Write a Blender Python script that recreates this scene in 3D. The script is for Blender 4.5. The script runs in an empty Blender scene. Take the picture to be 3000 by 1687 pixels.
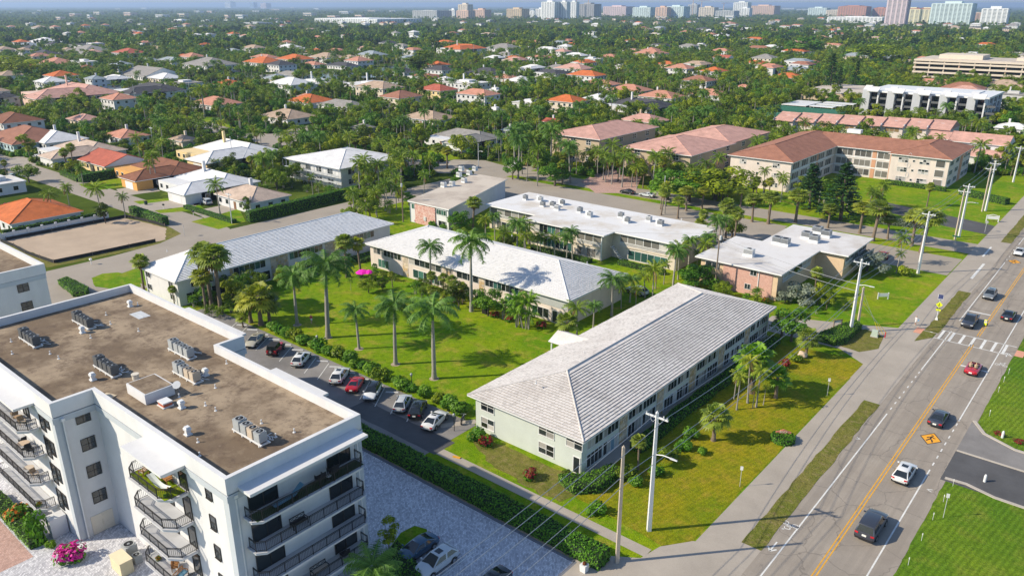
import bpy, bmesh, math, random
from mathutils import Vector, Matrix, Euler

# ---------------------------------------------------------------- scene, camera, light
sc = bpy.context.scene
COL = sc.collection
R = math.radians
HC = 52.0                    # camera height
HEAD = R(40.0)               # the street grid is turned 40 degrees from the view; x = across the main road, y = along it
F_PX, CX, CY = 2275.0, 1500.0, 843.5
PITCH = math.atan((843.5 - 16.0) / F_PX)
cam_d = bpy.data.cameras.new('camera'); cam = bpy.data.objects.new('camera', cam_d); COL.objects.link(cam)
cam.location = (0, 0, HC); cam.rotation_euler = (R(90) - PITCH, 0, HEAD)
cam_d.sensor_width = 36.0; cam_d.lens = 36.0 * F_PX / 3000.0
cam_d.clip_start = 0.5; cam_d.clip_end = 60000
sc.camera = cam
SUN_EL = R(34.0)
SUN_TO = Vector((0.663, 0.748, 0)).normalized()      # where the shadows point
world = bpy.data.worlds.new('World'); sc.world = world; world.use_nodes = True
wn = world.node_tree; wn.nodes.clear()
wo = wn.nodes.new('ShaderNodeOutputWorld'); wb = wn.nodes.new('ShaderNodeBackground'); ws = wn.nodes.new('ShaderNodeTexSky')
ws.sky_type = 'NISHITA'; ws.sun_disc = False; ws.sun_elevation = SUN_EL
ws.sun_rotation = math.atan2(-SUN_TO.x, -SUN_TO.y)
ws.air_density = 1.0; ws.dust_density = 0.6; ws.ozone_density = 3.0; ws.altitude = 50
wb.inputs['Strength'].default_value = 0.13
wn.links.new(ws.outputs[0], wb.inputs[0]); wn.links.new(wb.outputs[0], wo.inputs[0])
sun_d = bpy.data.lights.new('sun', 'SUN'); sun_d.energy = 4.7; sun_d.angle = R(0.55); sun_d.color = (1.0, 0.88, 0.68)
sun = bpy.data.objects.new('sun', sun_d); COL.objects.link(sun)
sun.rotation_euler = Vector((SUN_TO.x * math.cos(SUN_EL), SUN_TO.y * math.cos(SUN_EL), -math.sin(SUN_EL))).to_track_quat('-Z', 'Y').to_euler()
sc.view_settings.view_transform = 'Standard'; sc.view_settings.look = 'None'
sc.view_settings.exposure = 0.4; sc.view_settings.gamma = 1.0; sc.view_settings.use_curve_mapping = False
sc.render.engine = 'CYCLES'
sc.cycles.max_bounces = 5; sc.cycles.diffuse_bounces = 2; sc.cycles.glossy_bounces = 2; sc.cycles.transmission_bounces = 2
sc.cycles.volume_bounces = 0; sc.cycles.transparent_max_bounces = 4
sc.cycles.caustics_reflective = False; sc.cycles.caustics_refractive = False
sc.cycles.use_denoising = True
rng = random.Random(7)

# ---------------------------------------------------------------- measuring: photograph pixel -> place on a level plane
_sp, _cp = math.sin(PITCH), math.cos(PITCH)
_sh, _ch = math.sin(HEAD), math.cos(HEAD)
def G(px, py, z=0.0):
    u = (px - CX) / F_PX; v = (py - CY) / F_PX
    t = (HC - z) / (_sp + v * _cp)
    X, Y = u * t, (_cp - v * _sp) * t
    return (X * _ch - Y * _sh, X * _sh + Y * _ch)
def cam_xy(x, y):            # camera-plan coordinates (right, forward)
    return (x * _ch + y * _sh, -x * _sh + y * _ch)
def px_of(x, y, z=0.0):
    X, Y = cam_xy(x, y); d = Y * _cp + (HC - z) * _sp
    if d < 1: return (-9999, -9999)
    return (CX + F_PX * X / d, CY + F_PX * ((HC - z) * _cp - Y * _sp) / d)
def top_z(px, py, ytop):     # height of an upright that stands at (px,py) and ends at image row ytop
    u = (px - CX) / F_PX; v = (py - CY) / F_PX
    Y = (_cp - v * _sp) * HC / (_sp + v * _cp)
    v = (ytop - CY) / F_PX
    return HC - Y / (_cp - v * _sp) * (_sp + v * _cp)

# ---------------------------------------------------------------- mesh building
class MB:
    def __init__(s): s.v = []; s.f = []; s.m = []; s.r = []
    def add(s, pts, faces, mi=0, r=None):
        b = len(s.v); s.v += [tuple(p) for p in pts]
        for f in faces:
            s.f.append([b + i for i in f]); s.m.append(mi); s.r.append(rng.random() if r is None else r)
        return s
    def poly(s, pts, mi=0, r=None): return s.add(pts, [list(range(len(pts)))], mi, r)
    def box(s, x0, x1, y0, y1, z0, z1, mi=0, r=None):
        p = [(x0,y0,z0),(x1,y0,z0),(x1,y1,z0),(x0,y1,z0),(x0,y0,z1),(x1,y0,z1),(x1,y1,z1),(x0,y1,z1)]
        return s.add(p, [(3,2,1,0),(4,5,6,7),(0,1,5,4),(1,2,6,5),(2,3,7,6),(3,0,4,7)], mi, r)
    def cbox(s, c, d, mi=0, rz=0.0, rx=0.0, r=None):
        m = Matrix.Rotation(rz, 3, 'Z') @ Matrix.Rotation(rx, 3, 'X'); c = Vector(c)
        p = [c + m @ Vector((sx*d[0]/2, sy*d[1]/2, sz*d[2]/2)) for sz in (-1,1) for sx, sy in ((-1,-1),(1,-1),(1,1),(-1,1))]
        return s.add(p, [(3,2,1,0),(4,5,6,7),(0,1,5,4),(1,2,6,5),(2,3,7,6),(3,0,4,7)], mi, r)
    def prism(s, poly, z0, z1, mi=0, top=None, r=None):
        n = len(poly)
        a = sum(poly[i][0]*poly[(i+1)%n][1]-poly[(i+1)%n][0]*poly[i][1] for i in range(n))
        if a < 0: poly = poly[::-1]
        b = len(s.v); s.v += [(x,y,z0) for x,y in poly] + [(x,y,z1) for x,y in poly]
        for i in range(n):
            j = (i+1) % n; s.f.append([b+i, b+j, b+n+j, b+n+i]); s.m.append(mi); s.r.append(rng.random() if r is None else r)
        s.f.append([b+n+i for i in range(n)]); s.m.append(mi if top is None else top); s.r.append(.5)
        s.f.append([b+i for i in range(n)][::-1]); s.m.append(mi); s.r.append(.5)
        return s
    def tube(s, pts, rad, n=8, mi=0, cap=True, r=None):
        pts = [Vector(p) for p in pts]
        if not isinstance(rad, (list, tuple)): rad = [rad]*len(pts)
        b = len(s.v); rings = len(pts)
        for i, p in enumerate(pts):
            t = (pts[min(i+1, rings-1)] - pts[max(i-1, 0)]).normalized()
            a = Vector((0,0,1)) if abs(t.z) < .9 else Vector((1,0,0))
            u = t.cross(a).normalized(); w = t.cross(u)
            for k in range(n):
                g = 2*math.pi*k/n; q = p + (u*math.cos(g) + w*math.sin(g))*rad[i]; s.v.append(tuple(q))
        for i in range(rings-1):
            for k in range(n):
                k2 = (k+1) % n
                s.f.append([b+i*n+k, b+i*n+k2, b+(i+1)*n+k2, b+(i+1)*n+k]); s.m.append(mi); s.r.append(rng.random() if r is None else r)
        if cap:
            s.f.append([b+k for k in range(n)][::-1]); s.m.append(mi); s.r.append(.5)
            s.f.append([b+(rings-1)*n+k for k in range(n)]); s.m.append(mi); s.r.append(.5)
        return s
    def lathe(s, prof, n=12, mi=0, c=(0,0)):
        return s.tube([(c[0], c[1], z) for _, z in prof], [max(q, .001) for q, _ in prof], n, mi)
    def mesh(s, name, mats, smooth=False, sharp=35):
        me = bpy.data.meshes.new(name); me.from_pydata(s.v, [], s.f)
        for m in mats: me.materials.append(m)
        if len(mats) > 1: me.polygons.foreach_set('material_index', s.m)
        at = me.attributes.new('rnd', 'FLOAT', 'FACE'); at.data.foreach_set('value', s.r)
        if smooth:
            me.polygons.foreach_set('use_smooth', [True]*len(me.polygons)); me.set_sharp_from_angle(angle=R(sharp))
        me.update(); return me
    def build(s, name, mats, parent=None, smooth=False, loc=(0,0,0), rz=0.0, sharp=35):
        if not isinstance(mats, (list, tuple)): mats = [mats]
        return put(name, s.mesh(name, mats, smooth, sharp), parent, loc, rz)
def put(name, me, parent=None, loc=(0,0,0), rz=0.0, scale=None):
    o = bpy.data.objects.new(name, me); COL.objects.link(o); o.location = loc
    if rz: o.rotation_euler = (0, 0, rz)
    if scale is not None: o.scale = scale
    if parent: o.parent = parent
    return o
def tag(o, label, cat, group=None, kind=None):
    if label: o['label'] = label
    if cat: o['category'] = cat
    if group: o['group'] = group
    if kind: o['kind'] = kind
    return o
def thing(name, label, cat, loc=(0,0,0), rz=0.0, group=None):
    return tag(put(name, None, None, loc, rz), label, cat, group)
def struct(o): o['kind'] = 'structure'; return o
KIDS = {}
def copy_tree(o, parent=None):
    c = o.copy(); COL.objects.link(c); c.parent = parent
    for ch in o.children: copy_tree(ch, c)
    return c

# ---------------------------------------------------------------- materials
MATS = {}
def nt(name):
    m = bpy.data.materials.new(name); m.use_nodes = True; t = m.node_tree; t.nodes.clear()
    o = t.nodes.new('ShaderNodeOutputMaterial'); return m, t, o
def N(t, typ, **k):
    n = t.nodes.new(typ)
    for a, b in k.items(): setattr(n, a, b)
    return n
def mixc(t, fac, a, b, blend='MIX'):
    n = t.nodes.new('ShaderNodeMix'); n.data_type = 'RGBA'; n.blend_type = blend
    for sock, val in ((n.inputs[0], fac), (n.inputs[6], a), (n.inputs[7], b)):
        if hasattr(val, 'links') or hasattr(val, 'is_linked'): t.links.new(val, sock)
        elif isinstance(val, (int, float)): sock.default_value = val
        else: sock.default_value = (*val[:3], 1)
    return n.outputs[2]
def noise(t, scale, detail=4, rough=.6, vec=None, stretch=None):
    n = N(t, 'ShaderNodeTexNoise'); n.inputs['Scale'].default_value = scale; n.inputs['Detail'].default_value = detail
    n.inputs['Roughness'].default_value = rough
    if vec is not None: t.links.new(vec, n.inputs['Vector'])
    return n.outputs['Fac']
def ramp(t, fac, stops):
    r = N(t, 'ShaderNodeValToRGB'); e = r.color_ramp.elements
    while len(e) < len(stops): e.new(.5)
    for k, (p, c) in enumerate(stops): e[k].position = p; e[k].color = (*c, 1) if not isinstance(c, (int, float)) else (c, c, c, 1)
    t.links.new(fac, r.inputs[0]); return r.outputs[0]
def coords(t, scale=None, rot=0.0, kind='Object'):
    c = N(t, 'ShaderNodeTexCoord').outputs[kind]
    if scale or rot:
        m = N(t, 'ShaderNodeMapping'); t.links.new(c, m.inputs[0])
        if scale: m.inputs['Scale'].default_value = scale
        m.inputs['Rotation'].default_value = (0, 0, rot); c = m.outputs[0]
    return c
def bumpn(t, fac, strength, dist=.05):
    b = N(t, 'ShaderNodeBump'); b.inputs['Strength'].default_value = strength; b.inputs['Distance'].default_value = dist
    t.links.new(fac, b.inputs['Height']); return b.outputs[0]
def mat(name, col, rough=.75, var=.12, scale=1.5, bump=0.0, metal=0.0, spec=.4, rnd=0.0, obj=0.0, coat=0.0, fine=None, emit=None, streak=0.0):
    if name in MATS: return MATS[name]
    m, t, o = nt(name); b = N(t, 'ShaderNodeBsdfPrincipled'); vec = coords(t)
    lo = tuple(max(0, c*(1-var)) for c in col); hi = tuple(min(1, c*(1+var)) for c in col)
    c = mixc(t, ramp(t, noise(t, scale, 6, .65, vec), [(.3, 0.0), (.7, 1.0)]), lo, hi)
    if fine: c = mixc(t, fine[1], c, mixc(t, noise(t, fine[0], 3, .7, vec), tuple(q*.35 for q in col), tuple(min(1, q*1.5) for q in col)))
    if streak:
        c = mixc(t, 1.0, c, ramp(t, noise(t, 1.0, 5, .7, coords(t, (.7, .7, .10))), [(.35, (1-streak, 1-streak, 1-streak*.9)), (.6, (1, 1, 1))]), 'MULTIPLY')
    if rnd:
        a = N(t, 'ShaderNodeAttribute', attribute_name='rnd')
        c = mixc(t, 1.0, c, ramp(t, a.outputs['Fac'], [(0, 1-rnd), (1, 1.0)]), 'MULTIPLY')
    if obj:
        oi = N(t, 'ShaderNodeObjectInfo')
        c = mixc(t, 1.0, c, ramp(t, oi.outputs['Random'], [(0, 1-obj), (1, 1.0)]), 'MULTIPLY')
    t.links.new(c, b.inputs['Base Color'])
    b.inputs['Roughness'].default_value = rough; b.inputs['Metallic'].default_value = metal
    b.inputs['Specular IOR Level'].default_value = spec; b.inputs['Coat Weight'].default_value = coat; b.inputs['Coat Roughness'].default_value = .06
    if bump: t.links.new(bumpn(t, noise(t, scale*14, 4, .7, vec), bump), b.inputs['Normal'])
    t.links.new(b.outputs[0], o.inputs[0]); MATS[name] = m; return m
def leafmat(name, dark, light, trans=.22, obj=.35, hue=(1.25, 1.05, .6)):
    if name in MATS: return MATS[name]
    m, t, o = nt(name); a = N(t, 'ShaderNodeAttribute', attribute_name='rnd'); oi = N(t, 'ShaderNodeObjectInfo')
    c = mixc(t, a.outputs['Fac'], dark, light)
    c = mixc(t, 1.0, c, ramp(t, oi.outputs['Random'], [(0, (1-obj,)*3), (.5, (1, 1, 1)), (1, hue)]), 'MULTIPLY')
    d = N(t, 'ShaderNodeBsdfPrincipled'); d.inputs['Roughness'].default_value = .5; d.inputs['Specular IOR Level'].default_value = .25
    tr = N(t, 'ShaderNodeBsdfTranslucent'); mx = N(t, 'ShaderNodeMixShader'); mx.inputs[0].default_value = trans
    t.links.new(c, d.inputs['Base Color']); t.links.new(mixc(t, 1.0, c, (1.3, 1.5, .5), 'MULTIPLY'), tr.inputs[0])
    t.links.new(d.outputs[0], mx.inputs[1]); t.links.new(tr.outputs[0], mx.inputs[2]); t.links.new(mx.outputs[0], o.inputs[0])
    MATS[name] = m; return m
def grassmat(name, a, b, c, stripe=0.0, rot=0.0, s=1.0):
    m, t, o = nt(name); bs = N(t, 'ShaderNodeBsdfPrincipled'); v = coords(t)
    big = noise(t, .06*s, 5, .6, v); mid = noise(t, .35*s, 5, .65, v); fin = noise(t, 5.5, 3, .75, v)
    col = mixc(t, ramp(t, big, [(.4, 0.0), (.62, 1.0)]), a, b)
    col = mixc(t, ramp(t, mid, [(.50, 0.0), (.70, .9)]), col, c)
    col = mixc(t, ramp(t, noise(t, 1.1, 4, .7, v), [(.35, .55), (.55, 0.0)]), col, tuple(q*.55 for q in a))
    col = mixc(t, .8, col, mixc(t, ramp(t, fin, [(.25, 0.0), (.75, 1.0)]), (.45, .45, .45), (1.45, 1.45, 1.45)), 'MULTIPLY')
    if stripe:
        w = N(t, 'ShaderNodeTexWave'); w.inputs['Scale'].default_value = .55; w.inputs['Distortion'].default_value = 1.2; w.inputs['Detail'].default_value = 2
        t.links.new(coords(t, None, rot), w.inputs[0])
        col = mixc(t, stripe, col, mixc(t, w.outputs['Fac'], (.62, .66, .5), (1.25, 1.2, 1.2)), 'MULTIPLY')
    t.links.new(col, bs.inputs['Base Color']); bs.inputs['Roughness'].default_value = .95; bs.inputs['Specular IOR Level'].default_value = .1
    t.links.new(bumpn(t, fin, .9, .12), bs.inputs['Normal']); t.links.new(bs.outputs[0], o.inputs[0]); MATS[name] = m; return m
def roofmat(name, col, wear=.25, pitch=.38):      # tiled roof, too far off to show single tiles: course lines follow the height
    if name in MATS: return MATS[name]
    m, t, o = nt(name); b = N(t, 'ShaderNodeBsdfPrincipled'); v = coords(t)
    sx = N(t, 'ShaderNodeSeparateXYZ'); t.links.new(v, sx.inputs[0])
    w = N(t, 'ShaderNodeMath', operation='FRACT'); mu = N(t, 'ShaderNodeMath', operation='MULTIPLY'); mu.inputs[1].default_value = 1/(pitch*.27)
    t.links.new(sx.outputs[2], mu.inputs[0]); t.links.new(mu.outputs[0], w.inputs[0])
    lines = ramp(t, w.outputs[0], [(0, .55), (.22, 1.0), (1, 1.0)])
    oi = N(t, 'ShaderNodeObjectInfo')
    c = mixc(t, ramp(t, noise(t, .45, 6, .7, v), [(.32, 0.0), (.7, 1.0)]), tuple(q*(1-wear) for q in col), tuple(min(1, q*1.12) for q in col))
    c = mixc(t, .5, c, mixc(t, noise(t, 7, 2, .6, v), (.6, .6, .6), (1.35, 1.35, 1.35)), 'MULTIPLY')
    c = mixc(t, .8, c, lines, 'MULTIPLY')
    t.links.new(c, b.inputs['Base Color']); b.inputs['Roughness'].default_value = .8; b.inputs['Specular IOR Level'].default_value = .2
    t.links.new(b.outputs[0], o.inputs[0]); MATS[name] = m; return m

WHITE = mat('white_stucco', (.64, .645, .66), .85, .05, .5, .12, fine=(40, .08), streak=.06)
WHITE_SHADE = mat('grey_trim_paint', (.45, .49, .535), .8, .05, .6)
GREENW = mat('pale_green_stucco', (.53, .58, .545), .85, .06, .35, .1, streak=.035)
CREAM = mat('cream_stucco', (.64, .56, .46), .85, .06, .5, .1, streak=.1)
PINKW = mat('pale_pink_stucco', (.65, .57, .52), .85, .05, .5, .1, streak=.1)
METAL_W = mat('white_metal', (.70, .71, .72), .45, .03)
DARK = mat('black_metal', (.018, .019, .022), .4, .1)
GREYM = mat('grey_metal', (.30, .32, .34), .45, .12, 2, metal=.3)
LTGREYM = mat('light_grey_metal', (.52, .54, .56), .5, .1, 2)
CONC = mat('concrete', (.43, .39, .345), .9, .2, .25, .15, fine=(9, .3))
CONC_POLE = mat('white_concrete', (.64, .65, .67), .8, .05, 1)
TAN_POLE = mat('tan_concrete', (.50, .42, .34), .85, .12, 1)
WOOD_POLE = mat('weathered_wood', (.22, .17, .13), .9, .2, 2)
RUBBER = mat('tyre_rubber', (.012, .012, .013), .8, .1)
RIM = mat('alloy_rim', (.45, .46, .48), .3, .1, metal=.8)
def glassmat(name, col, rough=.06):
    m, t, o = nt(name); b = N(t, 'ShaderNodeBsdfPrincipled'); v = coords(t)
    oi = N(t, 'ShaderNodeObjectInfo')
    c = mixc(t, oi.outputs['Random'], tuple(q*.5 for q in col), tuple(min(1, q*1.9) for q in col))
    t.links.new(c, b.inputs['Base Color']); b.inputs['Roughness'].default_value = rough; b.inputs['Specular IOR Level'].default_value = .7
    t.links.new(b.outputs[0], o.inputs[0]); MATS[name] = m; return m
GLASS = glassmat('window_glass', (.018, .024, .028))
GLASS_G = glassmat('green_window_glass', (.03, .085, .075))
GLASS_C = glassmat('car_glass', (.012, .016, .02), .03)
BLIND = glassmat('pale_blind', (.30, .29, .28), .4)
# ---------------------------------------------------------------- vegetation: shared meshes
LEAF_PALM = leafmat('palm_frond', (.05, .11, .010), (.25, .37, .03), .3, .35, (1.4, 1.12, .8))
LEAF_ROYAL = leafmat('royal_palm_frond', (.035, .11, .02), (.19, .34, .06), .3, .2, (1.15, 1.05, .85))
LEAF_FAN = leafmat('fan_palm_leaf', (.10, .16, .016), (.36, .43, .07), .3, .25, (1.3, 1.05, .7))
LEAF_YEL = leafmat('yellow_green_frond', (.13, .20, .012), (.38, .45, .05), .3, .2)
LEAF_TREE = leafmat('tree_leaf', (.045, .10, .006), (.26, .36, .02), .3, .6, (1.7, 1.3, .7))
LEAF_BRIGHT = leafmat('bright_leaf', (.045, .14, .006), (.19, .37, .03), .28, .2)
LEAF_HEDGE = leafmat('hedge_leaf', (.03, .11, .006), (.15, .36, .02), .28, .15)
LEAF_SILVER = leafmat('silver_leaf', (.10, .13, .095), (.27, .31, .23), .12, .15, (1, 1, 1))
LEAF_PINE = leafmat('pine_needle', (.012, .042, .012), (.045, .11, .025), .12, .3, (1.2, 1.1, .9))
LEAF_RED = leafmat('red_leaf', (.12, .012, .012), (.36, .03, .03), .2, .15, (1.1, 1, 1))
LEAF_PINK = leafmat('magenta_flower', (.42, .01, .20), (.78, .03, .40), .2, .1, (1, 1, 1))
LEAF_ORANGE = leafmat('orange_flower', (.5, .08, .01), (.75, .22, .02), .2, .1, (1, 1, 1))
DEAD = leafmat('dry_frond', (.13, .075, .025), (.32, .20, .075), .15, .2, (1, 1, 1))
TRUNK_G = mat('grey_palm_trunk', (.33, .31, .28), .9, .18, 2.5, .3, obj=.25)
TRUNK_B = mat('brown_palm_trunk', (.20, .155, .115), .95, .25, 4, .4, obj=.25)
SHAFT = mat('green_crownshaft', (.10, .20, .035), .5, .12, 2)
BARK = mat('bark', (.12, .095, .075), .95, .2, 3, .3)
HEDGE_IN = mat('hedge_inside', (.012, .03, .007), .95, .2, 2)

def frond(mb, o, az, el, L, curve, n=12, wl=.55, hang=.5, mi=0, r=None):
    o = Vector(o); h = Vector((math.cos(az), math.sin(az), 0)); side = Vector((-math.sin(az), math.cos(az), 0))
    pts = [o]; e = el
    for i in range(n):
        d = h*math.cos(e) + Vector((0,0,1))*math.sin(e); pts.append(pts[-1] + d*(L/n)); e -= curve/n*(.5 + i/n)
    rr = rng.random() if r is None else r
    for i in range(1, n):
        p, q = pts[i], pts[i+1]; d = (q-p).normalized(); up = side.cross(d)
        t = i/n; w = wl*(math.sin(math.pi*(.12+.86*t))**.6)*(1 if t < .9 else .6)
        for s in (-1, 1):
            for sub in (0, .34, .67):
                hh = hang + rng.uniform(-.35, .5); b0 = p.lerp(q, sub); b1 = p.lerp(q, sub+.36); ww = w*rng.uniform(.8, 1.1)
                tip = b0 + side*(s*ww*math.cos(hh)) + d*(ww*.4) - ww*math.sin(hh)*(up if up.z > 0 else -up)
                mb.add([b0, b1, tip], [(0,1,2)], mi, min(1, max(0, rr*.45 + rng.random()*.55)))
        mb.add([p + side*.03, q + side*.03, q - side*.03, p - side*.03], [(0,1,2,3)], mi, .9)
    mb.add([o, pts[2] + side*.03, pts[2] - side*.03], [(0,1,2)], mi, .8)
def palm_trunk(h, r0, r1, lean=0.0, bulge=0.0, n=8):
    mb = MB(); k = 6; pts = []; rad = []
    for i in range(k+1):
        t = i/k; pts.append((lean*t*t*h, 0, t*h)); rad.append(r0*(1-t)+r1*t + bulge*math.sin(math.pi*min(1, t*1.2))*r0 + (r0*.45 if i == 0 else 0))
    mb.tube(pts, rad, n); return mb, pts[-1]
def make_royal(seed):
    global rng; rng = random.Random(seed)
    h = 9.0; mb, top = palm_trunk(h, .24, .15, .01, .18); tr = mb.mesh('trunk', [TRUNK_G], True, 60)
    c = MB(); c.tube([top, (top[0], 0, h+.7), (top[0], 0, h+1.5)], [.17, .17, .07], 8, 1)
    nf = 24
    for i in range(nf):
        t = i/nf; el = 1.35 - 1.55*t + rng.uniform(-.12, .12)
        frond(c, (top[0], 0, h+1.35), i*2.399 + rng.uniform(-.2, .2), el, rng.uniform(3.5, 4.2), 2.2, 13, 1.0, .6)
    return tr, c.mesh('crown', [LEAF_ROYAL, SHAFT])
def make_coco(seed, mt, lean, L=3.3, nf=22, hang=.7):
    global rng; rng = random.Random(seed)
    h = 8.0; mb, top = palm_trunk(h, .17, .11, lean); tr = mb.mesh('trunk', [TRUNK_G], True, 60)
    c = MB()
    for i in range(nf):
        t = i/nf; el = 1.25 - 1.85*t + rng.uniform(-.15, .15)
        frond(c, (top[0], 0, h), i*2.399 + rng.uniform(-.3, .3), el, L*rng.uniform(.85, 1.1), 1.6, 12, .72, hang, 1 if t > .93 else 0)
    return tr, c.mesh('crown', [mt, DEAD])
def fan_leaf(mb, o, az, el, pet, rad, mi, nseg=11):
    o = Vector(o); h = Vector((math.cos(az), math.sin(az), 0)); z = Vector((0,0,1))
    d = h*math.cos(el) + z*math.sin(el); side = Vector((-math.sin(az), math.cos(az), 0)); up = d.cross(side)
    if up.z < 0: up = -up
    c = o + d*pet - z*(pet*.12); rr = rng.random()
    mb.add([o, c + side*.025, c - side*.025], [(0,1,2)], mi, .7)
    for k in range(nseg):
        a = -2.0 + 4.0*k/(nseg-1); w = 2.1/(nseg-1)
        def at(g, q, dr): return c + (d*math.cos(g) + side*math.sin(g))*q - z*(dr*q) + up*(.12*q*abs(math.sin(g)))
        rl = rad*(1-.18*abs(a)/2)*rng.uniform(.88, 1.06)
        mb.add([c, at(a-w, rl*.62, .1), at(a, rl, .42), at(a+w, rl*.62, .1)], [(0,1,2,3)], mi, min(1, rr*.6+rng.random()*.4))
def make_sabal(seed, h=6.5, nl=46, skirt=9, mt=None, pet=.95, rad=.95):
    global rng; rng = random.Random(seed)
    mb, top = palm_trunk(h, .20, .17, rng.uniform(-.01, .012)); tr = mb.mesh('trunk', [TRUNK_B], True, 60)
    c = MB()
    for i in range(nl):
        t = i/nl; el = 1.45 - 2.1*t + rng.uniform(-.15, .15)
        fan_leaf(c, (top[0], 0, h), i*2.399+rng.uniform(-.2,.2), el, pet*rng.uniform(.8,1.15), rad*rng.uniform(.85,1.1), 0)
    for i in range(skirt):
        fan_leaf(c, (top[0], 0, h-.1), i*2.399, rng.uniform(-1.25, -.75), .6, rad*.9, 1, 7)
    return tr, c.mesh('crown', [mt or LEAF_FAN, DEAD])
def leafquad(mb, p, nrm, s, mi, r):
    nrm = nrm.normalized(); a = Vector((0,0,1)) if abs(nrm.z) < .9 else Vector((1,0,0))
    u = nrm.cross(a).normalized(); w = nrm.cross(u); g = rng.random()*6.28
    e1 = (u*math.cos(g) + w*math.sin(g))*s; e2 = (w*math.cos(g) - u*math.sin(g))*s*.7
    mb.add([p-e1-e2*.4, p+e2*.0-e2, p+e1-e2*.2, p+e2], [(0,1,2,3)], mi, r)
def make_tree(seed, mt, Rr=3.6, hz=2.6, th=2.6, ncl=22, nleaf=2600, ls=.2, mt2=None, open_=.0):
    global rng; rng = random.Random(seed)
    c = MB(); cl = []
    for i in range(ncl):
        while 1:
            v = Vector((rng.uniform(-1,1), rng.uniform(-1,1), rng.uniform(-.75,1)))
            if .25+open_ < v.length < .95: break
        cl.append((Vector((v.x*Rr, v.y*Rr, th+hz*.85 + v.z*hz)), rng.uniform(.26,.46)*Rr*.8, rng.random()))
    for i in range(nleaf):
        cc, cr, r0 = cl[i % ncl]
        d = Vector((rng.gauss(0,1), rng.gauss(0,1), rng.gauss(0,1))).normalized()
        if d.z < -.35 and rng.random() < .6: d.z = -d.z
        q = cr*rng.uniform(.72, 1.08); p = cc + Vector((d.x*q, d.y*q, d.z*q*.8))
        nn = d + Vector((rng.uniform(-.7,.7), rng.uniform(-.7,.7), rng.uniform(-.2,.9)))
        leafquad(c, p, nn, ls*rng.uniform(.7,1.35), 1 if (mt2 and rng.random() < .3) else 0, min(1, .65*r0 + .35*rng.random()))
    tr = MB(); tr.tube([(0,0,-.1), (.05,0,th*.5), (0,.05,th)], [.06*Rr+.05, .05*Rr+.03, .045*Rr], 7)
    for cc, cr, _ in cl[:7]: tr.tube([(0,.03,th*.75), (cc.x*.45, cc.y*.45, (th+cc.z)*.5), tuple(cc)], [.03*Rr, .02*Rr, .008*Rr], 5, 0, False)
    return tr.mesh('trunk', [BARK], True), c.mesh('crown', [mt, mt2] if mt2 else [mt])
def make_pine(seed, h=14.0):
    global rng; rng = random.Random(seed)
    tr = MB(); tr.tube([(0,0,-.1),(0,0,h*.5),(0,0,h*.97)], [.25,.16,.03], 7); c = MB()
    for k in range(34):
        z = h*(.1 + .88*k/34); rad = (h-z)*.21 + .35
        for j in range(7):
            a = rng.random()*6.28; tip = Vector((math.cos(a)*rad, math.sin(a)*rad, z - .1*rad + rng.uniform(-.2,.5)))
            for q in range(7):
                f = .3 + .7*(q+rng.random())/7; p = Vector((tip.x*f, tip.y*f, z + (tip.z-z)*f))
                leafquad(c, p, Vector((rng.uniform(-1,1), rng.uniform(-1,1), .8)), .26*rng.uniform(.7,1.4), 0, rng.random())
    return tr.mesh('trunk', [BARK], True), c.mesh('crown', [LEAF_PINE])
def make_bush(seed, mt, mt2=None, frac=.4, n=650, ls=.11, flat=.85, ncl=9):
    global rng; rng = random.Random(seed); c = MB(); cl = []
    for i in range(ncl):
        a = rng.random()*6.28; q = rng.uniform(.15,.55); cl.append((Vector((math.cos(a)*q, math.sin(a)*q, rng.uniform(.35,.8)*flat)), rng.uniform(.34,.5), rng.random()))
    for i in range(n):
        cc, cr, r0 = cl[i % ncl]; d = Vector((rng.gauss(0,1), rng.gauss(0,1), rng.gauss(.25,1))).normalized()
        p = cc + d*cr*rng.uniform(.7,1.05); p.z = max(.03, p.z)
        leafquad(c, p, d + Vector((rng.uniform(-.6,.6), rng.uniform(-.6,.6), rng.uniform(0,.8))), ls*rng.uniform(.7,1.3), 1 if (mt2 and p.z > .45*flat and rng.random() < frac) else 0, min(1, .4*r0+.6*rng.random()))
    return c.mesh('foliage', [mt, mt2] if mt2 else [mt])
def make_areca(seed, mt):
    global rng; rng = random.Random(seed); c = MB(); tr = MB()
    for s in range(6):
        a = rng.random()*6.28; q = rng.uniform(.1,.6); b = (math.cos(a)*q, math.sin(a)*q, 0); h = rng.uniform(1.4, 3.2); t = (b[0]*2.0, b[1]*2.0, h)
        tr.tube([b, ((b[0]+t[0])/2.2, (b[1]+t[1])/2.2, h*.5), t], [.08,.07,.06], 6)
        for i in range(9): frond(c, t, i*2.399+s, 1.3 - 1.3*i/9, rng.uniform(1.4,1.9), 1.6, 9, .42, .5)
    return tr.mesh('stems', [TRUNK_G], True), c.mesh('crown', [mt])
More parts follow.
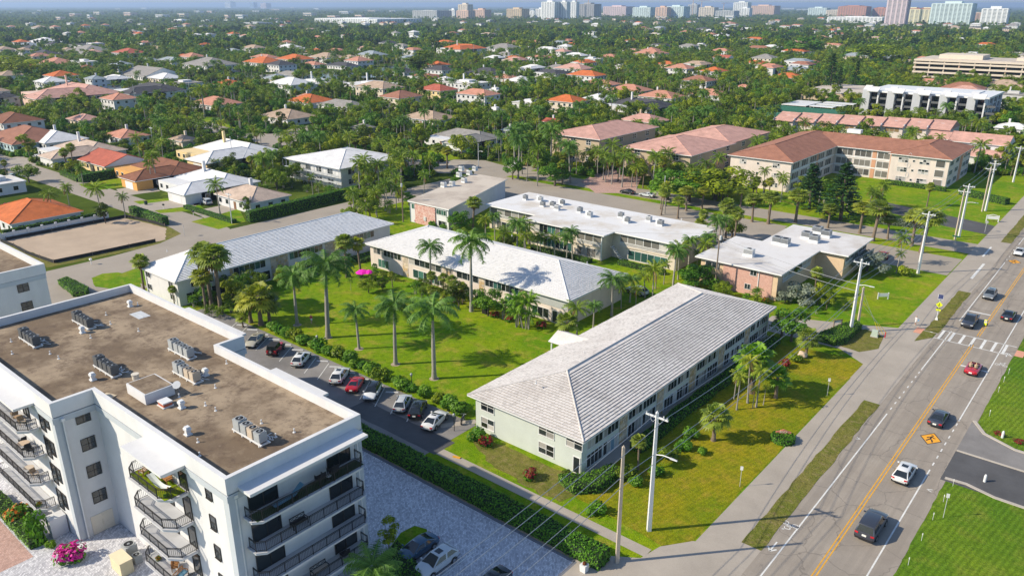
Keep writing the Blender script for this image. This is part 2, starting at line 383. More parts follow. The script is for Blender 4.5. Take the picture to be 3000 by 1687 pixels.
PROTO = {
 'royal': [make_royal(11), make_royal(12), make_royal(13)],
 'coco': [make_coco(21, LEAF_PALM, .018), make_coco(22, LEAF_PALM, -.012, 3.3), make_coco(23, LEAF_PALM, .03, 2.8, 18)],
 'queen': [make_coco(25, LEAF_YEL, .015, 2.4, 16, .6), make_coco(26, LEAF_PALM, .0, 2.6, 22, .95)],
 'sabal': [make_sabal(31), make_sabal(32), make_sabal(33, 6.5, 40, 16)],
 'fan': [make_sabal(36, 3.0, 36, 3, LEAF_FAN, 1.0, .8), make_sabal(37, 3.0, 32, 0, LEAF_BRIGHT, 1.0, .85)],
 'date': [make_coco(38, LEAF_PALM, 0.0, 3.2, 34, .35)],
 'tree': [make_tree(41, LEAF_TREE), make_tree(42, LEAF_TREE, 4.2, 2.2, 2.8, 26, 3000), make_tree(43, LEAF_TREE, 3.0, 3.2, 2.4, 20, 2400), make_tree(44, LEAF_BRIGHT, 3.4, 2.5, 2.2, 22, 2600)],
 'bare': [make_tree(47, LEAF_TREE, 3.6, 2.4, 2.2, 16, 500, .16)],
 'silver': [make_tree(48, LEAF_SILVER, 2.8, 1.6, 1.2, 20, 2200, .16)],
 'pine': [make_pine(51)],
 'areca': [make_areca(55, LEAF_BRIGHT), make_areca(56, LEAF_PALM)],
}
BUSH = {'green': make_bush(61, LEAF_HEDGE), 'bright': make_bush(62, LEAF_BRIGHT), 'red': make_bush(63, LEAF_HEDGE, LEAF_RED, .75), 'pink': make_bush(64, LEAF_HEDGE, LEAF_PINK, .85, 900),
        'silver': make_bush(65, LEAF_SILVER), 'orange': make_bush(66, LEAF_BRIGHT, LEAF_ORANGE, .3), 'dark': make_bush(67, LEAF_TREE)}
# crown-centre height of each kind at scale 1
CC = {'royal': 10.7, 'coco': 7.6, 'queen': 7.8, 'sabal': 6.6, 'fan': 3.2, 'date': 7.6, 'tree': 4.6, 'bare': 4.4, 'silver': 2.6, 'pine': 7.0, 'areca': 2.6}
KNAME = {'royal': 'royal_palm', 'coco': 'coconut_palm', 'queen': 'feather_palm', 'sabal': 'cabbage_palm', 'fan': 'fan_palm', 'date': 'date_palm', 'tree': 'leafy_tree', 'bare': 'bare_tree', 'silver': 'silver_buttonwood', 'pine': 'pine_tree', 'areca': 'areca_palm'}
rng = random.Random(99)
TREES = []      # (x, y, radius) of what is planted, for the scatter to keep clear of
def plant(kind, x, y, s, label=None, group=None, var=None, rz=None, wide=1.0, cat=None):
    pr = PROTO[kind]; k = rng.randrange(len(pr)) if var is None else var % len(pr); tr, cr = pr[k]
    t = thing(KNAME[kind], label, cat or ('palm tree' if kind in ('royal','coco','queen','sabal','fan','date','areca') else 'tree'), (x, y, 0), rng.random()*6.28 if rz is None else rz, group)
    t.scale = (s*wide, s*wide, s)
    t.rotation_euler = (rng.gauss(0,.03), rng.gauss(0,.03), t.rotation_euler.z)
    put(tr.name.split('.')[0], tr, t); put('crown', cr, t); TREES.append((x, y, 2.0*s)); return t
def plant_px(kind, px, py, ycrown, label, group=None, var=None, wide=1.0, rz=None):
    x, y = G(px, py); z = max(1.2, top_z(px, py, ycrown)); return plant(kind, x, y, z/CC[kind], label, group, var, rz, wide)
def bush(kind, x, y, s, label, group=None, h=None, name='shrub', cat='shrub'):
    o = put(name, BUSH[kind], None, (x, y, 0), rng.random()*6.28, (s, s, h or s)); TREES.append((x, y, s)); return tag(o, label, cat, group)
def hedge(poly, h, label, mt=None, dens=26, ls=.11, name='hedge', group=None, base=0.0):
    mt = mt or LEAF_HEDGE; t = thing(name, label, 'hedge', (poly[0][0], poly[0][1], base), 0, group); ox, oy = poly[0]
    poly = [(a-ox, b-oy) for a, b in poly]; n = len(poly)
    if sum(poly[i][0]*poly[(i+1)%n][1]-poly[(i+1)%n][0]*poly[i][1] for i in range(n)) < 0: poly = poly[::-1]
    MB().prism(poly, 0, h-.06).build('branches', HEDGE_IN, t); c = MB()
    for i in range(n):
        a, b = poly[i], poly[(i+1) % n]; L = math.dist(a, b); nx, ny = (b[1]-a[1])/L, -(b[0]-a[0])/L
        for k in range(int(L*h*dens)):
            f = rng.random(); z = rng.random()*h; e = rng.uniform(-.04,.1)
            leafquad(c, Vector((a[0]+(b[0]-a[0])*f+nx*e, a[1]+(b[1]-a[1])*f+ny*e, z)), Vector((nx,ny,.3))+Vector((rng.uniform(-.7,.7),rng.uniform(-.7,.7),rng.uniform(-.3,.9))), ls*rng.uniform(.7,1.4), 0, rng.random())
    xs = [p[0] for p in poly]; ys = [p[1] for p in poly]
    bx0, bx1, by0, by1 = min(xs), max(xs), min(ys), max(ys)
    for k in range(int((bx1-bx0)*(by1-by0)*dens*1.2)):
        x, y = rng.uniform(bx0,bx1), rng.uniform(by0,by1)
        if not inside(x, y, poly): continue
        leafquad(c, Vector((x, y, h+rng.uniform(-.08,.1))), Vector((rng.uniform(-.7,.7),rng.uniform(-.7,.7),1)), ls*rng.uniform(.7,1.4), 0, rng.random())
    c.build('foliage', mt, t); return t
def inside(x, y, poly):
    r = False; n = len(poly); j = n-1
    for i in range(n):
        xi, yi = poly[i]; xj, yj = poly[j]
        if (yi > y) != (yj > y) and x < (xj-xi)*(y-yi)/(yj-yi)+xi: r = not r
        j = i
    return r
def strip(a, b, w):      # rectangle along a-b, width w
    L = math.dist(a, b); nx, ny = -(b[1]-a[1])/L*w/2, (b[0]-a[0])/L*w/2
    return [(a[0]+nx,a[1]+ny),(b[0]+nx,b[1]+ny),(b[0]-nx,b[1]-ny),(a[0]-nx,a[1]-ny)]

# ---------------------------------------------------------------- ground, roads, lawns
GRASS = grassmat('lawn_grass', (.12, .25, .003), (.24, .32, .005), (.36, .30, .05))
GRASS_DRY = grassmat('dry_lawn_grass', (.17, .23, .006), (.30, .26, .01), (.34, .25, .03), .25, R(12), 1.3)
GRASS_R = grassmat('striped_lawn_grass', (.095, .195, .012), (.16, .25, .016), (.19, .24, .03), .5, R(8))
VERGE = grassmat('verge_grass', (.14, .16, .025), (.21, .19, .05), (.27, .21, .10), 0, 0, 4)
SOIL = mat('bare_soil', (.36, .29, .21), .95, .3, .8, .3, fine=(8, .3))
DIRT = mat('graded_dirt', (.43, .335, .25), .95, .18, .12, .2, fine=(2.5, .25))
ASPH = mat('worn_asphalt', (.325, .285, .24), .9, .12, .12, .12, fine=(14, .22))
ASPH_D = mat('dark_asphalt', (.085, .085, .09), .85, .3, .25, .15, fine=(12, .3))
ASPH_M = mat('grey_asphalt', (.21, .20, .195), .9, .35, .16, .15, fine=(12, .3))
SIDEW = mat('sidewalk_concrete', (.365, .325, .28), .9, .16, .18, .12, fine=(7, .25))
m_, t_, o_ = nt('road_asphalt'); b_ = N(t_, 'ShaderNodeBsdfPrincipled'); v_ = coords(t_)
c_ = mixc(t_, ramp(t_, noise(t_, .25, 6, .65, v_), [(.3, 0.0), (.7, 1.0)]), (.275, .24, .205), (.35, .31, .265))
c_ = mixc(t_, ramp(t_, noise(t_, 1.0, 4, .6, coords(t_, (1.1, .02, 1))), [(.42, .38), (.6, 0.0)]), c_, (.2, .178, .157))
c_ = mixc(t_, ramp(t_, noise(t_, 1.0, 3, .7, coords(t_, (.9, .35, 1))), [(.66, 0.0), (.72, .5)]), c_, (.17, .15, .135))
vo = N(t_, 'ShaderNodeTexVoronoi', feature='DISTANCE_TO_EDGE'); vo.inputs['Scale'].default_value = .16; vw = N(t_, 'ShaderNodeVectorMath', operation='ADD'); nz = N(t_, 'ShaderNodeTexNoise'); nz.inputs['Scale'].default_value = .8; t_.links.new(v_, nz.inputs[0]); t_.links.new(v_, vw.inputs[0]); t_.links.new(nz.outputs['Color'], vw.inputs[1]); t_.links.new(vw.outputs[0], vo.inputs['Vector'])
c_ = mixc(t_, ramp(t_, vo.outputs['Distance'], [(0, .55), (.012, 0.0)]), c_, (.12, .108, .098))
c_ = mixc(t_, .35, c_, mixc(t_, noise(t_, 16, 2, .7, v_), (.5, .5, .5), (1.5, 1.5, 1.5)), 'MULTIPLY')
t_.links.new(c_, b_.inputs['Base Color']); b_.inputs['Roughness'].default_value = .9; b_.inputs['Specular IOR Level'].default_value = .2; t_.links.new(b_.outputs[0], o_.inputs[0]); ROADM = m_
PAINT_W = mat('white_road_paint', (.66, .66, .64), .7, .2, 1.2, fine=(6, .15))
PAINT_Y = mat('yellow_road_paint', (.66, .34, .03), .7, .2, 1.2)
def paver_mat(name, cols, s):
    m, t, o = nt(name); b = N(t, 'ShaderNodeBsdfPrincipled'); v = coords(t, None, R(45)); br = N(t, 'ShaderNodeTexBrick')
    t.links.new(v, br.inputs[0]); br.inputs['Scale'].default_value = s; br.inputs['Mortar Size'].default_value = .015; br.inputs['Bias'].default_value = .1
    br.inputs['Color1'].default_value = (*cols[0], 1); br.inputs['Color2'].default_value = (*cols[1], 1); br.inputs['Mortar'].default_value = (*cols[2], 1)
    c = mixc(t, .5, br.outputs[0], mixc(t, noise(t, .5, 5, .6, coords(t)), (.75, .75, .78), (1.2, 1.2, 1.2)), 'MULTIPLY')
    c = mixc(t, .6, c, mixc(t, ramp(t, noise(t, 2.6, 2, .8, coords(t)), [(.3, 0.0), (.7, 1.0)]), (.65, .66, .7), (1.28, 1.28, 1.3)), 'MULTIPLY')
    c = mixc(t, ramp(t, noise(t, .16, 5, .6, coords(t)), [(.58, 0.0), (.7, .45)]), c, tuple(q*.6 for q in cols[0]))
    t.links.new(c, b.inputs['Base Color']); b.inputs['Roughness'].default_value = .85; t.links.new(b.outputs[0], o.inputs[0]); MATS[name] = m; return m
PAVER = paver_mat('grey_pavers', ((.37, .37, .40), (.68, .68, .70), (.20, .20, .22)), 1.6)
PAVER_P = paver_mat('pink_pavers', ((.42, .25, .2), (.55, .36, .3), (.25, .17, .14)), 2.0)
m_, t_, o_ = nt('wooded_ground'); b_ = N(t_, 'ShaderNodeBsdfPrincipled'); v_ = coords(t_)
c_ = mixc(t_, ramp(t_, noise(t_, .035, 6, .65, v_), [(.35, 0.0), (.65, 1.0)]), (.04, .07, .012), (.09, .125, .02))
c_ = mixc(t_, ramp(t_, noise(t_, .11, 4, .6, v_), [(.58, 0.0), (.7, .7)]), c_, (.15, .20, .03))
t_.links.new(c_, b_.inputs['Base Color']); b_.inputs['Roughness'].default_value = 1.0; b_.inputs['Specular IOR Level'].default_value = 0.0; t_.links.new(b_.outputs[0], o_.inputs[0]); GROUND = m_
def sheet(name, poly, z, mt):
    n = len(poly)
    if sum(poly[i][0]*poly[(i+1)%n][1]-poly[(i+1)%n][0]*poly[i][1] for i in range(n)) < 0: poly = poly[::-1]
    return struct(MB().poly([(x, y, z) for x, y in poly]).build(name, mt))
def rect(x0, x1, y0, y1): return [(x0,y0),(x1,y0),(x1,y1),(x0,y1)]
def pxpoly(l): return [G(*q) for q in l]
def rough(poly, amp=.25, step=1.5):      # a ragged, overgrown edge
    out = []; n = len(poly)
    for i in range(n):
        a, b = poly[i], poly[(i+1) % n]; k = max(1, int(math.dist(a, b)/step))
        for j in range(k):
            f = j/k; out.append((a[0]+(b[0]-a[0])*f+rng.uniform(-amp,amp)*(j > 0), a[1]+(b[1]-a[1])*f+rng.uniform(-amp,amp)*(j > 0)))
    return out
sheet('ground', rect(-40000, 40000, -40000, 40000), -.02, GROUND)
sheet('yard_ground', rect(-165, 60, -20, 206), 0.0, GRASS)
sheet('yard_ground', [(-110,206),(-28.2,206),(-28.2,330),(-64,330),(-110,300)], .002, GRASS)
sheet('road', rect(-22.4, -11.0, -30, 900), .03, ROADM)
sheet('sidewalk', rect(-28.2, -24.5, -30, 420), .028, SIDEW)
for a, b in ((66, 106), (138.5, 164), (207, 260), (262, 420)):
    sheet('verge', rough(rect(-24.5, -22.4, a, b), .12), .05, VERGE)
sheet('verge', rough([(-24.6,132.5),(-22.6,136),(-22.6,138.2),(-24.6,138.2)], .1), .05, VERGE)
sheet('lawn', rough(rect(-11.0, 40, 30, 92), .12), .034, GRASS_R)
sheet('lawn', rough([(-11,109),(-9.5,106),(-6,103.8),(40,102),(40,600),(-11,600)], .12), .034, GRASS_R)
sheet('driveway', [(-11.6,91.6),(40,91.6),(40,99.6),(-11.6,99.6)], .038, ASPH_D)
sheet('driveway', [(-11.6,99.9),(40,99.9),(40,103.2),(-6,104.4),(-9.5,106.4),(-11.6,109.4)], .038, ASPH_M)
for poly in ([(-11.2,92.4),(-9,92.6),(-6,91.7),(40,90.8),(40,90.4),(-6,91.3),(-9,92.2),(-11.2,92.0)], [(-11.2,109.4),(-9.6,106.6),(-6,104.7),(40,103.0),(40,102.6),(-6,104.3),(-9.9,106.3),(-11.6,109.2)], [(-11.5,99.6),(40,99.2),(40,99.45),(-11.5,99.85)]):
    struct(MB().prism(poly, 0, .14).build('kerb', CONC))
sheet('lawn', rough([(-43.2,61.5),(-30.5,60.2),(-28.4,63),(-28.3,118),(-30,119),(-38,118),(-44,116)], .1), .02, GRASS_DRY)
sheet('courtyard_lawn', rect(-131, -62, 66.0, 100), .012, GRASS)
sheet('concrete_strip', rect(-24.6,-22.3,-30,420), .022, SIDEW)
sheet('concrete_apron', [(-36,30),(-22.4,30),(-22.4,66),(-28.4,63),(-30.6,60),(-31.2,57.2),(-36,54)], .024, SIDEW)
sheet('concrete_apron', [(-22.4,106),(-28.3,112),(-28.3,118),(-33,121.5),(-47,121),(-47,128.2),(-40.5,131),(-34.5,133.6),(-28.4,136.6),(-26,137.2),(-22.4,133)], .026, SIDEW)
sheet('verge', rough([(-34.2,122.6),(-30.2,122.2),(-28.2,125.5),(-29,131),(-32.2,132.6),(-34.4,130)], .1), .045, VERGE)
sheet('asphalt_lot', rect(-128, -61.5, 55.4, 66.0), .016, ASPH_M)
sheet('asphalt_lot', rough(rect(-78, -60.6, 57.4, 61.0), .1), .02, ASPH_D)
sheet('paver_lot', rect(-78, -36, 10, 52.6), .02, PAVER)
struct(MB().box(-78, -36, 52.3, 52.6, 0, .10).box(-36, -35.7, 20, 52.6, 0, .03).build('kerb', mat('dark_kerb', (.16, .17, .2), .85, .1)))
sheet('soil_bed', rough(rect(-74, -33.5, 52.6, 55.4), .15), .014, SOIL)
sheet('soil_bed', rough([G(*q) for q in ((1385,1292),(1440,1290),(1560,1345),(1700,1405),(1715,1440),(1640,1470),(1540,1425),(1440,1360))], .35, 1.0), .022, VERGE)
sheet('walkway', rect(-60.6, -31, 57.6, 59.0), .03, SIDEW)
sheet('walkway', strip(G(1290,1248), G(1395,1234), 1.1), .03, SIDEW)
sheet('paver_drive', rect(-130, -78, 5, 18.2), .02, PAVER_P)
sheet('paver_walk', rect(-130, -70, 18.2, 24), .024, PAVER)
# streets of the neighbourhood
sheet('street', [(-420,88.5),(-185,88.5),(-178,87.4),(-174,80),(-172.6,68),(-172.6,-10),(-157,-10),(-157,57),(-161,70),(-164,77.5),(-167,87),(-170,93.5),(-173,97.5),(-180,98.5),(-420,98.5)], .014, ASPH)
sheet('street', rect(-172.6, -161, 60, 420), .010, ASPH)
sheet('street', rect(-165, -22.4, 192, 201.5), .012, ASPH)
sheet('asphalt_lot', rect(-161, -68, 158.8, 188.6), .008, ASPH)
sheet('driveway', [G(*q) for q in ((1745,566),(1700,532),(1790,488),(1885,505),(1860,566))], .02, PAVER_P)
sheet('asphalt_lot', rect(-75, -28.4, 172.5, 186.5), .012, ASPH)
sheet('driveway', [(-28.2,212),(-38,214),(-60,222),(-60,232),(-40,226),(-33,224),(-28.2,222)], .016, ASPH_D)
sheet('lawn', rough([(-175,56),(-172,88),(-206,89),(-206,56)], .3), .004, VERGE)
sheet('dirt_lot', rough([(-176.8,59),(-176,82.5),(-186,87.6),(-203.8,85.5),(-203.8,57.5)], .3), .016, DIRT)
sheet('driveway', [(-157.5,30),(-134,36),(-131.5,60),(-146,61.5),(-147,64),(-158.5,64)], .018, ASPH)
sheet('lawn', rough([G(*q) for q in ((268,815),(300,802),(345,798),(400,812),(414,840),(350,848),(280,840))], .15), .03, GRASS)
# ---------------------------------------------------------------- building kit
def part(parent, name, mb, mats, smooth=False, under=None):
    o = mb.build(name, mats, under or parent, smooth)
    if under is None: o.location = (-parent.location.x, -parent.location.y, -parent.location.z)
    return o
_pane = {}
def pane_mesh(mt):
    if mt.name not in _pane: _pane[mt.name] = MB().box(-.5,.5,-.01,.01,-.5,.5).mesh('pane', [mt])
    return _pane[mt.name]
_wf = {}
FACE = {'-y': 0.0, '+x': R(90), '+y': R(180), '-x': R(-90)}
def frame_mesh(w, h, n, rows, t, fm, sill):
    k = (round(w,2), round(h,2), n, rows, t, fm.name, sill)
    if k in _wf: return _wf[k]
    mb = MB(); d0, d1 = -.07, .02
    mb.box(-w/2-t, w/2+t, d0, d1, h/2, h/2+t).box(-w/2-t, w/2+t, d0-(.06 if sill else 0), d1, -h/2-t, -h/2).box(-w/2-t, -w/2, d0, d1, -h/2, h/2).box(w/2, w/2+t, d0, d1, -h/2, h/2)
    for i in range(1, n): x = -w/2 + w*i/n; mb.box(x-t*.5, x+t*.5, d0+.01, d1, -h/2, h/2)
    for j in range(1, rows): z = -h/2 + h*j/rows; mb.box(-w/2, w/2, d0+.02, d1, z-t*.4, z+t*.4)
    _wf[k] = mb.mesh('window', [fm]); return _wf[k]
def win(parent, face, u, pos, z, w, h, n=2, rows=1, fm=None, glass=None, t=.06, name='window', panes=True, sill=False):
    fm = fm or METAL_W; loc = Vector((u, pos, z)) if face in ('-y', '+y') else Vector((pos, u, z))
    o = put(name, frame_mesh(w, h, n, rows, t, fm, sill), parent, loc - parent.location, FACE[face])
    gl = glass if isinstance(glass, (list, tuple)) else [glass or GLASS]
    if panes:
        for i in range(n):
            for j in range(rows):
                g = gl[rng.randrange(len(gl))]
                put('pane', pane_mesh(g), o, (-w/2 + w*(i+.5)/n, -.012, -h/2 + h*(j+.5)/rows), 0, (w/n-t*.4, 1, h/rows-t*.3))
    else: put('pane', pane_mesh(gl[0]), o, (0, -.012, 0), 0, (w, 1, h))
    return o
def inset(poly, d):
    n = len(poly); a = sum(poly[i][0]*poly[(i+1)%n][1]-poly[(i+1)%n][0]*poly[i][1] for i in range(n))
    if a < 0: poly = poly[::-1]
    out = []
    for i in range(n):
        p, q, r = Vector(poly[i-1]), Vector(poly[i]), Vector(poly[(i+1)%n])
        e1 = (q-p).normalized(); e2 = (r-q).normalized(); n1 = Vector((-e1.y, e1.x)); n2 = Vector((-e2.y, e2.x))
        k = 1 + n1.dot(n2); m = (n1+n2)/max(k, .2); out.append((q.x+m.x*d, q.y+m.y*d))
    return out
def hip_faces(x0, x1, y0, y1, z, rise, gable=()):
    """plan rectangle -> roof planes; hips at 45 degrees in plan; gable names ends ('lo','hi') left upright"""
    w, l = x1-x0, y1-y0
    if l >= w:
        c = (x0+x1)/2; a = y0 + (0 if 'lo' in gable else w/2); b = y1 - (0 if 'hi' in gable else w/2)
        A, B = (c, a, z+rise), (c, b, z+rise)
        return [[(x1,y0,z),(x1,y1,z),B,A], [(x0,y1,z),(x0,y0,z),A,B], [(x0,y0,z),(x1,y0,z),A], [(x1,y1,z),(x0,y1,z),B]], (A, B)
    c = (y0+y1)/2; a = x0 + (0 if 'lo' in gable else l/2); b = x1 - (0 if 'hi' in gable else l/2)
    A, B = (a, c, z+rise), (b, c, z+rise)
    return [[(x0,y0,z),(x1,y0,z),B,A], [(x1,y1,z),(x0,y1,z),A,B], [(x0,y1,z),(x0,y0,z),A], [(x1,y0,z),(x1,y1,z),B]], (A, B)
EDGE = {}
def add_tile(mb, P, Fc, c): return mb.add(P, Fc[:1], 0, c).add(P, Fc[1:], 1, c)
def tiled_roof(bld, x0, x1, y0, y1, z, rise, tm, seed, e=.42, tw=.52, th=.105, skip_individual=False):
    """hip roof of flat tiles laid in courses; the 300 nearest whole tiles are pieces, the others one joined piece"""
    r = random.Random(seed); faces, (A, B) = hip_faces(x0, x1, y0, y1, z, rise)
    mb = MB()
    for f in faces: mb.poly(f)
    mb.box(x0+.05, x1-.05, y0+.05, y1-.05, z-.2, z-.004)
    roof = part(bld, 'roof', mb, [tm]); bulk = MB(); whole = []
    half = min(x1-x0, y1-y0)/2; tanp = rise/half; cosp = 1/math.sqrt(1+tanp*tanp); ep = e*cosp
    sides = [((x1,y0),(0,1),(-1,0),y1-y0), ((x0,y1),(0,-1),(1,0),y1-y0), ((x0,y0),(1,0),(0,1),x1-x0), ((x1,y1),(-1,0),(0,-1),x1-x0)]
    for si, (o, u, w, L) in enumerate(sides):
        nrows = int(half/ep)
        for j in range(nrows):
            w0 = j*ep; w1 = min(half, w0+ep*1.06); a = -(.5*tw if j % 2 else 0) + r.uniform(-.03, .03)
            while a < L:
                b = a+tw-.018; p0, p1 = max(a, w0), max(a, w1); q0, q1 = min(b, L-w0), min(b, L-w1)
                if q0-p0 > .06:
                    if q1 < p1: q1 = p1 = (p1+q1)/2
                    lift = th*r.uniform(.85, 1.15); c = r.random()
                    def pt(uu, ww, dz): return (o[0]+u[0]*uu+w[0]*ww, o[1]+u[1]*uu+w[1]*ww, z+ww*tanp+dz)
                    P = [pt(p0,w0-.02,.0), pt(q0,w0-.02,.0), pt(p0,w0-.02,lift), pt(q0,w0-.02,lift), pt(q1,w1,.012), pt(p1,w1,.012)]
                    Fc = [(2,3,5) if abs(q1-p1) < .001 else (2,3,4,5), (0,1,3,2), (1,4,3), (0,2,5)]
                    full = p0 == a and p1 == a and q0 == b and q1 == b
                    cen = Vector(P[2]); d = math.sqrt(cen.x**2 + cen.y**2 + (HC-cen.z)**2)
                    nrm = Vector((-w[0]*tanp, -w[1]*tanp, 1))
                    if full and nrm.dot(Vector((0,0,HC))-cen) > 0: whole.append((d, si, P, Fc, c))
                    else: add_tile(bulk, P, Fc, c)
                a += tw
    whole.sort(key=lambda q: q[0]); shared = {}
    for k, (d, si, P, Fc, c) in enumerate(whole):
        if k >= 300 or skip_individual: add_tile(bulk, P, Fc, c); continue
        key = (si, int(c*5))
        if key not in shared:
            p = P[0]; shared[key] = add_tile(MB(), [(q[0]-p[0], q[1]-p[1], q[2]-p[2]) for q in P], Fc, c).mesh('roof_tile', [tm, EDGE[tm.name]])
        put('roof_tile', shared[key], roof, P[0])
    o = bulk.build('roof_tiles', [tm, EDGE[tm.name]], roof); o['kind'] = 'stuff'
    cap = MB()
    for cx, cy in ((x0,y0),(x1,y0),(x1,y1),(x0,y1)):
        E_ = A if math.dist((cx,cy), A[:2]) < math.dist((cx,cy), B[:2]) else B
        cap.tube([(cx,cy,z+.06), (E_[0],E_[1],E_[2]+.06)], .11, 6)
    cap.tube([(A[0],A[1],A[2]+.06), (B[0],B[1],B[2]+.06)], .11, 6)
    cap.build('ridge_cap', tm, roof, True)
    return roof
def tilemat(name, col, dirt, amount):
    m, t, o = nt(name); b = N(t, 'ShaderNodeBsdfPrincipled'); v = coords(t); a = N(t, 'ShaderNodeAttribute', attribute_name='rnd')
    c = mixc(t, ramp(t, noise(t, .22, 6, .7, v), [(.38, 0.0), (.66, amount)]), col, dirt)
    c = mixc(t, ramp(t, noise(t, 4, 3, .7, v), [(.5, 0.0), (.75, amount)]), c, dirt)
    c = mixc(t, 1.0, c, ramp(t, a.outputs['Fac'], [(0, 1-amount*.45), (.25, 1-amount*.1), (1, 1.0)]), 'MULTIPLY')
    t.links.new(c, b.inputs['Base Color']); b.inputs['Roughness'].default_value = .75; b.inputs['Specular IOR Level'].default_value = .25
    t.links.new(b.outputs[0], o.inputs[0]); MATS[name] = m; return m
TILE_C = tilemat('weathered_white_tile', (.70, .67, .645), (.43, .39, .365), .5)
TILE_B = tilemat('clean_white_tile', (.66, .66, .67), (.54, .54, .54), .35)
TILE_A = tilemat('white_grey_tile', (.86, .86, .86), (.62, .61, .60), .35)
EDGE.update({TILE_C.name: mat('dark_tile_edge', (.27,.25,.24), .95, .25, 3), TILE_B.name: mat('clean_tile_edge', (.60,.60,.61), .9, .1, 3), TILE_A.name: mat('grey_tile_edge', (.58,.58,.59), .9, .2, 3)})  # front edges of the tiles, coloured darker than their tops to draw the courses
STONE = mat('tan_stone_panel', (.42, .33, .22), .9, .3, 1.2, .4, fine=(2.2, .4))
def stone_panel(bld, face, u0, u1, pos, z0, z1, seed):
    """panel of odd flat stones, each proud of its bed"""
    r = random.Random(seed); s = 1 if face[0] == '+' else -1; ax = face[1]
    mb = MB(); loc = lambda u, d, z: (u, pos+s*d, z) if ax == 'y' else (pos+s*d, u, z)
    mb.add([loc(u0,.02,z0),loc(u1,.02,z0),loc(u1,.02,z1),loc(u0,.02,z1)], [(0,1,2,3)]); p = part(bld, 'stone_panel', mb, [MORTAR])
    z = z0+.02
    while z < z1-.2:
        hh = min(r.uniform(.42,.7), z1-z); u = u0+.02
        while u < u1-.15:
            ww = min(r.uniform(.4,.85), u1-.02-u); g = .02
            a = [(u+g, z+g), (u+ww-g, z+g+r.uniform(0,.05)), (u+ww-g, z+hh-g), (u+g, z+hh-g-r.uniform(0,.05))]
            d = .03+r.random()*.04; v = [loc(x,d,zz) for x,zz in a] + [loc(x,.015,zz) for x,zz in a]
            MB().add(v, [(0,1,2,3),(0,1,5,4),(1,2,6,5),(2,3,7,6),(3,0,4,7)], 0, r.random()).build('stone', STONES[r.randrange(3)], p)
            u += ww
        z += hh
    return p
MORTAR = mat('pale_mortar', (.5, .45, .38), .9, .1, 2)
STONES = [mat('ochre_stone', (.50, .36, .20), .9, .3, 3, .3), mat('buff_stone', (.60, .50, .38), .9, .25, 3, .3), mat('grey_tan_stone', (.46, .39, .31), .9, .25, 3, .3)]
def downspout(bld, x, y, z, face='-y', mt=None):
    s = {'-y': (0,-1), '+x': (1,0), '-x': (-1,0), '+y': (0,1)}[face]
    mb = MB(); mb.box(x-.06+s[0]*.08, x+.06+s[0]*.08, y-.06+s[1]*.08, y+.06+s[1]*.08, .1, z).box(x-.16+s[0]*.14, x+.16+s[0]*.14, y-.16+s[1]*.14, y+.16+s[1]*.14, z, z+.3)
    return part(bld, 'downspout', mb, [mt or METAL_W])

# ---------------------------------------------------------------- white condominium with the brown flat roof
ROOF_BR = None
m_, t_, o_ = nt('weathered_brown_roofing'); b_ = N(t_, 'ShaderNodeBsdfPrincipled'); v_ = coords(t_)
c_ = mixc(t_, ramp(t_, noise(t_, .16, 6, .65, v_), [(.40, 0.0), (.60, 1.0)]), (.175, .13, .09), (.35, .275, .195))
c_ = mixc(t_, ramp(t_, noise(t_, .7, 7, .75, v_), [(.48, 0.0), (.64, .8)]), c_, (.12, .086, .064))
c_ = mixc(t_, ramp(t_, noise(t_, 3.0, 5, .7, v_), [(.6, 0.0), (.74, .5)]), c_, (.44, .36, .28))
c_ = mixc(t_, .7, c_, mixc(t_, noise(t_, 22, 2, .7, v_), (.55, .55, .55), (1.4, 1.4, 1.4)), 'MULTIPLY')
t_.links.new(c_, b_.inputs['Base Color']); b_.inputs['Roughness'].default_value = .95; b_.inputs['Specular IOR Level'].default_value = .15
t_.links.new(bumpn(t_, noise(t_, 9, 4, .7, v_), .35), b_.inputs['Normal']); t_.links.new(b_.outputs[0], o_.inputs[0]); ROOF_BR = m_
BRONZE = mat('bronze_frame', (.03, .027, .025), .5, .1)
DECK = mat('balcony_deck', (.46, .47, .50), .8, .08, 1)
W = thing('condominium', 'white five-storey condominium with brown gravel roof and dark balcony railings', 'building', (-78, 32, 0))
Wpoly = [(-105,22.2),(-76.7,22.2),(-76.7,26.2),(-52.3,26.2),(-52.3,40.2),(-77,40.2),(-77,43.4),(-105,43.4)]
ZR, ZP = 15.0, 16.0
part(W, 'wall', MB().prism(inset(Wpoly, .12), 0, ZR-.5, 0), [WHITE])
part(W, 'roof', MB().prism(inset(Wpoly, .3), ZR-.5, ZR), [ROOF_BR])
par = MB(); pin = inset(Wpoly, .42); pout = inset(Wpoly, .0); n = len(pout)
pts = [(x,y,ZR-.55) for x,y in pout] + [(x,y,ZP) for x,y in pout] + [(x,y,ZP) for x,y in pin] + [(x,y,ZR-.2) for x,y in pin]
par.add(pts, [(i,(i+1)%n,n+(i+1)%n,n+i) for i in range(n)] + [(n+i,n+(i+1)%n,2*n+(i+1)%n,2*n+i) for i in range(n)] + [(2*n+i,2*n+(i+1)%n,3*n+(i+1)%n,3*n+i) for i in range(n)])
part(W, 'parapet', par, [WHITE])
band = MB(); bo = inset(Wpoly, -.06)
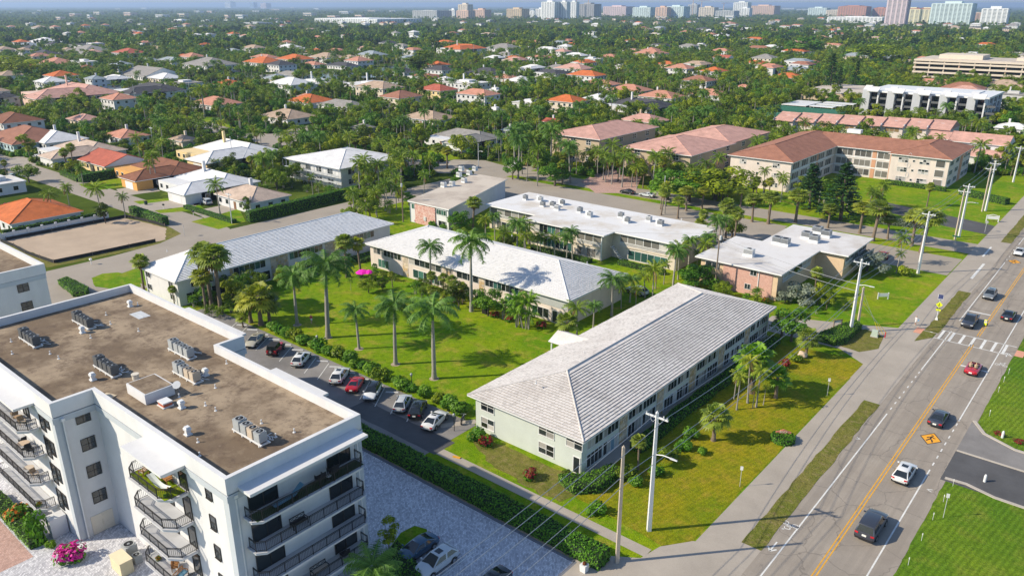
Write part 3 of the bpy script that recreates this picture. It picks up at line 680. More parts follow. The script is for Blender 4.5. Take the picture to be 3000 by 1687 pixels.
for i in range(n):      # painted band under the parapet
    a, b = bo[i], bo[(i+1)%n]; band.add([(a[0],a[1],ZR-1.25),(b[0],b[1],ZR-1.25),(b[0],b[1],ZR-.62),(a[0],a[1],ZR-.62)], [(0,1,2,3)])
    c, d = inset(Wpoly,.12)[i], inset(Wpoly,.12)[(i+1)%n]; band.add([(a[0],a[1],ZR-.62),(b[0],b[1],ZR-.62),(d[0],d[1],ZR-.62),(c[0],c[1],ZR-.62)], [(0,1,2,3)])
    band.add([(c[0],c[1],ZR-1.25),(d[0],d[1],ZR-1.25),(b[0],b[1],ZR-1.25),(a[0],a[1],ZR-1.25)], [(0,1,2,3)])
part(W, 'cornice_band', band, [WHITE_SHADE])
for x, y in ((-76.7,22.2),(-52.3,26.2),(-52.3,40.2)):
    q = .9; quo = MB()
    quo.box(x-q, x-.06, y+.06, y+.14, .1, ZR-1.3).box(x-.14, x-.06, y+.14, y+q, .1, ZR-1.3) if y < 30 else quo.box(x-.14, x-.06, y-q, y-.06, .1, ZR-1.3)
    part(W, 'corner_pilaster', quo, [WHITE_SHADE])
FL = [11.75, 8.65, 5.55, 2.45]
for z in FL:
    win(W, '-y', -55.6, 26.3, z+1.55, .9, 1.35, 1, 2, BRONZE, [GLASS, GLASS, BLIND], .05, sill=True)
    win(W, '+x', 24.9, -76.82, z+1.75, 1.3, 1.3, 2, 2, BRONZE, [GLASS], .05)
    win(W, '-y', -78.9, 22.3, z+1.55, .95, 1.5, 1, 2, BRONZE, GLASS, .07)
    win(W, '-y', -80.2, 22.3, z+1.2, 1.1, 2.2, 1, 1, BRONZE, GLASS, .07, 'balcony_door')
    win(W, '-y', -60.0, 26.3, z+1.2, 1.3, 2.2, 1, 1, BRONZE, GLASS, .07, 'balcony_door')
    win(W, '-y', -64.0, 26.3, z+1.2, 2.6, 2.2, 2, 1, BRONZE, GLASS, .07, 'balcony_door')
    win(W, '+x', 29.4, -52.4, z+1.2, 2.7, 2.2, 2, 1, BRONZE, GLASS, .07, 'balcony_door')
    win(W, '+x', 37.4, -52.4, z+1.2, 2.5, 2.2, 2, 1, BRONZE, GLASS, .07, 'balcony_door')
for x in (-87.5, -84.6): win(W, '-y', x, 22.3, 13.0, 1.6, 2.2, 2, 1, BRONZE, GLASS, .07, 'balcony_door')
dr = part(W, 'service_door', MB().box(-76.86,-76.76,23.6,25.8,.05,2.2).box(-76.78,-76.72,24.68,24.72,.1,2.15), [mat('cream_door', (.66,.60,.50), .6, .05)])
for x, y, f in ((-76.2,23.0,'+x'), (-52.0,26.9,'+x'), (-52.0,39.6,'+x'), (-76.9,41.0,'+x')): downspout(W, x-.45, y, 13.9, f)
def balcony(poly, z, name='balcony', open_edges=()):
    """slab with stepped edge, posts, rails and balusters along the edges that are not against the wall"""
    o = part(W, name, MB().prism(poly, z-.28, z-.06, 0).prism(inset(poly,-.08), z-.06, z, 1), [WHITE, DECK])
    ins = inset(poly, .10); n = len(ins); rl = MB()
    area = sum(poly[i][0]*poly[(i+1)%n][1]-poly[(i+1)%n][0]*poly[i][1] for i in range(n))
    for i in range(n):
        if i in open_edges: continue
        a, b = Vector(ins[i]), Vector(ins[(i+1)%n]); L = (b-a).length; ang = math.atan2(b.y-a.y, b.x-a.x)
        for zz, th in ((1.02,.05),(.90,.03),(.12,.03)): rl.cbox(((a.x+b.x)/2,(a.y+b.y)/2,z+zz), (L+.04,.05,th), 0, ang)
        k = max(1, round(L/1.5))
        for j in range(k+1): p = a.lerp(b, j/k); rl.cbox((p.x,p.y,z+.5), (.06,.06,1.0), 0, ang)
        kb = int(L/.16)
        for j in range(1, kb):
            p = a.lerp(b, j/kb); put('baluster', BAL, o, (p.x, p.y, z+.5))
    rl.build('railing', DARK, o); return o
BAL = MB().box(-.011,.011,-.011,.011,-.4,.4).mesh('baluster', [DARK])
for z in FL:
    balcony([(-66.2,26.2),(-66.2,24.6),(-65.4,23.9),(-60.3,23.9),(-59.2,24.7),(-59.2,26.2)], z, open_edges=(5,))
    balcony([(-52.3,27.4),(-51.2,27.4),(-50.6,28.1),(-50.6,38.6),(-51.2,39.2),(-52.3,39.2)], z, open_edges=(5,))
    balcony([(-93,22.2),(-93,20.4),(-82.2,20.4),(-81.4,21.2),(-81.4,22.2)], z, open_edges=(4,))
cn = MB(); cn.box(-66.4,-59.0,24.0,26.2,14.35,14.6).box(-66.2,-59.2,24.3,26.2,14.15,14.35); part(W, 'balcony_canopy', cn, [WHITE])
cn = MB(); cn.box(-52.3,-50.5,27.2,39.5,14.55,14.8).box(-52.3,-50.8,27.5,39.2,14.3,14.55); part(W, 'balcony_canopy', cn, [WHITE])
cn = MB(); cn.box(-93,-81.2,20.3,22.2,14.35,14.6); part(W, 'balcony_canopy', cn, [WHITE])
for a, b, y in ((-94,-80.5,43.4),(-69.5,-60.3,40.2)): part(W, 'balcony_canopy', MB().box(a,b,y,y+2.3,14.35,14.6).box(a+.2,b-.2,y,y+2.0,14.15,14.35), [WHITE])
part(W, 'pilaster_base', MB().box(-80.6,-79.4,20.6,22.2,0,2.2), [WHITE])
# its twin, cut by the left edge of the picture
W2 = thing('condominium', 'white condominium corner at the left edge, beyond the brown gravel roof', 'building', (-132, 30, 0))
q = rect(-150, -123.6, 12, 39.3)
part(W2, 'wall', MB().prism(inset(q,.12), 0, ZR-.5), [WHITE]); part(W2, 'roof', MB().prism(inset(q,.3), ZR-.5, ZR), [ROOF_BR])
pin, pout = inset(q,.42), q; n = 4; par = MB()
pts = [(x,y,ZR-.55) for x,y in pout] + [(x,y,ZP) for x,y in pout] + [(x,y,ZP) for x,y in pin] + [(x,y,ZR-.2) for x,y in pin]
par.add(pts, [(i,(i+1)%n,n+(i+1)%n,n+i) for i in range(n)] + [(n+i,n+(i+1)%n,2*n+(i+1)%n,2*n+i) for i in range(n)] + [(2*n+i,2*n+(i+1)%n,3*n+(i+1)%n,3*n+i) for i in range(n)])
part(W2, 'parapet', par, [WHITE]); part(W2, 'cornice_band', MB().box(-123.75,-123.62,12.1,39.2,13.75,14.4), [WHITE_SHADE])
for z in FL[:3]: win(W2, '+x', 35.9, -123.72, z+1.5, 1.4, 1.4, 2, 2, BRONZE, GLASS, .07); win(W2, '+x', 29.0, -123.72, z+1.5, 1.4, 1.4, 2, 2, BRONZE, GLASS, .07)
# roof hatch house and roof furniture
HB = thing('stair_bulkhead', 'low white roof box with brown top in the middle of the gravel roof', 'roof box', (-73.2, 30.4, ZR))
part(HB, 'wall', MB().box(-75.2,-71.3,28.9,31.9,ZR,ZR+1.1), [WHITE]); part(HB, 'top', MB().box(-75.05,-71.45,29.05,31.75,ZR+1.1,ZR+1.13), [ROOF_BR])
CBODY = [mat('condenser_grey', (.36, .38, .39), .5, .1, 3), mat('condenser_tan', (.50, .42, .33), .6, .15, 3), mat('condenser_charcoal', (.10, .105, .11), .5, .1, 3)]
FAN = mat('fan_black', (.015, .015, .017), .6, .1)
def condenser_meshes(k):
    b = MB(); b.box(-.42,.42,-.42,.42,.04,.98); g = MB(); g.tube([(0,0,.97),(0,0,1.0)], [.36,.36], 20); rg = MB()
    for i in range(20):
        a0, a1 = 2*math.pi*i/20, 2*math.pi*(i+1)/20
        rg.add([(.40*math.cos(a0),.40*math.sin(a0),1.03),(.40*math.cos(a1),.40*math.sin(a1),1.03),(.33*math.cos(a1),.33*math.sin(a1),1.03),(.33*math.cos(a0),.33*math.sin(a0),1.03)], [(0,1,2,3)])
    for s in (-1, 1):
        for i in range(6): b.box(s*.425-.006, s*.425+.006, -.36, .36, .14+.13*i, .20+.13*i); b.box(-.36,.36,s*.425-.006,s*.425+.006,.14+.13*i,.20+.13*i)
    h = MB().tube([(0,0,1.0),(0,0,1.05)], [.11,.09], 10)
    return b.mesh('casing', [CBODY[k]]), g.mesh('fan_grille', [FAN]), rg.mesh('fan_ring', [CBODY[k]]), h.mesh('fan_hub', [GREYM])
CM = [condenser_meshes(k) for k in range(3)]
ORD = ['first', 'second', 'third', 'fourth', 'fifth', 'sixth', 'seventh', 'eighth', 'ninth', 'tenth', 'eleventh', 'twelfth', 'thirteenth', 'fourteenth', 'fifteenth', 'sixteenth', 'seventeenth', 'eighteenth', 'nineteenth', 'twentieth']
def condenser(x, y, z, k, label, group, s=1.0):
    t = thing('air_conditioner', label, 'air conditioner', (x, y, z), rng.uniform(-.05,.05), group); t.scale = (s, s, s)
    for nm, me in zip(('casing', 'fan_grille', 'fan_ring', 'fan_hub'), CM[k]): put(nm, me, t)
    return t
CL = [('nearest the left edge', -97.7, 27.2, 2), ('by the far parapet', -98.3, 33.7, 2), ('left of the roof box', -83.0, 29.7, 2), ('in the far row near the parapet jog', -81.0, 37.0, 0), ('right of the hatch, with rusty end unit', -75.2, 34.4, 1), ('near the front corner', -59.2, 31.9, 0)]
CL = [('nearest the left edge', -98.0, 27.5, 2), ('by the far parapet', -98.8, 33.8, 2), ('left of the roof box', -83.4, 29.8, 2), ('beside the parapet jog', -81.4, 37.2, 0), ('behind the roof box', -75.4, 34.6, 0), ('near the front corner', -59.6, 32.1, 0)]
for ph, x, y, k in CL:
    rk = thing('equipment_rack', 'white rail rack under the air conditioners '+ph, 'rack', (x+1.6, y, ZR), 0, 'racks on the gravel roof')
    part(rk, 'rail', MB().box(x-.7,x+4.0,y-.5,y-.36,ZR+.18,ZR+.3), [METAL_W]); part(rk, 'rail', MB().box(x-.7,x+4.0,y+.36,y+.5,ZR+.18,ZR+.3), [METAL_W])
    for i in range(4): part(rk, 'foot', MB().box(x-.5+1.35*i,x-.36+1.35*i,y-.5,y+.5,ZR,ZR+.18), [METAL_W])
    for i in range(4):
        kk = 1 if (ph == 'behind the roof box' and i > 1) else (1 if (k == 0 and i == 2 and ph[0] == 'n') else k)
        condenser(x+1.08*i, y, ZR+.3, kk, '%s air conditioner from the left in the row %s' % (ORD[i], ph), 'air conditioners on the gravel roof', 1.0+.12*(i == 0))
    pp = thing('refrigerant_pipes', 'tangle of white pipes beside the air conditioners '+ph, 'pipes', (x+1.6, y+.9, ZR), 0, 'pipes on the gravel roof')
    mb = MB()
    for i in range(7):
        a = x-.4+rng.random()*4.2; mb.tube([(a,y+.6,ZR+.35),(a+rng.uniform(-.5,.5),y+.9,ZR+.1+rng.random()*.2),(a+rng.uniform(-1,1),y+1.2+rng.random()*.5,ZR+.05)], .035, 5)
    part(pp, 'pipe', mb, [METAL_W])
def vent(x, y, z, big, label, group):
    mb = MB()
    if big: mb.box(-.3,.3,-.3,.3,0,.12).box(-.2,.2,-.2,.2,.12,.5).box(-.3,.3,-.26,.26,.5,.72).box(-.22,.22,-.2,.2,.72,.86)
    else: mb.lathe([(.15,0),(.14,.04),(.05,.06),(.05,.32),(.075,.34),(.075,.4)], 10)
    return tag(mb.build('roof_vent', METAL_W, None, loc=(x, y, z)), label, 'vent', group)
bigv = [((383,1005-110),), ]
for i, (px, py, ph) in enumerate(((382,898,'near the far corner'),(242,975,'between two air conditioner rows'),(528,1025,'beyond the far air conditioners'),(603,1100,'right of the row behind the roof box'),(273,1113,'left of the roof box'),(533,1195,'in front of the roof box'),(551,1273,'near the front parapet'))):
    x, y = G(px, py, ZR); vent(x, y, ZR, True, 'square white roof vent '+ph, 'vents on the gravel roof')
sv = [(33,1001),(147,1037),(266,990),(324,950),(311,923),(406,970),(404,894),(172,1051),(357,1084),(664,1065),(631,1136),(525,1163),(602,1188),(632,1203),(580,1295),(766,1240),(808,1280),(862,1266),(585,1335),(36,1037)]
for (px, py) in sorted(sv): 
    x, y = G(px, py, ZR); i = sorted(sv).index((px,py)); vent(x, y, ZR, False, 'small white vent pipe on the gravel roof, %s from the left' % ORD[i], 'vents on the gravel roof')
tag(MB().box(-.65,.65,-.55,.55,0,.1,0).box(-.55,.55,-.45,.45,.1,.42,1).box(-.6,.6,-.5,.5,.42,.55,0).build('roof_hatch', [METAL_W, mat('rust_red', (.42,.12,.07), .8, .2, 4)], None, loc=(*G(485,1187,ZR), ZR)), 'white roof hatch with rust red sides beside the roof box', 'hatch')
tag(MB().box(-.7,.7,-.4,.4,0,.08).build('roof_board', mat('tan_board', (.55,.46,.33), .8, .15), None, loc=(*G(318,1160,ZR), ZR), rz=.3), 'tan board lying by the front parapet of the gravel roof', 'board')
tag(MB().tube([(0,0,0),(0,0,.55)], .34, 16).tube([(0,0,.55),(0,0,.62)], .4, 16).build('roof_drum', mat('cream_drum', (.62,.57,.48), .6, .08), None, loc=(*G(398,1110,ZR), ZR)), 'cream drum vent behind the roof box', 'vent')
dish = thing('satellite_dish', 'grey satellite dish at the corner of the roof box', 'satellite dish', (-71.0, 32.2, ZR))
part(dish, 'mast', MB().tube([(-71.0,32.2,ZR),(-71.0,32.2,ZR+.9)], .03, 6), [GREYM]); part(dish, 'dish', MB().tube([(-71.0,32.2,ZR+1.0),(-70.9,32.05,ZR+1.08),(-70.82,31.95,ZR+1.2)], [.05,.3,.42], 14), [LTGREYM], True)
tag(MB().box(-1.3,1.3,-.75,.75,0,.03).box(-1.0,1.0,-.1,.1,.03,.06).build('roof_patch', LTGREYM, None, loc=(*G(410,923,ZR), ZR+.004), rz=0), 'grey rectangular patch on the far end of the gravel roof', 'roof patch')

# balcony furniture
WICK = mat('tan_wicker', (.36, .25, .16), .8, .2, 6); TEAK = mat('teak', (.36, .17, .06), .6, .2, 4); CUSH = mat('beige_cushion', (.52, .45, .38), .9, .08); BLUEC = mat('blue_cushion', (.12, .28, .42), .9, .1); DKW = mat('dark_wicker', (.025,.025,.03), .7, .2)
def chair(x, y, z, rz, mt, cm, label, group='furniture on the balconies', s=1.0):
    t = thing('patio_chair', label, 'chair', (x, y, z), rz, group); t.scale = (s,)*3
    for sx in (-1, 1):
        for sy in (-1, 1): MB().box(sx*.25-.02,sx*.25+.02,sy*.25-.02,sy*.25+.02,0,.4).build('leg', mt, t)
    MB().box(-.29,.29,-.29,.29,.36,.46).build('seat', cm, t); MB().add([(-.29,.24,.46),(.29,.24,.46),(.29,.36,.95),(-.29,.36,.95),(-.29,.30,.46),(.29,.30,.46),(.29,.42,.95),(-.29,.42,.95)], [(0,1,2,3),(4,5,6,7),(0,3,7,4),(1,2,6,5),(3,2,6,7)]).build('backrest', mt, t)
    for sx in (-1, 1): MB().box(sx*.29-.025,sx*.29+.025,-.25,.3,.6,.64).box(sx*.29-.02,sx*.29+.02,-.25,-.21,.4,.6).build('armrest', mt, t)
    return t
def table(x, y, z, r, h, mt, label, group='furniture on the balconies'):
    t = thing('patio_table', label, 'table', (x, y, z), 0, group)
    MB().tube([(0,0,h-.04),(0,0,h)], r, 20).build('top', mt, t); MB().tube([(0,0,.05),(0,0,h-.04)], .05, 8).build('leg', DARK, t); MB().tube([(0,0,0),(0,0,.05)], r*.5, 14).build('base', DARK, t)
def bench(x, y, z, rz, w, mt, cm, label, cat='bench', name='garden_bench'):
    t = thing(name, label, cat, (x, y, z), rz, 'furniture on the balconies')
    for sx in (-1, 1):
        for sy in (-1, 1): MB().box(sx*w/2-.03,sx*w/2+.03,sy*.27-.03,sy*.27+.03,0,.62 if sy < 0 else .95).build('leg', mt, t)
        MB().box(sx*w/2-.03,sx*w/2+.03,-.3,.3,.60,.66).build('armrest', mt, t)
    MB().box(-w/2,w/2,-.28,.28,.36,.46).build('seat', cm, t); bb = MB().box(-w/2,w/2,.25,.3,.88,.95).box(-w/2,w/2,.25,.3,.5,.55)
    for k in range(3):
        a, b = -w/2+w*k/3, -w/2+w*(k+1)/3; bb.tube([(a,.275,.55),(b,.275,.9)], .025, 5).tube([(a,.275,.9),(b,.275,.55)], .025, 5)
    bb.build('backrest', mt, t); return t
f0, f1, f2, f3 = FL
table(-84.2, 21.3, f0, .42, .6, WICK, 'round wicker table on the top balcony at the left edge'); chair(-83.1, 21.3, f0, 1.6, WICK, CUSH, 'wicker chair on the top left balcony, right of its table'); chair(-85.4, 21.4, f0, -1.6, WICK, CUSH, 'wicker chair on the top left balcony, left of its table')
table(-84.0, 21.2, f1, .6, .72, mat('tan_stone_top', (.56,.44,.34), .5, .1), 'large round tan table on the third floor left balcony'); chair(-82.7, 21.3, f1, 1.6, DARK, DKW, 'dark chair beside the large round tan table'); chair(-85.2, 21.5, f1, -1.4, DARK, DKW, 'dark chair behind the large round tan table')
table(-84.6, 21.3, f2, .5, .6, CUSH, 'small round table on the second floor left balcony'); chair(-83.1, 21.3, f2, 1.7, WICK, CUSH, 'beige chair on the second floor left balcony by the railing')
bush('orange', -82.6, 20.9, .45, 'potted plant with orange flowers on the lowest left balcony', cat='plant', name='potted_plant').location.z = f3
sheet_o = tag(MB().box(-66.0,-59.5,24.2,26.1,f0+.004,f0+.03).build('grass_mat', GRASS), 'green artificial grass mat on the top front balcony', 'mat')
bench(-65.0, 25.4, f0, -1.2, 1.5, TEAK, CUSH, 'cushioned teak sofa at the left end of the top front balcony', 'sofa', 'patio_sofa'); bench(-62.3, 25.8, f0, 0, 1.4, TEAK, TEAK, 'teak bench against the wall of the top front balcony')
hm = thing('hammock', 'pale striped hammock on a wooden stand on the top front balcony', 'hammock', (-61.6, 24.9, f0))
mb = MB(); 
for i in range(12):
    f = i/11; x = -63.4+3.4*f; zz = f0+.75-.42*math.sin(math.pi*f); mb.v += [(x,24.6,zz+.06),(x,24.9,zz),(x,25.2,zz+.06)]
for i in range(11):
    for j in range(2): mb.f.append([i*3+j,(i+1)*3+j,(i+1)*3+j+1,i*3+j+1]); mb.m.append(0); mb.r.append(.5)
part(hm, 'sling', mb, [mat('pale_canvas', (.62,.68,.68), .9, .05)]); part(hm, 'stand', MB().tube([(-63.6,24.9,f0+.85),(-62.8,24.9,f0+.15),(-60.8,24.9,f0+.15),(-60.0,24.9,f0+.85)], .05, 6), [TEAK])
bush('bright', -60.0, 24.6, .35, 'potted plant beside the hammock on the top front balcony', cat='plant', name='potted_plant').location.z = f0
bench(-60.6, 24.9, f3, 2.0, 1.3, TEAK, BLUEC, 'wooden sofa with blue cushions on the lowest front balcony', 'sofa', 'patio_sofa'); bench(-62.4, 25.3, f3, 2.6, 1.1, TEAK, TEAK, 'wooden bench on the lowest front balcony')
bush('orange', -64.8, 24.8, .4, 'potted red flowers at the end of the lowest front balcony', cat='plant', name='potted_plant').location.z = f3
sheet_o = tag(MB().box(-52.1,-50.8,27.7,39.0,f0+.004,f0+.03).build('grass_mat', mat('dark_turf', (.03,.06,.02), .95, .2, 4)), 'dark green mat on the top road-side balcony', 'mat')
ch = thing('chaise_lounge', 'blue sling lounger leaning up on the top road-side balcony', 'lounger', (-51.3, 31.0, f0)); part(ch, 'sling', MB().add([(-51.6,29.6,f0+.3),(-51.0,29.6,f0+.3),(-51.0,31.6,f0+.4),(-51.6,31.6,f0+.4),(-51.6,32.6,f0+1.1),(-51.0,32.6,f0+1.1)], [(0,1,2,3),(3,2,5,4)]), [BLUEC]); part(ch, 'frame', MB().tube([(-51.3,29.6,f0+.28),(-51.3,31.6,f0+.36),(-51.3,32.6,f0+1.05)], .03, 5).box(-51.6,-51.0,29.9,29.95,f0,f0+.3).box(-51.6,-51.0,31.8,31.85,f0,f0+.4), [DARK])
chair(-51.5, 34.6, f0, -1.57, DARK, DKW, 'round dark wicker chair on the top road-side balcony', s=1.25); chair(-51.5, 36.0, f0, -1.57, DARK, DKW, 'larger round wicker chair by the far end of the top balcony', s=1.35); table(-51.2, 35.3, f0, .25, .5, LTGREYM, 'small pale side table between the round wicker chairs')
bench(-51.5, 32.0, f1, 1.57, 1.5, DARK, DKW, 'black metal bench with crossed back on the third floor road-side balcony')
bench(-51.5, 33.6, f3, 1.57, 1.7, DKW, CUSH, 'dark wicker sofa with white cushions on the low road-side balcony', 'sofa', 'patio_sofa'); chair(-51.4, 36.4, f3, -1.57, DARK, DKW, 'dark wicker armchair at the far end of the low balcony', s=1.2)

# ---------------------------------------------------------------- tiled two-storey apartment blocks
def block(label, x0, x1, y0, y1, over, zw, wallm, tm, rise, seed, name='apartment_building'):
    b = thing(name, label, 'building', ((x0+x1)/2, (y0+y1)/2, 0))
    part(b, 'wall', MB().box(x0+over, x1-over, y0+over, y1-over, 0, zw), [wallm])
    tiled_roof(b, x0, x1, y0, y1, zw+.05, rise, tm, seed)
    part(b, 'gutter', MB().box(x0-.06,x0+.06,y0,y1,zw-.12,zw+.06).box(x1-.06,x1+.06,y0,y1,zw-.12,zw+.06).box(x0,x1,y0-.06,y0+.06,zw-.12,zw+.06).box(x0,x1,y1-.06,y1+.06,zw-.12,zw+.06), [METAL_W])
    return b
ZE = 4.95
C = block('pale green two-storey block with weathered white tile roof beside the road', -61.7, -43.5, 64.6, 120.0, .75, ZE, GREENW, TILE_C, 2.85, 5)
# porch wing on the courtyard side
mb = MB(); mb.box(-63.6,-62.0,85,89,ZE-.1,ZE+.04); mb.add([(-64,84.6,ZE+.06),(-60,84.6,ZE+.06),(-60,89.4,ZE+.06),(-64,89.4,ZE+.06),(-58.2,87,ZE+1.25),(-64,87,ZE+1.1)], [(0,1,4,5),(2,3,5,4),(3,0,5)]); part(C, 'porch_roof', mb, [TILE_C])
part(C, 'porch_post', MB().box(-63.7,-63.5,84.9,85.1,0,ZE-.1), [GREENW]); part(C, 'porch_post', MB().box(-63.7,-63.5,88.9,89.1,0,ZE-.1), [GREENW])
yw = 64.6+.75
for u, z, w in ((-58.9,3.95,1.9),(-49.4,3.95,2.0),(-45.3,3.95,2.0),(-58.9,1.45,1.9),(-49.4,1.45,2.0)): win(C, '-y', u, yw, z, w+.25, 1.45, 2, 2, METAL_W, [GLASS, GLASS, BLIND], .06, sill=True)
dd = win(C, '-y', -44.9, yw, 1.1, .85, 2.1, 1, 1, METAL_W, GLASS, .1, 'door')
xw = -43.5-.75
yy = 66.3
segs = []
for k in range(6):
    segs += [(yy+1.75, 3.2), (yy+5.25, 3.2)]
    if k < 5: stone_panel(C, '+x', yy+7.2, yy+9.0, xw, .1, ZE-.15, 50+k)
    yy += 9.1
for u, w in segs:
    if u > 118.5: continue
    for z in (3.75, 1.25): win(C, '+x', u, xw, z, w, 1.75, 4, 1, METAL_W, [GLASS, GLASS, GLASS, GLASS, BLIND], .05)
part(C, 'service_door', MB().box(xw,xw+.05,71.6,72.4,.05,2.1), [mat('slate_blue_door', (.16,.27,.36), .6, .05)])
part(C, 'patio_slab', MB().box(xw,xw+1.6,66,119,0,.1), [SIDEW])
for i, (px, py) in enumerate(((1938,903),(1865,943),(1711,1030),(1570,1122))):
    vx, vy = G(px, py, 7.4); vent(vx, vy, ZE+.05+2.85*(1-abs(vx+52.6)/9.1)*.98, False, 'small vent pipe on the weathered roof, %s from the far end' % ORD[i], 'vents on the weathered roof')
B_ = block('white tiled two-storey block at the back of the courtyard lawn', -124.3, -71.3, 100, 118.6, .75, ZE, PINKW, TILE_B, 3.1, 6)
yw = 100.75
for u0, n in ((-121.5,8),): win(B_, '-y', -118.2, yw, 3.85, 8.4, 1.4, 8, 1, METAL_W, [GLASS, BLIND, GLASS]); 
for u, w, n, g in ((-107.0,9.0,6,[GLASS,BLIND,GLASS_G]),(-95.5,5.5,4,[GLASS]),(-87.0,8.0,8,[GLASS_G,GLASS,GLASS_G]),):
    win(B_, '-y', u, yw, 3.85, w, 1.4, n, 1, METAL_W, g)
for u, w, n in ((-119.5,3.2,3),(-106.0,9.0,6),(-84.5,3.4,2),(-78.0,3.6,3)): win(B_, '-y', u, yw, 1.3, w, 1.7, n, 1, METAL_W, [GLASS, GLASS_G])
win(B_, '-y', -74.8, yw, 1.15, 1.0, 2.1, 1, 1, METAL_W, GLASS, .09, 'door')
for k, (a, b) in enumerate(((-113.6,-111.9),(-102.2,-99.4),(-92.6,-91.2),(-82.8,-81.0))): stone_panel(B_, '-y', a, b, yw, .1, ZE-.15, 70+k)
SH = mat('corrugated_shutter', (.50,.52,.53), .5, .06, 3)
o = part(B_, 'storm_shutter', MB().box(-80.6,-72.2,yw-.06,yw+.01,2.95,4.8), [SH])
mb = MB()
for i in range(34): mb.box(-80.55+.245*i,-80.43+.245*i,yw-.10,yw-.06,2.95,4.8)
mb.build('shutter_rib', SH, o)
for i,(px,py) in enumerate(((1720,770),(1500,690))): vx, vy = G(px,py,6.5); vent(vx, vy, ZE+1.4, False, 'small vent pipe on the clean white roof, %s' % ('right end' if i == 0 else 'middle'), 'vents on the clean white roof')
A_ = block('long white tiled block with silver roof courses at left of the courtyard', -145.4, -131.4, 62.0, 114.5, .7, ZE, WHITE, TILE_A, 3.0, 8)
xw = -131.4-.7
for u, w, n, g in ((67.5,4.5,3,[GLASS]),(77.5,7.0,6,[GLASS_G,GLASS]),(90.8,8.2,8,[GLASS,GLASS_G]),(104.5,9.0,9,[GLASS,GLASS_G])): win(A_, '+x', u, xw, 3.8, w, 1.4, n, 1, METAL_W, g)
for u, w, n in ((65.2,2.2,2),(70.5,2.6,2),(80,3.6,2),(91,3.4,3)): win(A_, '+x', u, xw, 1.25, w, 1.8, n, 1, METAL_W, [GLASS])
for k,(a,b) in enumerate(((73.2,73.9),(82.2,86.3),(95.6,99.2))): stone_panel(A_, '+x', a, b, xw, .1, ZE-.15, 90+k)
for u in (-143.2,-134.6):
    for z in (3.8,1.3): win(A_, '-y', u, 62.7, z, 1.5, 1.1, 2, 1, METAL_W, [GLASS], .06, sill=True)
vx, vy = G(490,740,5.6); vent(vx, vy, ZE+.9, False, 'small vent on the end slope of the silver-coursed roof', None)
# ---------------------------------------------------------------- flat-roofed blocks beyond the courtyard
def flatroofmat(name, col, stain):
    m, t, o = nt(name); b = N(t, 'ShaderNodeBsdfPrincipled'); v = coords(t)
    c = mixc(t, ramp(t, noise(t, .12, 6, .65, v), [(.46, 0.0), (.66, .85)]), col, stain)
    c = mixc(t, ramp(t, noise(t, 1.4, 5, .7, v), [(.6, 0.0), (.8, .5)]), c, tuple(q*.7 for q in stain))
    t.links.new(c, b.inputs['Base Color']); b.inputs['Roughness'].default_value = .8; t.links.new(b.outputs[0], o.inputs[0]); MATS[name] = m; return m
RW = flatroofmat('white_roof_membrane', (.66, .66, .67), (.5, .44, .36)); RW2 = flatroofmat('stained_white_roof', (.64, .63, .63), (.46, .42, .38)); RT = flatroofmat('tan_roof_membrane', (.55, .485, .41), (.36, .30, .25))
def brickmat(name, c1, c2, mo, s=6.0):
    m, t, o = nt(name); b = N(t, 'ShaderNodeBsdfPrincipled'); v = coords(t); sx = N(t, 'ShaderNodeSeparateXYZ'); t.links.new(v, sx.inputs[0])
    ad = N(t, 'ShaderNodeMath', operation='ADD'); t.links.new(sx.outputs[0], ad.inputs[0]); t.links.new(sx.outputs[1], ad.inputs[1])
    cb = N(t, 'ShaderNodeCombineXYZ'); t.links.new(ad.outputs[0], cb.inputs[0]); t.links.new(sx.outputs[2], cb.inputs[1])
    br = N(t, 'ShaderNodeTexBrick'); t.links.new(cb.outputs[0], br.inputs[0]); br.inputs['Scale'].default_value = s
    for k, c in (('Color1', c1), ('Color2', c2), ('Mortar', mo)): br.inputs[k].default_value = (*c, 1)
    br.inputs['Mortar Size'].default_value = .02; br.inputs['Row Height'].default_value = .5; br.inputs['Brick Width'].default_value = 1.3
    c = mixc(t, .6, br.outputs[0], mixc(t, noise(t, .9, 5, .7, v), (.7, .7, .7), (1.25, 1.2, 1.2)), 'MULTIPLY')
    t.links.new(c, b.inputs['Base Color']); b.inputs['Roughness'].default_value = .9; t.links.new(b.outputs[0], o.inputs[0]); MATS[name] = m; return m
BRICK = brickmat('pink_brick', (.50, .27, .22), (.62, .38, .31), (.55, .45, .4)); BRICK_R = brickmat('mottled_red_brick', (.45, .16, .13), (.66, .50, .45), (.5, .42, .38), 4.0); BRICK_O = brickmat('orange_brick', (.52, .25, .14), (.58, .32, .2), (.5, .4, .32), 5.0)
FASC = mat('white_fascia', (.74, .74, .75), .6, .05); YEL = mat('yellow_stucco', (.62, .46, .31), .85, .08); SCREEN = glassmat('screen_mesh', (.10, .095, .085), .6)
def flat_block(label, poly, zr, over, wallm, roofm, name='apartment_building'):
    xs, ys = [p[0] for p in poly], [p[1] for p in poly]; b = thing(name, label, 'building', (sum(xs)/len(xs), sum(ys)/len(ys), 0))
    part(b, 'wall', MB().prism(inset(poly, over), 0, zr-.25), [wallm]); part(b, 'roof', MB().prism(poly, zr-.25, zr, 1, 0), [roofm, FASC]); return b
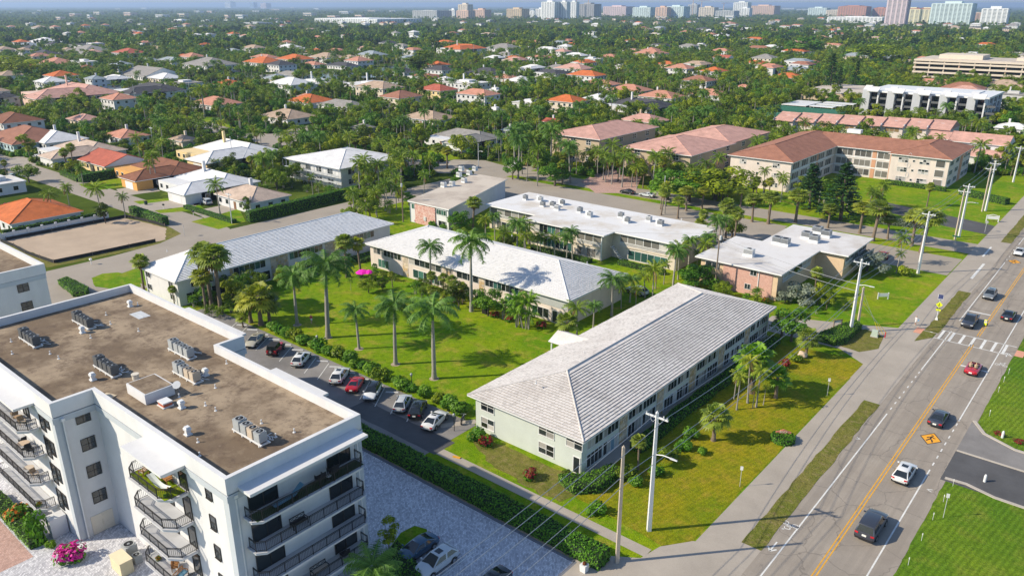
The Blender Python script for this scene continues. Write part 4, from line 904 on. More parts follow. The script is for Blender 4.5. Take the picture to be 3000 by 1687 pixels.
def rooftop_unit(x, y, z, label, group, w=1.0, d=1.0, h=.9, k=0, base=.35):
    t = thing('rooftop_unit', label, 'air conditioner', (x, y, z), 0, group)
    MB().box(-w/2-.06,w/2+.06,-d/2-.06,d/2+.06,0,base).build('kerb', METAL_W, t); MB().box(-w/2,w/2,-d/2,d/2,base,base+h).build('casing', [GREYM, LTGREYM, METAL_W][k], t)
    gr = MB()
    for i in range(6): gr.box(-w/2+.06,w/2-.06,-d/2-.02,-d/2,base+.1+h*.13*i,base+.16+h*.13*i)
    gr.build('louvre', CBODY[2], t); MB().tube([(0,0,base+h),(0,0,base+h+.03)], min(w,d)*.36, 14).build('fan_grille', FAN, t); return t
D = flat_block('cream two-storey block with screened galleries and white flat roof', [(-125.3,138.7),(-109.2,138.7),(-109.2,134.3),(-87.2,134.3),(-87.2,138.4),(-71.5,138.4),(-71.5,156.2),(-125.3,156.2)], 5.95, .9, CREAM, RW)
def gallery(b, u0, u1, pos, z0, z1, n, face='-y', rail=True):
    w = (u1-u0)/n
    for i in range(n): win(b, face, u0+w*(i+.5), pos, (z0+z1)/2+.35*rail, w-.12, z1-z0-.7*rail, 1, 1, METAL_W, [SCREEN, BLIND, SCREEN], .06, 'screen')
    if rail:
        mb = MB(); loc = (lambda a0,a1,d0,d1,zz0,zz1: mb.box(a0,a1,pos-d1,pos-d0,zz0,zz1)) if face == '-y' else (lambda a0,a1,d0,d1,zz0,zz1: mb.box(pos+d0,pos+d1,a0,a1,zz0,zz1))
        loc(u0,u1,.05,.10,z0+.62,z0+.68); loc(u0,u1,.05,.10,z0,z0+.06)
        for k in range(int((u1-u0)/.22)): loc(u0+.22*k,u0+.22*k+.07,.05,.09,z0+.06,z0+.62)
        part(b, 'railing', mb, [METAL_W])
gallery(D, -124.0, -110.6, 139.6, 3.1, 5.5, 6); gallery(D, -94.8, -88.3, 135.2, 3.1, 5.5, 3); gallery(D, -86.2, -72.6, 139.3, 3.1, 5.5, 7)
win(D, '-y', -101.8, 135.2, 4.4, 11.6, 2.0, 10, 1, METAL_W, [GLASS_G, GLASS, BLIND]); win(D, '-y', -101.8, 135.2, 1.4, 11.6, 1.8, 10, 1, METAL_W, [GLASS_G, GLASS])
win(D, '-y', -91.5, 135.2, 1.3, 6.2, 1.9, 5, 1, METAL_W, [SCREEN, BLIND]); win(D, '-y', -79.2, 139.3, 1.3, 9.5, 2.0, 6, 1, METAL_W, [GLASS_G]); win(D, '-y', -117.4, 139.6, 1.3, 9.0, 1.8, 6, 1, METAL_W, [SCREEN, GLASS])
part(D, 'floor_band', MB().box(-124.5,-110.0,139.42,139.58,2.7,3.05).box(-108.4,-88.1,135.02,135.18,2.7,3.05).box(-86.3,-72.3,139.12,139.28,2.7,3.05), [CREAM]); part(D, 'gallery_post', MB().box(-88.25,-88.05,134.9,135.1,0,5.7), [METAL_W]); part(D, 'gallery_post', MB().box(-108.4,-108.2,134.9,135.1,0,5.7), [METAL_W])
st = MB()
for i in range(10): st.box(-87.0+.28*i,-86.7+.28*i,136.9,137.9,2.9-.29*i,3.0-.29*i)
part(D, 'stair', st, [LTGREYM])
for i, (x, y) in enumerate(((-120.5,148.9),(-116.5,149.9),(-112.9,146.2),(-110.9,147.6),(-108.1,145.7),(-110.2,150.6),(-102.7,147.4),(-98.5,145.4),(-92.6,149.5),(-89.1,146.6),(-86.0,150.8),(-82.2,149.4))):
    rooftop_unit(x, y, 5.95, 'boxy rooftop unit on the screened block, %s from the left' % ORD[i], 'rooftop units on the screened block', rng.uniform(.9,1.3), rng.uniform(.8,1.1), .95, i % 3 if i % 3 < 2 else 0, .3); 
    if i % 2: tag(MB().box(-.55,.55,-.18,.18,0,1.25).build('wind_screen', METAL_W, None, loc=(x-.9, y+.5, 5.95)), 'white metal screen panel beside rooftop unit number %s from the left' % ORD[i], 'screen panel', 'screens on the screened block')
E_ = flat_block('pink brick two-storey block with white flat roof beside the main road', [(-66.2,135.0),(-48.6,134.8),(-48.6,154.4),(-43.0,154.4),(-43.0,170.6),(-60.3,170.6),(-60.3,153.5),(-66.2,153.5)], 5.6, .95, YEL, RW2)
part(E_, 'brick_wall', MB().box(-60.4,-50.6,135.70,135.76,0,5.3).box(-50.62,-50.5,135.72,137.5,0,5.3), [BRICK])
for u, z, w in ((-62.8,4.3,2.6),(-54.3,4.5,1.2),(-62.6,1.5,1.6),(-55.2,1.6,1.1)): win(E_, '-y', u, 135.7, z, w, 1.0, 2, 1, METAL_W, GLASS, .06)
gallery(E_, 138, 152.5, -49.5, 3.0, 5.2, 6, '+x'); gallery(E_, 156, 169, -43.9, 3.0, 5.2, 5, '+x'); downspout(E_, -53.2, 135.7, 5.0, '-y')
part(E_, 'balcony', MB().box(-43.9,-42.3,160,169.5,2.7,2.9).box(-42.4,-42.3,160,169.5,2.9,3.8), [CREAM])
for i, (x, y, w, d) in enumerate(((-58.1,141.8,1.9,1.3),(-57.2,153.6,1.6,1.6),(-55.4,153.4,1.6,1.6),(-53.9,161.2,1.8,1.6),(-51.7,159.7,1.8,1.6),(-53.6,166.8,1.9,1.6),(-51.1,165.1,1.8,1.6))): rooftop_unit(x, y, 5.6, 'grey boxy unit on the brick block roof, %s from the left' % ORD[i], 'units on the brick block roof', w, d, 1.0, 0 if i else 1, .55)
F_ = flat_block('tan flat-roofed two-storey block with mottled brick end wall', [(-144.2,130.4),(-129.6,130.6),(-141.4,166.4),(-153.8,166.2)], 5.5, .5, WHITE, RT)
part(F_, 'brick_wall', MB().box(-141.8,-134.6,130.78,130.95,0,5.2), [BRICK_R]); win(F_, '-y', -132.6, 130.98, 4.2, 3.2, 1.2, 4, 1, METAL_W, GLASS_G); win(F_, '-y', -142.6, 130.92, 4.2, .9, 1.2, 1, 1, METAL_W, GLASS_G); win(F_, '-y', -132.4, 130.98, 1.4, 2.4, 1.3, 2, 1, METAL_W, GLASS)
part(F_, 'meter_box', MB().box(-138.6,-137.8,130.6,130.78,1.2,2.2), [LTGREYM])
for i, (px, py) in enumerate(((1352,500),(1392,500),(1345,518),(1375,512),(1300,548),(1325,545),(1360,535))): x, y = G(px, py, 5.5); rooftop_unit(x, y, 5.5, 'pale unit on the tan flat roof, %s from the left' % ORD[sorted((1352,1392,1345,1375,1300,1325,1360)).index(px)], 'units on the tan flat roof', 1.3, 1.1, 1.0, 2, .3)

# ---------------------------------------------------------------- larger buildings beyond the side street
RFS = {'orange': (.60, .17, .055), 'red': (.46, .13, .085), 'salmon': (.56, .27, .19), 'pink': (.60, .35, .29), 'brown': (.26, .115, .07), 'rust': (.36, .17, .115), 'tan': (.47, .35, .26), 'beige': (.55, .43, .35), 'grey': (.31, .295, .28), 'dark': (.085, .085, .095), 'white': (.68, .68, .69), 'bluegrey': (.33, .38, .42)}
def RM(k): return roofmat('%s_tile_roof' % k, RFS[k], .12 if k == 'white' else .3)
WLS = {'white': WHITE, 'cream': CREAM, 'pinkw': mat('pink_stucco', (.68, .48, .40), .85, .06), 'yellow': mat('butter_stucco', (.72, .56, .30), .85, .06), 'orangew': mat('orange_stucco', (.66, .34, .10), .85, .08), 'blue': mat('pale_blue_stucco', (.45, .60, .66), .85, .06), 'taupe': mat('taupe_stucco', (.46, .37, .27), .85, .08), 'greyw': mat('grey_stucco', (.5, .5, .5), .85, .06)}
def hip_part(b, x0, x1, y0, y1, z, rise, key, gable=(), name='roof'):
    faces, (A, B) = hip_faces(x0, x1, y0, y1, z, rise, gable); mb = MB()
    for f in faces:
        if len(f) == 3 and gable and abs((f[0][0]-f[2][0])*(f[0][1]-f[1][1]) - (f[0][1]-f[2][1])*(f[0][0]-f[1][0])) < .01: mb.poly(f, 1)
        else: mb.poly(f)
    mb.box(x0,x1,y0,y1,z-.18,z-.004,1); mb.tube([(A[0],A[1],A[2]+.02),(B[0],B[1],B[2]+.02)], .1, 5)
    for cx, cy in ((x0,y0),(x1,y0),(x1,y1),(x0,y1)):
        E2 = A if math.dist((cx,cy), A[:2]) < math.dist((cx,cy), B[:2]) else B; mb.tube([(cx,cy,z+.02),(E2[0],E2[1],E2[2]+.02)], .1, 5)
    return part(b, name, mb, [RM(key), FASC])
P3 = thing('apartment_building', 'cream three-storey block with rust tiled hip roof and orange brick piers', 'building', (-76, 255, 0))
part(P3, 'wall', MB().box(-101.3,-82.4,225.2,281,0,8.9), [PINKW]); part(P3, 'wall', MB().box(-82.42,-64.2,262.6,281,0,8.88), [PINKW]); part(P3, 'wall', MB().box(-64.22,-47.9,259.2,289,0,8.92), [PINKW])
hip_part(P3, -102.2,-81.6,224.4,282,9.0,2.9,'rust'); hip_part(P3, -90,-56,261.8,281.8,8.97,2.7,'rust', ('lo','hi')); hip_part(P3, -65,-47.1,258.4,289.8,9.03,2.5,'rust')
for z in (7.4, 4.5, 1.6):
    for u in (-97.3,-86.9): win(P3, '-y', u, 225.2, z, 2.0, 1.2, 3, 2, METAL_W, [GLASS, BLIND], .07)
    win(P3, '-y', -92.5, 225.2, z, .6, .6, 1, 1, METAL_W, GLASS)
    for u in (229,236,243,250,257): win(P3, '+x', u, -82.4, z, 5.2, 1.9, 3, 1, METAL_W, SCREEN, .1)
    for u in (-79.2,-73.5): win(P3, '-y', u, 262.6, z, 5.0, 1.9, 3, 1, METAL_W, SCREEN, .1)
    win(P3, '-y', -67.2, 262.6, z, 3.6, 1.9, 2, 1, METAL_W, SCREEN, .1)
    for u in (-60.6,-54.6): win(P3, '-y', u, 259.2, z, 2.7, 1.3, 3, 2, METAL_W, [GLASS, BLIND], .07)
    win(P3, '-y', -57.6, 259.2, z, .6, .6, 1, 1, METAL_W, GLASS); win(P3, '-y', -50.2, 259.2, z, 2.4, 2.0, 1, 1, METAL_W, SCREEN, .1)
    for u in (263,270.5,281,286): win(P3, '+x', u, -47.9, z, 4.2, 1.4, 4, 1, METAL_W, GLASS, .08)
part(P3, 'brick_pier', MB().box(-70.6,-69.4,262.5,262.6,0,8.8), [BRICK_O]); part(P3, 'brick_pier', MB().box(-65.2,-64.2,262.4,262.6,0,8.8), [BRICK_O]); part(P3, 'brick_pier', MB().box(-47.9,-47.8,274.2,277.6,0,8.8), [BRICK_O]); part(P3, 'brick_pier', MB().box(-82.42,-82.3,246,247.4,0,8.8), [BRICK_O]); part(P3, 'rooftop_unit_box', MB().box(-84.5,-80,279,281.5,11.0,12.2), [METAL_W])
part(P3, 'floor_band', MB().box(-82.4,-82.25,226,261.9,3.0,3.35).box(-82.4,-82.25,226,261.9,5.9,6.25).box(-82.2,-65.3,262.45,262.6,3.0,3.35).box(-82.2,-65.3,262.45,262.6,5.9,6.25), [FASC])
for i in range(3):     # scroll panels on the end wall
    z = 1.1+2.95*i; part(P3, 'wall_ornament', MB().tube([(-58.9+.45*math.cos(a*.628), 259.12, z+1.9+.8*math.sin(a*.628)) for a in range(11)], .05, 5), [METAL_W])
TH = thing('townhouse_row', 'long row of pink-roofed townhouses with sloping skylights', 'building', (-98, 345, 0))
for k in range(8):
    x0 = -132+8.2*k; part(TH, 'wall', MB().box(x0,x0+8.15,334+2.2*k,350+2.2*k,0,5.6), [PINKW]); yq = 333.0+2.2*k; part(TH, 'roof', MB().add([(x0-.1,yq,5.6),(x0+8.25,yq,5.6),(x0+8.25,yq+9.5,8.3),(x0-.1,yq+9.5,8.3),(x0+8.25,yq+18,5.6),(x0-.1,yq+18,5.6),(x0-.1,yq,5.4),(x0+8.25,yq,5.4)], [(0,1,2,3),(3,2,4,5),(0,3,5),(1,4,2),(6,7,1,0)]), [RM('pink')])
    part(TH, 'party_wall', MB().box(x0-.15,x0+.15,332.6+2.2*k,334+2.2*k,0,6.6), [WHITE]); win(TH, '-y', x0+4, 334+2.2*k, 4.2, 5.6, 1.5, 3, 1, METAL_W, [mat('bronze_blind', (.22,.15,.07), .6, .1)], .08)
    part(TH, 'skylight', MB().cbox((x0+4, 340+2.2*k, 7.4), (1.3,2.4,.25), 0, 0, R(12)), [LTGREYM])
MC = thing('condominium', 'white modern four-storey condominium with angled fins and dark glass', 'building', (-88, 425, 0))
part(MC, 'glass_wall', MB().box(-117,-66,412,446,0,12.2), [GLASS]); part(MC, 'roof', MB().box(-118,-65,411,447,12.2,13.0).box(-112,-72,420,440,13.0,13.4), [METAL_W])
for k in range(5):
    x0 = -119+11.6*k; part(MC, 'fin', MB().add([(x0,408.5-1.0*k,0),(x0+3.2,409.5-1.0*k,0),(x0+3.2,413,0),(x0,413,0),(x0,408.5-1.0*k,13.4),(x0+3.2,409.5-1.0*k,13.4),(x0+3.2,413,15.2),(x0,413,15.2)], [(0,1,5,4),(1,2,6,5),(2,3,7,6),(3,0,4,7),(4,5,6,7)]), [WHITE])
    part(MC, 'canopy', MB().cbox((x0+4.6,410.2-1.0*k,13.6), (5.0,4.6,.4), 0, 0, R(22)), [WHITE])
    for z in (3,6,9): part(MC, 'balcony', MB().box(x0+3.2,x0+11.2,410.6-1.0*k,412.4,z,z+.18).box(x0+3.2,x0+11.2,410.6-1.0*k,410.66-1.0*k,z+.18,z+1.0), [CBODY[2]])
    part(MC, 'mullion', MB().box(x0+6.6,x0+7.2,409.9-1.0*k,411.9,0,12.4), [WHITE])
for z in (3,6,9): part(MC, 'floor_band', MB().box(-66.1,-65.7,412,446,z,z+.5), [WHITE])
for i in range(4): part(MC, 'end_pier', MB().box(-66.1,-65.2,413+10*i,415+10*i,0,12.3), [WHITE])
BC = thing('condominium', 'beige five-storey condominium with long shaded balconies near the right edge', 'building', (-105, 640, 0))
TANW = mat('beige_concrete', (.62, .54, .45), .85, .06); SALM = mat('salmon_pier', (.55,.40,.32), .85, .08)
part(BC, 'glass_wall', MB().box(-152,-40,640,690,0,14.6), [GLASS])
for z in (0,3.1,6.2,9.3,12.4,14.4): part(BC, 'balcony_band', MB().box(-153.5,-38,637.5,692,z-.25,z+.95 if z > 1 else .9), [TANW])
for k in range(12): part(BC, 'pier', MB().box(-152.8+9.6*k,-152.2+9.6*k,638,640,0,14.4), [TANW if k % 3 else SALM])
part(BC, 'roof', MB().box(-150,-42,642,688,15.35,15.6), [RT]); part(BC, 'penthouse', MB().box(-140,-112,650,676,15.6,18.5), [TANW]); part(BC, 'penthouse', MB().box(-92,-60,655,676,15.6,17.6), [TANW])
T1 = thing('apartment_building', 'pink-roofed three-storey taupe condominium behind tall palms', 'building', (-158, 240, 0)); part(T1, 'wall', MB().box(-170,-149,224.2,262,0,8.8), [WLS['taupe']]); hip_part(T1, -171,-148,223.2,263,8.85,2.8,'pink')
for z in (1.6,4.5,7.2):
    for u in (-166,-160,-153.5): win(T1, '-y', u, 224.2, z, 1.8, 1.5, 2, 2, METAL_W, GLASS, .12, panes=False)
    for u in (229,238,247,256): win(T1, '+x', u, -149, z, 2.2, 1.5, 2, 2, METAL_W, GLASS, .12, panes=False)
T2 = thing('apartment_building', 'second pink-roofed taupe condominium left of the rust-roofed block', 'building', (-124, 250, 0)); part(T2, 'wall', MB().box(-136,-112,219.5,280,0,8.3), [WLS['taupe']]); hip_part(T2, -137,-111,218.5,250,8.35,3.0,'pink'); hip_part(T2, -136,-112,248,281,8.3,2.8,'pink')
for z in (1.6,4.5,7.0):
    for u in (-131,-124,-117): win(T2, '-y', u, 219.5, z, 2.0, 1.5, 2, 2, METAL_W, GLASS, .12, panes=False)
    for u in (226,236,246,258,270): win(T2, '+x', u, -112, z, 2.2, 1.5, 2, 2, METAL_W, GLASS, .12, panes=False)
SB = thing('apartment_building', 'two-storey building wrapped in scaffolding under a new white hip roof', 'building', (-200, 155, 0)); part(SB, 'wall', MB().box(-213.5,-187.5,143.5,167,0,6.2), [WHITE]); hip_part(SB, -214.8,-186.2,142.2,168.3,6.3,2.6,'white')
for z in (1.6,4.6):
    for u in (-209,-203.5,-198,-192.5): win(SB, '-y', u, 143.5, z, 2.4, 1.5, 2, 1, METAL_W, GLASS, .1, panes=False)
    for u in (147.5,153,158.5,164): win(SB, '+x', u, -187.5, z, 2.4, 1.5, 2, 1, METAL_W, GLASS, .1, panes=False)
scf = thing('scaffolding', 'silver scaffold frames around the white-roofed construction building', 'scaffold', (-200, 142, 0))
mb = MB()
for i in range(14):
    x = -213.5+2.05*i; mb.tube([(x,142.3,0),(x,142.3,6.0)], .05, 5).tube([(x,141.2,0),(x,141.2,6.0)], .05, 5)
    if i < 13:
        for z in (2,4): mb.box(x,x+2.05,141.2,142.3,z,z+.06)
        mb.tube([(x,141.2,0),(x+2.05,141.2,2)], .03, 4).tube([(x,141.2,2.1),(x+2.05,141.2,4)], .03, 4)
for i in range(11):
    y = 143+2.2*i; mb.tube([(-186.6,y,0),(-186.6,y,6.0)], .05, 5)
    for z in (2,4): mb.tube([(-186.6,y,z),(-186.6,min(y+2.2,166),z)], .05, 4)
part(scf, 'frame', mb, [LTGREYM])
# tennis court, carports, low brown block
TC = tag(MB().box(-160,-125,374,402,0,.02).build('tennis_court', mat('court_green', (.10,.26,.19), .9, .1)), 'green tennis court behind the pink townhouse row', 'tennis court')
fc = thing('court_fence', 'tall green mesh fence around the tennis court', 'fence', (-142, 373, 0)); FN = mat('green_windscreen', (.03,.13,.10), .9, .15)
for a, b in (((-161,373),(-124,373)),((-161,373),(-161,403)),((-161,403),(-124,403))): part(fc, 'windscreen', MB().prism(strip(a,b,.06),.2,3.4), [FN])
for i in range(10): part(fc, 'post', MB().tube([(-161+4.1*i,373,0),(-161+4.1*i,373,3.7)], .06, 5), [DARK])
for k, (x0,x1,y0,y1,ph) in enumerate(((-160,-147,412,436,'left of the court parking'),(-146,-134,414,420,'nearest the tennis court'),(-146,-132,424,430,'middle of three'),(-146,-130,434,440,'farthest of three'))):
    cp = thing('carport', 'white flat carport %s behind the tennis court' % ph, 'carport', ((x0+x1)/2, (y0+y1)/2, 0), 0, 'white carports'); part(cp, 'roof', MB().box(x0,x1,y0,y1,2.7,3.0), [METAL_W])
    for x in (x0+.4, x1-.4):
        for y in (y0+.4, y1-.4): part(cp, 'post', MB().box(x-.08,x+.08,y-.08,y+.08,0,2.7), [METAL_W])
flat_block('low brown flat-roofed building left of the white modern condominium', [(-172,470),(-134,466),(-134,520),(-172,524)], 5.0, .5, WLS['taupe'], RT)
# ---------------------------------------------------------------- houses
LAND = []        # landmarks used to say where the trees stand: (phrase, x, y)
FOOT = []        # footprints (x0, x1, y0, y1)
for ph, x, y in (('pale green block', -52, 92), ('white courtyard block', -97, 109), ('silver-roofed long block', -138, 88), ('screened cream block', -98, 147), ('pink brick block', -54, 150), ('tan-roofed block', -142, 148), ('rust-roofed cream block', -76, 255), ('pink townhouse row', -98, 342), ('white modern condominium', -90, 425), ('beige long condominium', -100, 640), ('taupe condominium', -158, 240), ('second taupe condominium', -124, 250), ('scaffolded building', -200, 155), ('tennis court', -142, 388), ('dirt lot', -190, 72)): LAND.append((ph, x, y))
for x0,x1,y0,y1 in ((-62,-43,64,120),(-125,-71,100,119),(-146,-131,62,115),(-126,-71,134,157),(-67,-43,134,171),(-154,-130,130,167),(-103,-46,224,291),(-134,-64,331,370),(-120,-64,404,448),(-155,-36,635,694),(-172,-147,222,264),(-138,-110,218,282),(-216,-185,140,169),(-162,-123,372,404),(-161,-129,410,441),(-173,-133,465,525),(-106,-50,20,44),(-151,-123,10,40)): FOOT.append((x0,x1,y0,y1))
FARWIN = MB().box(-.75,.75,-.05,.03,-.7,.7,0).box(-.65,.65,-.07,-.05,-.6,.6,1).mesh('window', [METAL_W, GLASS])
def far_win(parent, face, u, pos, z, s=(1,1,1)):
    loc = Vector((u, pos, z)) if face in ('-y', '+y') else Vector((pos, u, z)); return put('window', FARWIN, parent, loc-parent.location, FACE[face], s)
DOOR = MB().box(-.55,.55,-.06,.03,0,2.1).mesh('door', [mat('brown_door', (.2,.1,.05), .6, .1)]); GDOOR = MB().box(-2.4,2.4,-.05,.03,0,2.2).mesh('garage_door', [METAL_W])
def house(cx, cy, w, d, st, rk, wk, form, label, short=None, near=True, group=None, name='house'):
    ze = 2.9*st + .1; b = thing(name, label, name, (cx, cy, 0), 0, group); x0,x1,y0,y1 = cx-w/2,cx+w/2,cy-d/2,cy+d/2; wm = WLS[wk]; FOOT.append((x0-1,x1+1,y0-1,y1+1))
    if short: LAND.append((short, cx, cy))
    if form == 'flat':
        part(b, 'wall', MB().box(x0,x1,y0,y1,0,ze), [wm]); part(b, 'roof', MB().box(x0-.3,x1+.3,y0-.3,y1+.3,ze,ze+.35), [RM(rk) if rk != 'white' else RW])
        part(b, 'roof_box', MB().box(cx-w*.2,cx+w*.15,cy-d*.1,cy+d*.25,ze+.35,ze+1.6), [wm])
    else:
        part(b, 'wall', MB().box(x0+.6,x1-.6,y0+.6,y1-.6,0,ze), [wm])
        if form == 'L':
            ww = w*.42; hip_part(b, x0,x1,y0+d*.3,y1,ze,(d*.7)*.16+.3,rk); part(b, 'wing_wall', MB().box(x1-ww+.6,x1-.6,y0-d*.25+.6,y0+d*.5,0,ze-.02), [wm]); hip_part(b, x1-ww,x1,y0-d*.25,y0+d*.75,ze+.02,ww*.17+.2,rk); 
        else: hip_part(b, x0,x1,y0,y1,ze,min(w,d)*.17+.2,rk,('lo','hi') if form == 'gable' else ())
    yf = y0+(.6 if form != 'flat' else 0); xf = x1-(.6 if form != 'flat' else 0)
    if form == 'L': xf_lim = x1-w*.42
    else: xf_lim = x1
    nx = max(1, int((xf_lim-x0-1)/3.4)); ny = max(1, int((y1-y0-1)/3.6))
    for s in range(st):
        z = 2.9*s+1.55
        for i in range(nx):
            if s == 0 and i == nx//2 and near: put('door', DOOR, b, (x0+1+(xf_lim-x0-1)*(i+.5)/nx-cx, yf-cy, 0)); continue
            far_win(b, '-y', x0+.6+(xf_lim-x0-1.2)*(i+.5)/nx, yf, z)
        for i in range(ny): far_win(b, '+x', y0+.6+(y1-y0-1.2)*(i+.5)/ny, xf, z)
    if form == 'L' and near: put('garage_door', GDOOR, b, (x1-w*.21-cx, y0-d*.25+.6-cy, 0))
    if near and rng.random() < .5: part(b, 'chimney', MB().box(cx-w*.18,cx-w*.18+.8,cy+1.2,cy+2.0,ze,ze+min(w,d)*.2+1.3), [wm])
    return b
def house_px(px0, px1, pye, st, rk, wk, form, label, short, ratio=.75, scale=1.0):
    ze = 2.9*st+.1; xc = (px0+px1)/2; qx, qy = G(xc, pye, ze); L = math.hypot(qx, qy); rx, ry = qx/L, qy/L; dist = math.sqrt(L*L+(HC-ze)**2)
    Wm = (px1-px0)/F_PX*dist*scale; w = Wm/(abs(ry)+ratio*abs(rx)); d = w*ratio; k = w/2*abs(rx)+d/2*abs(ry)
    return house(qx+rx*k, qy+ry*k, w, d, st, rk, wk, form, label, short)
K = .3882
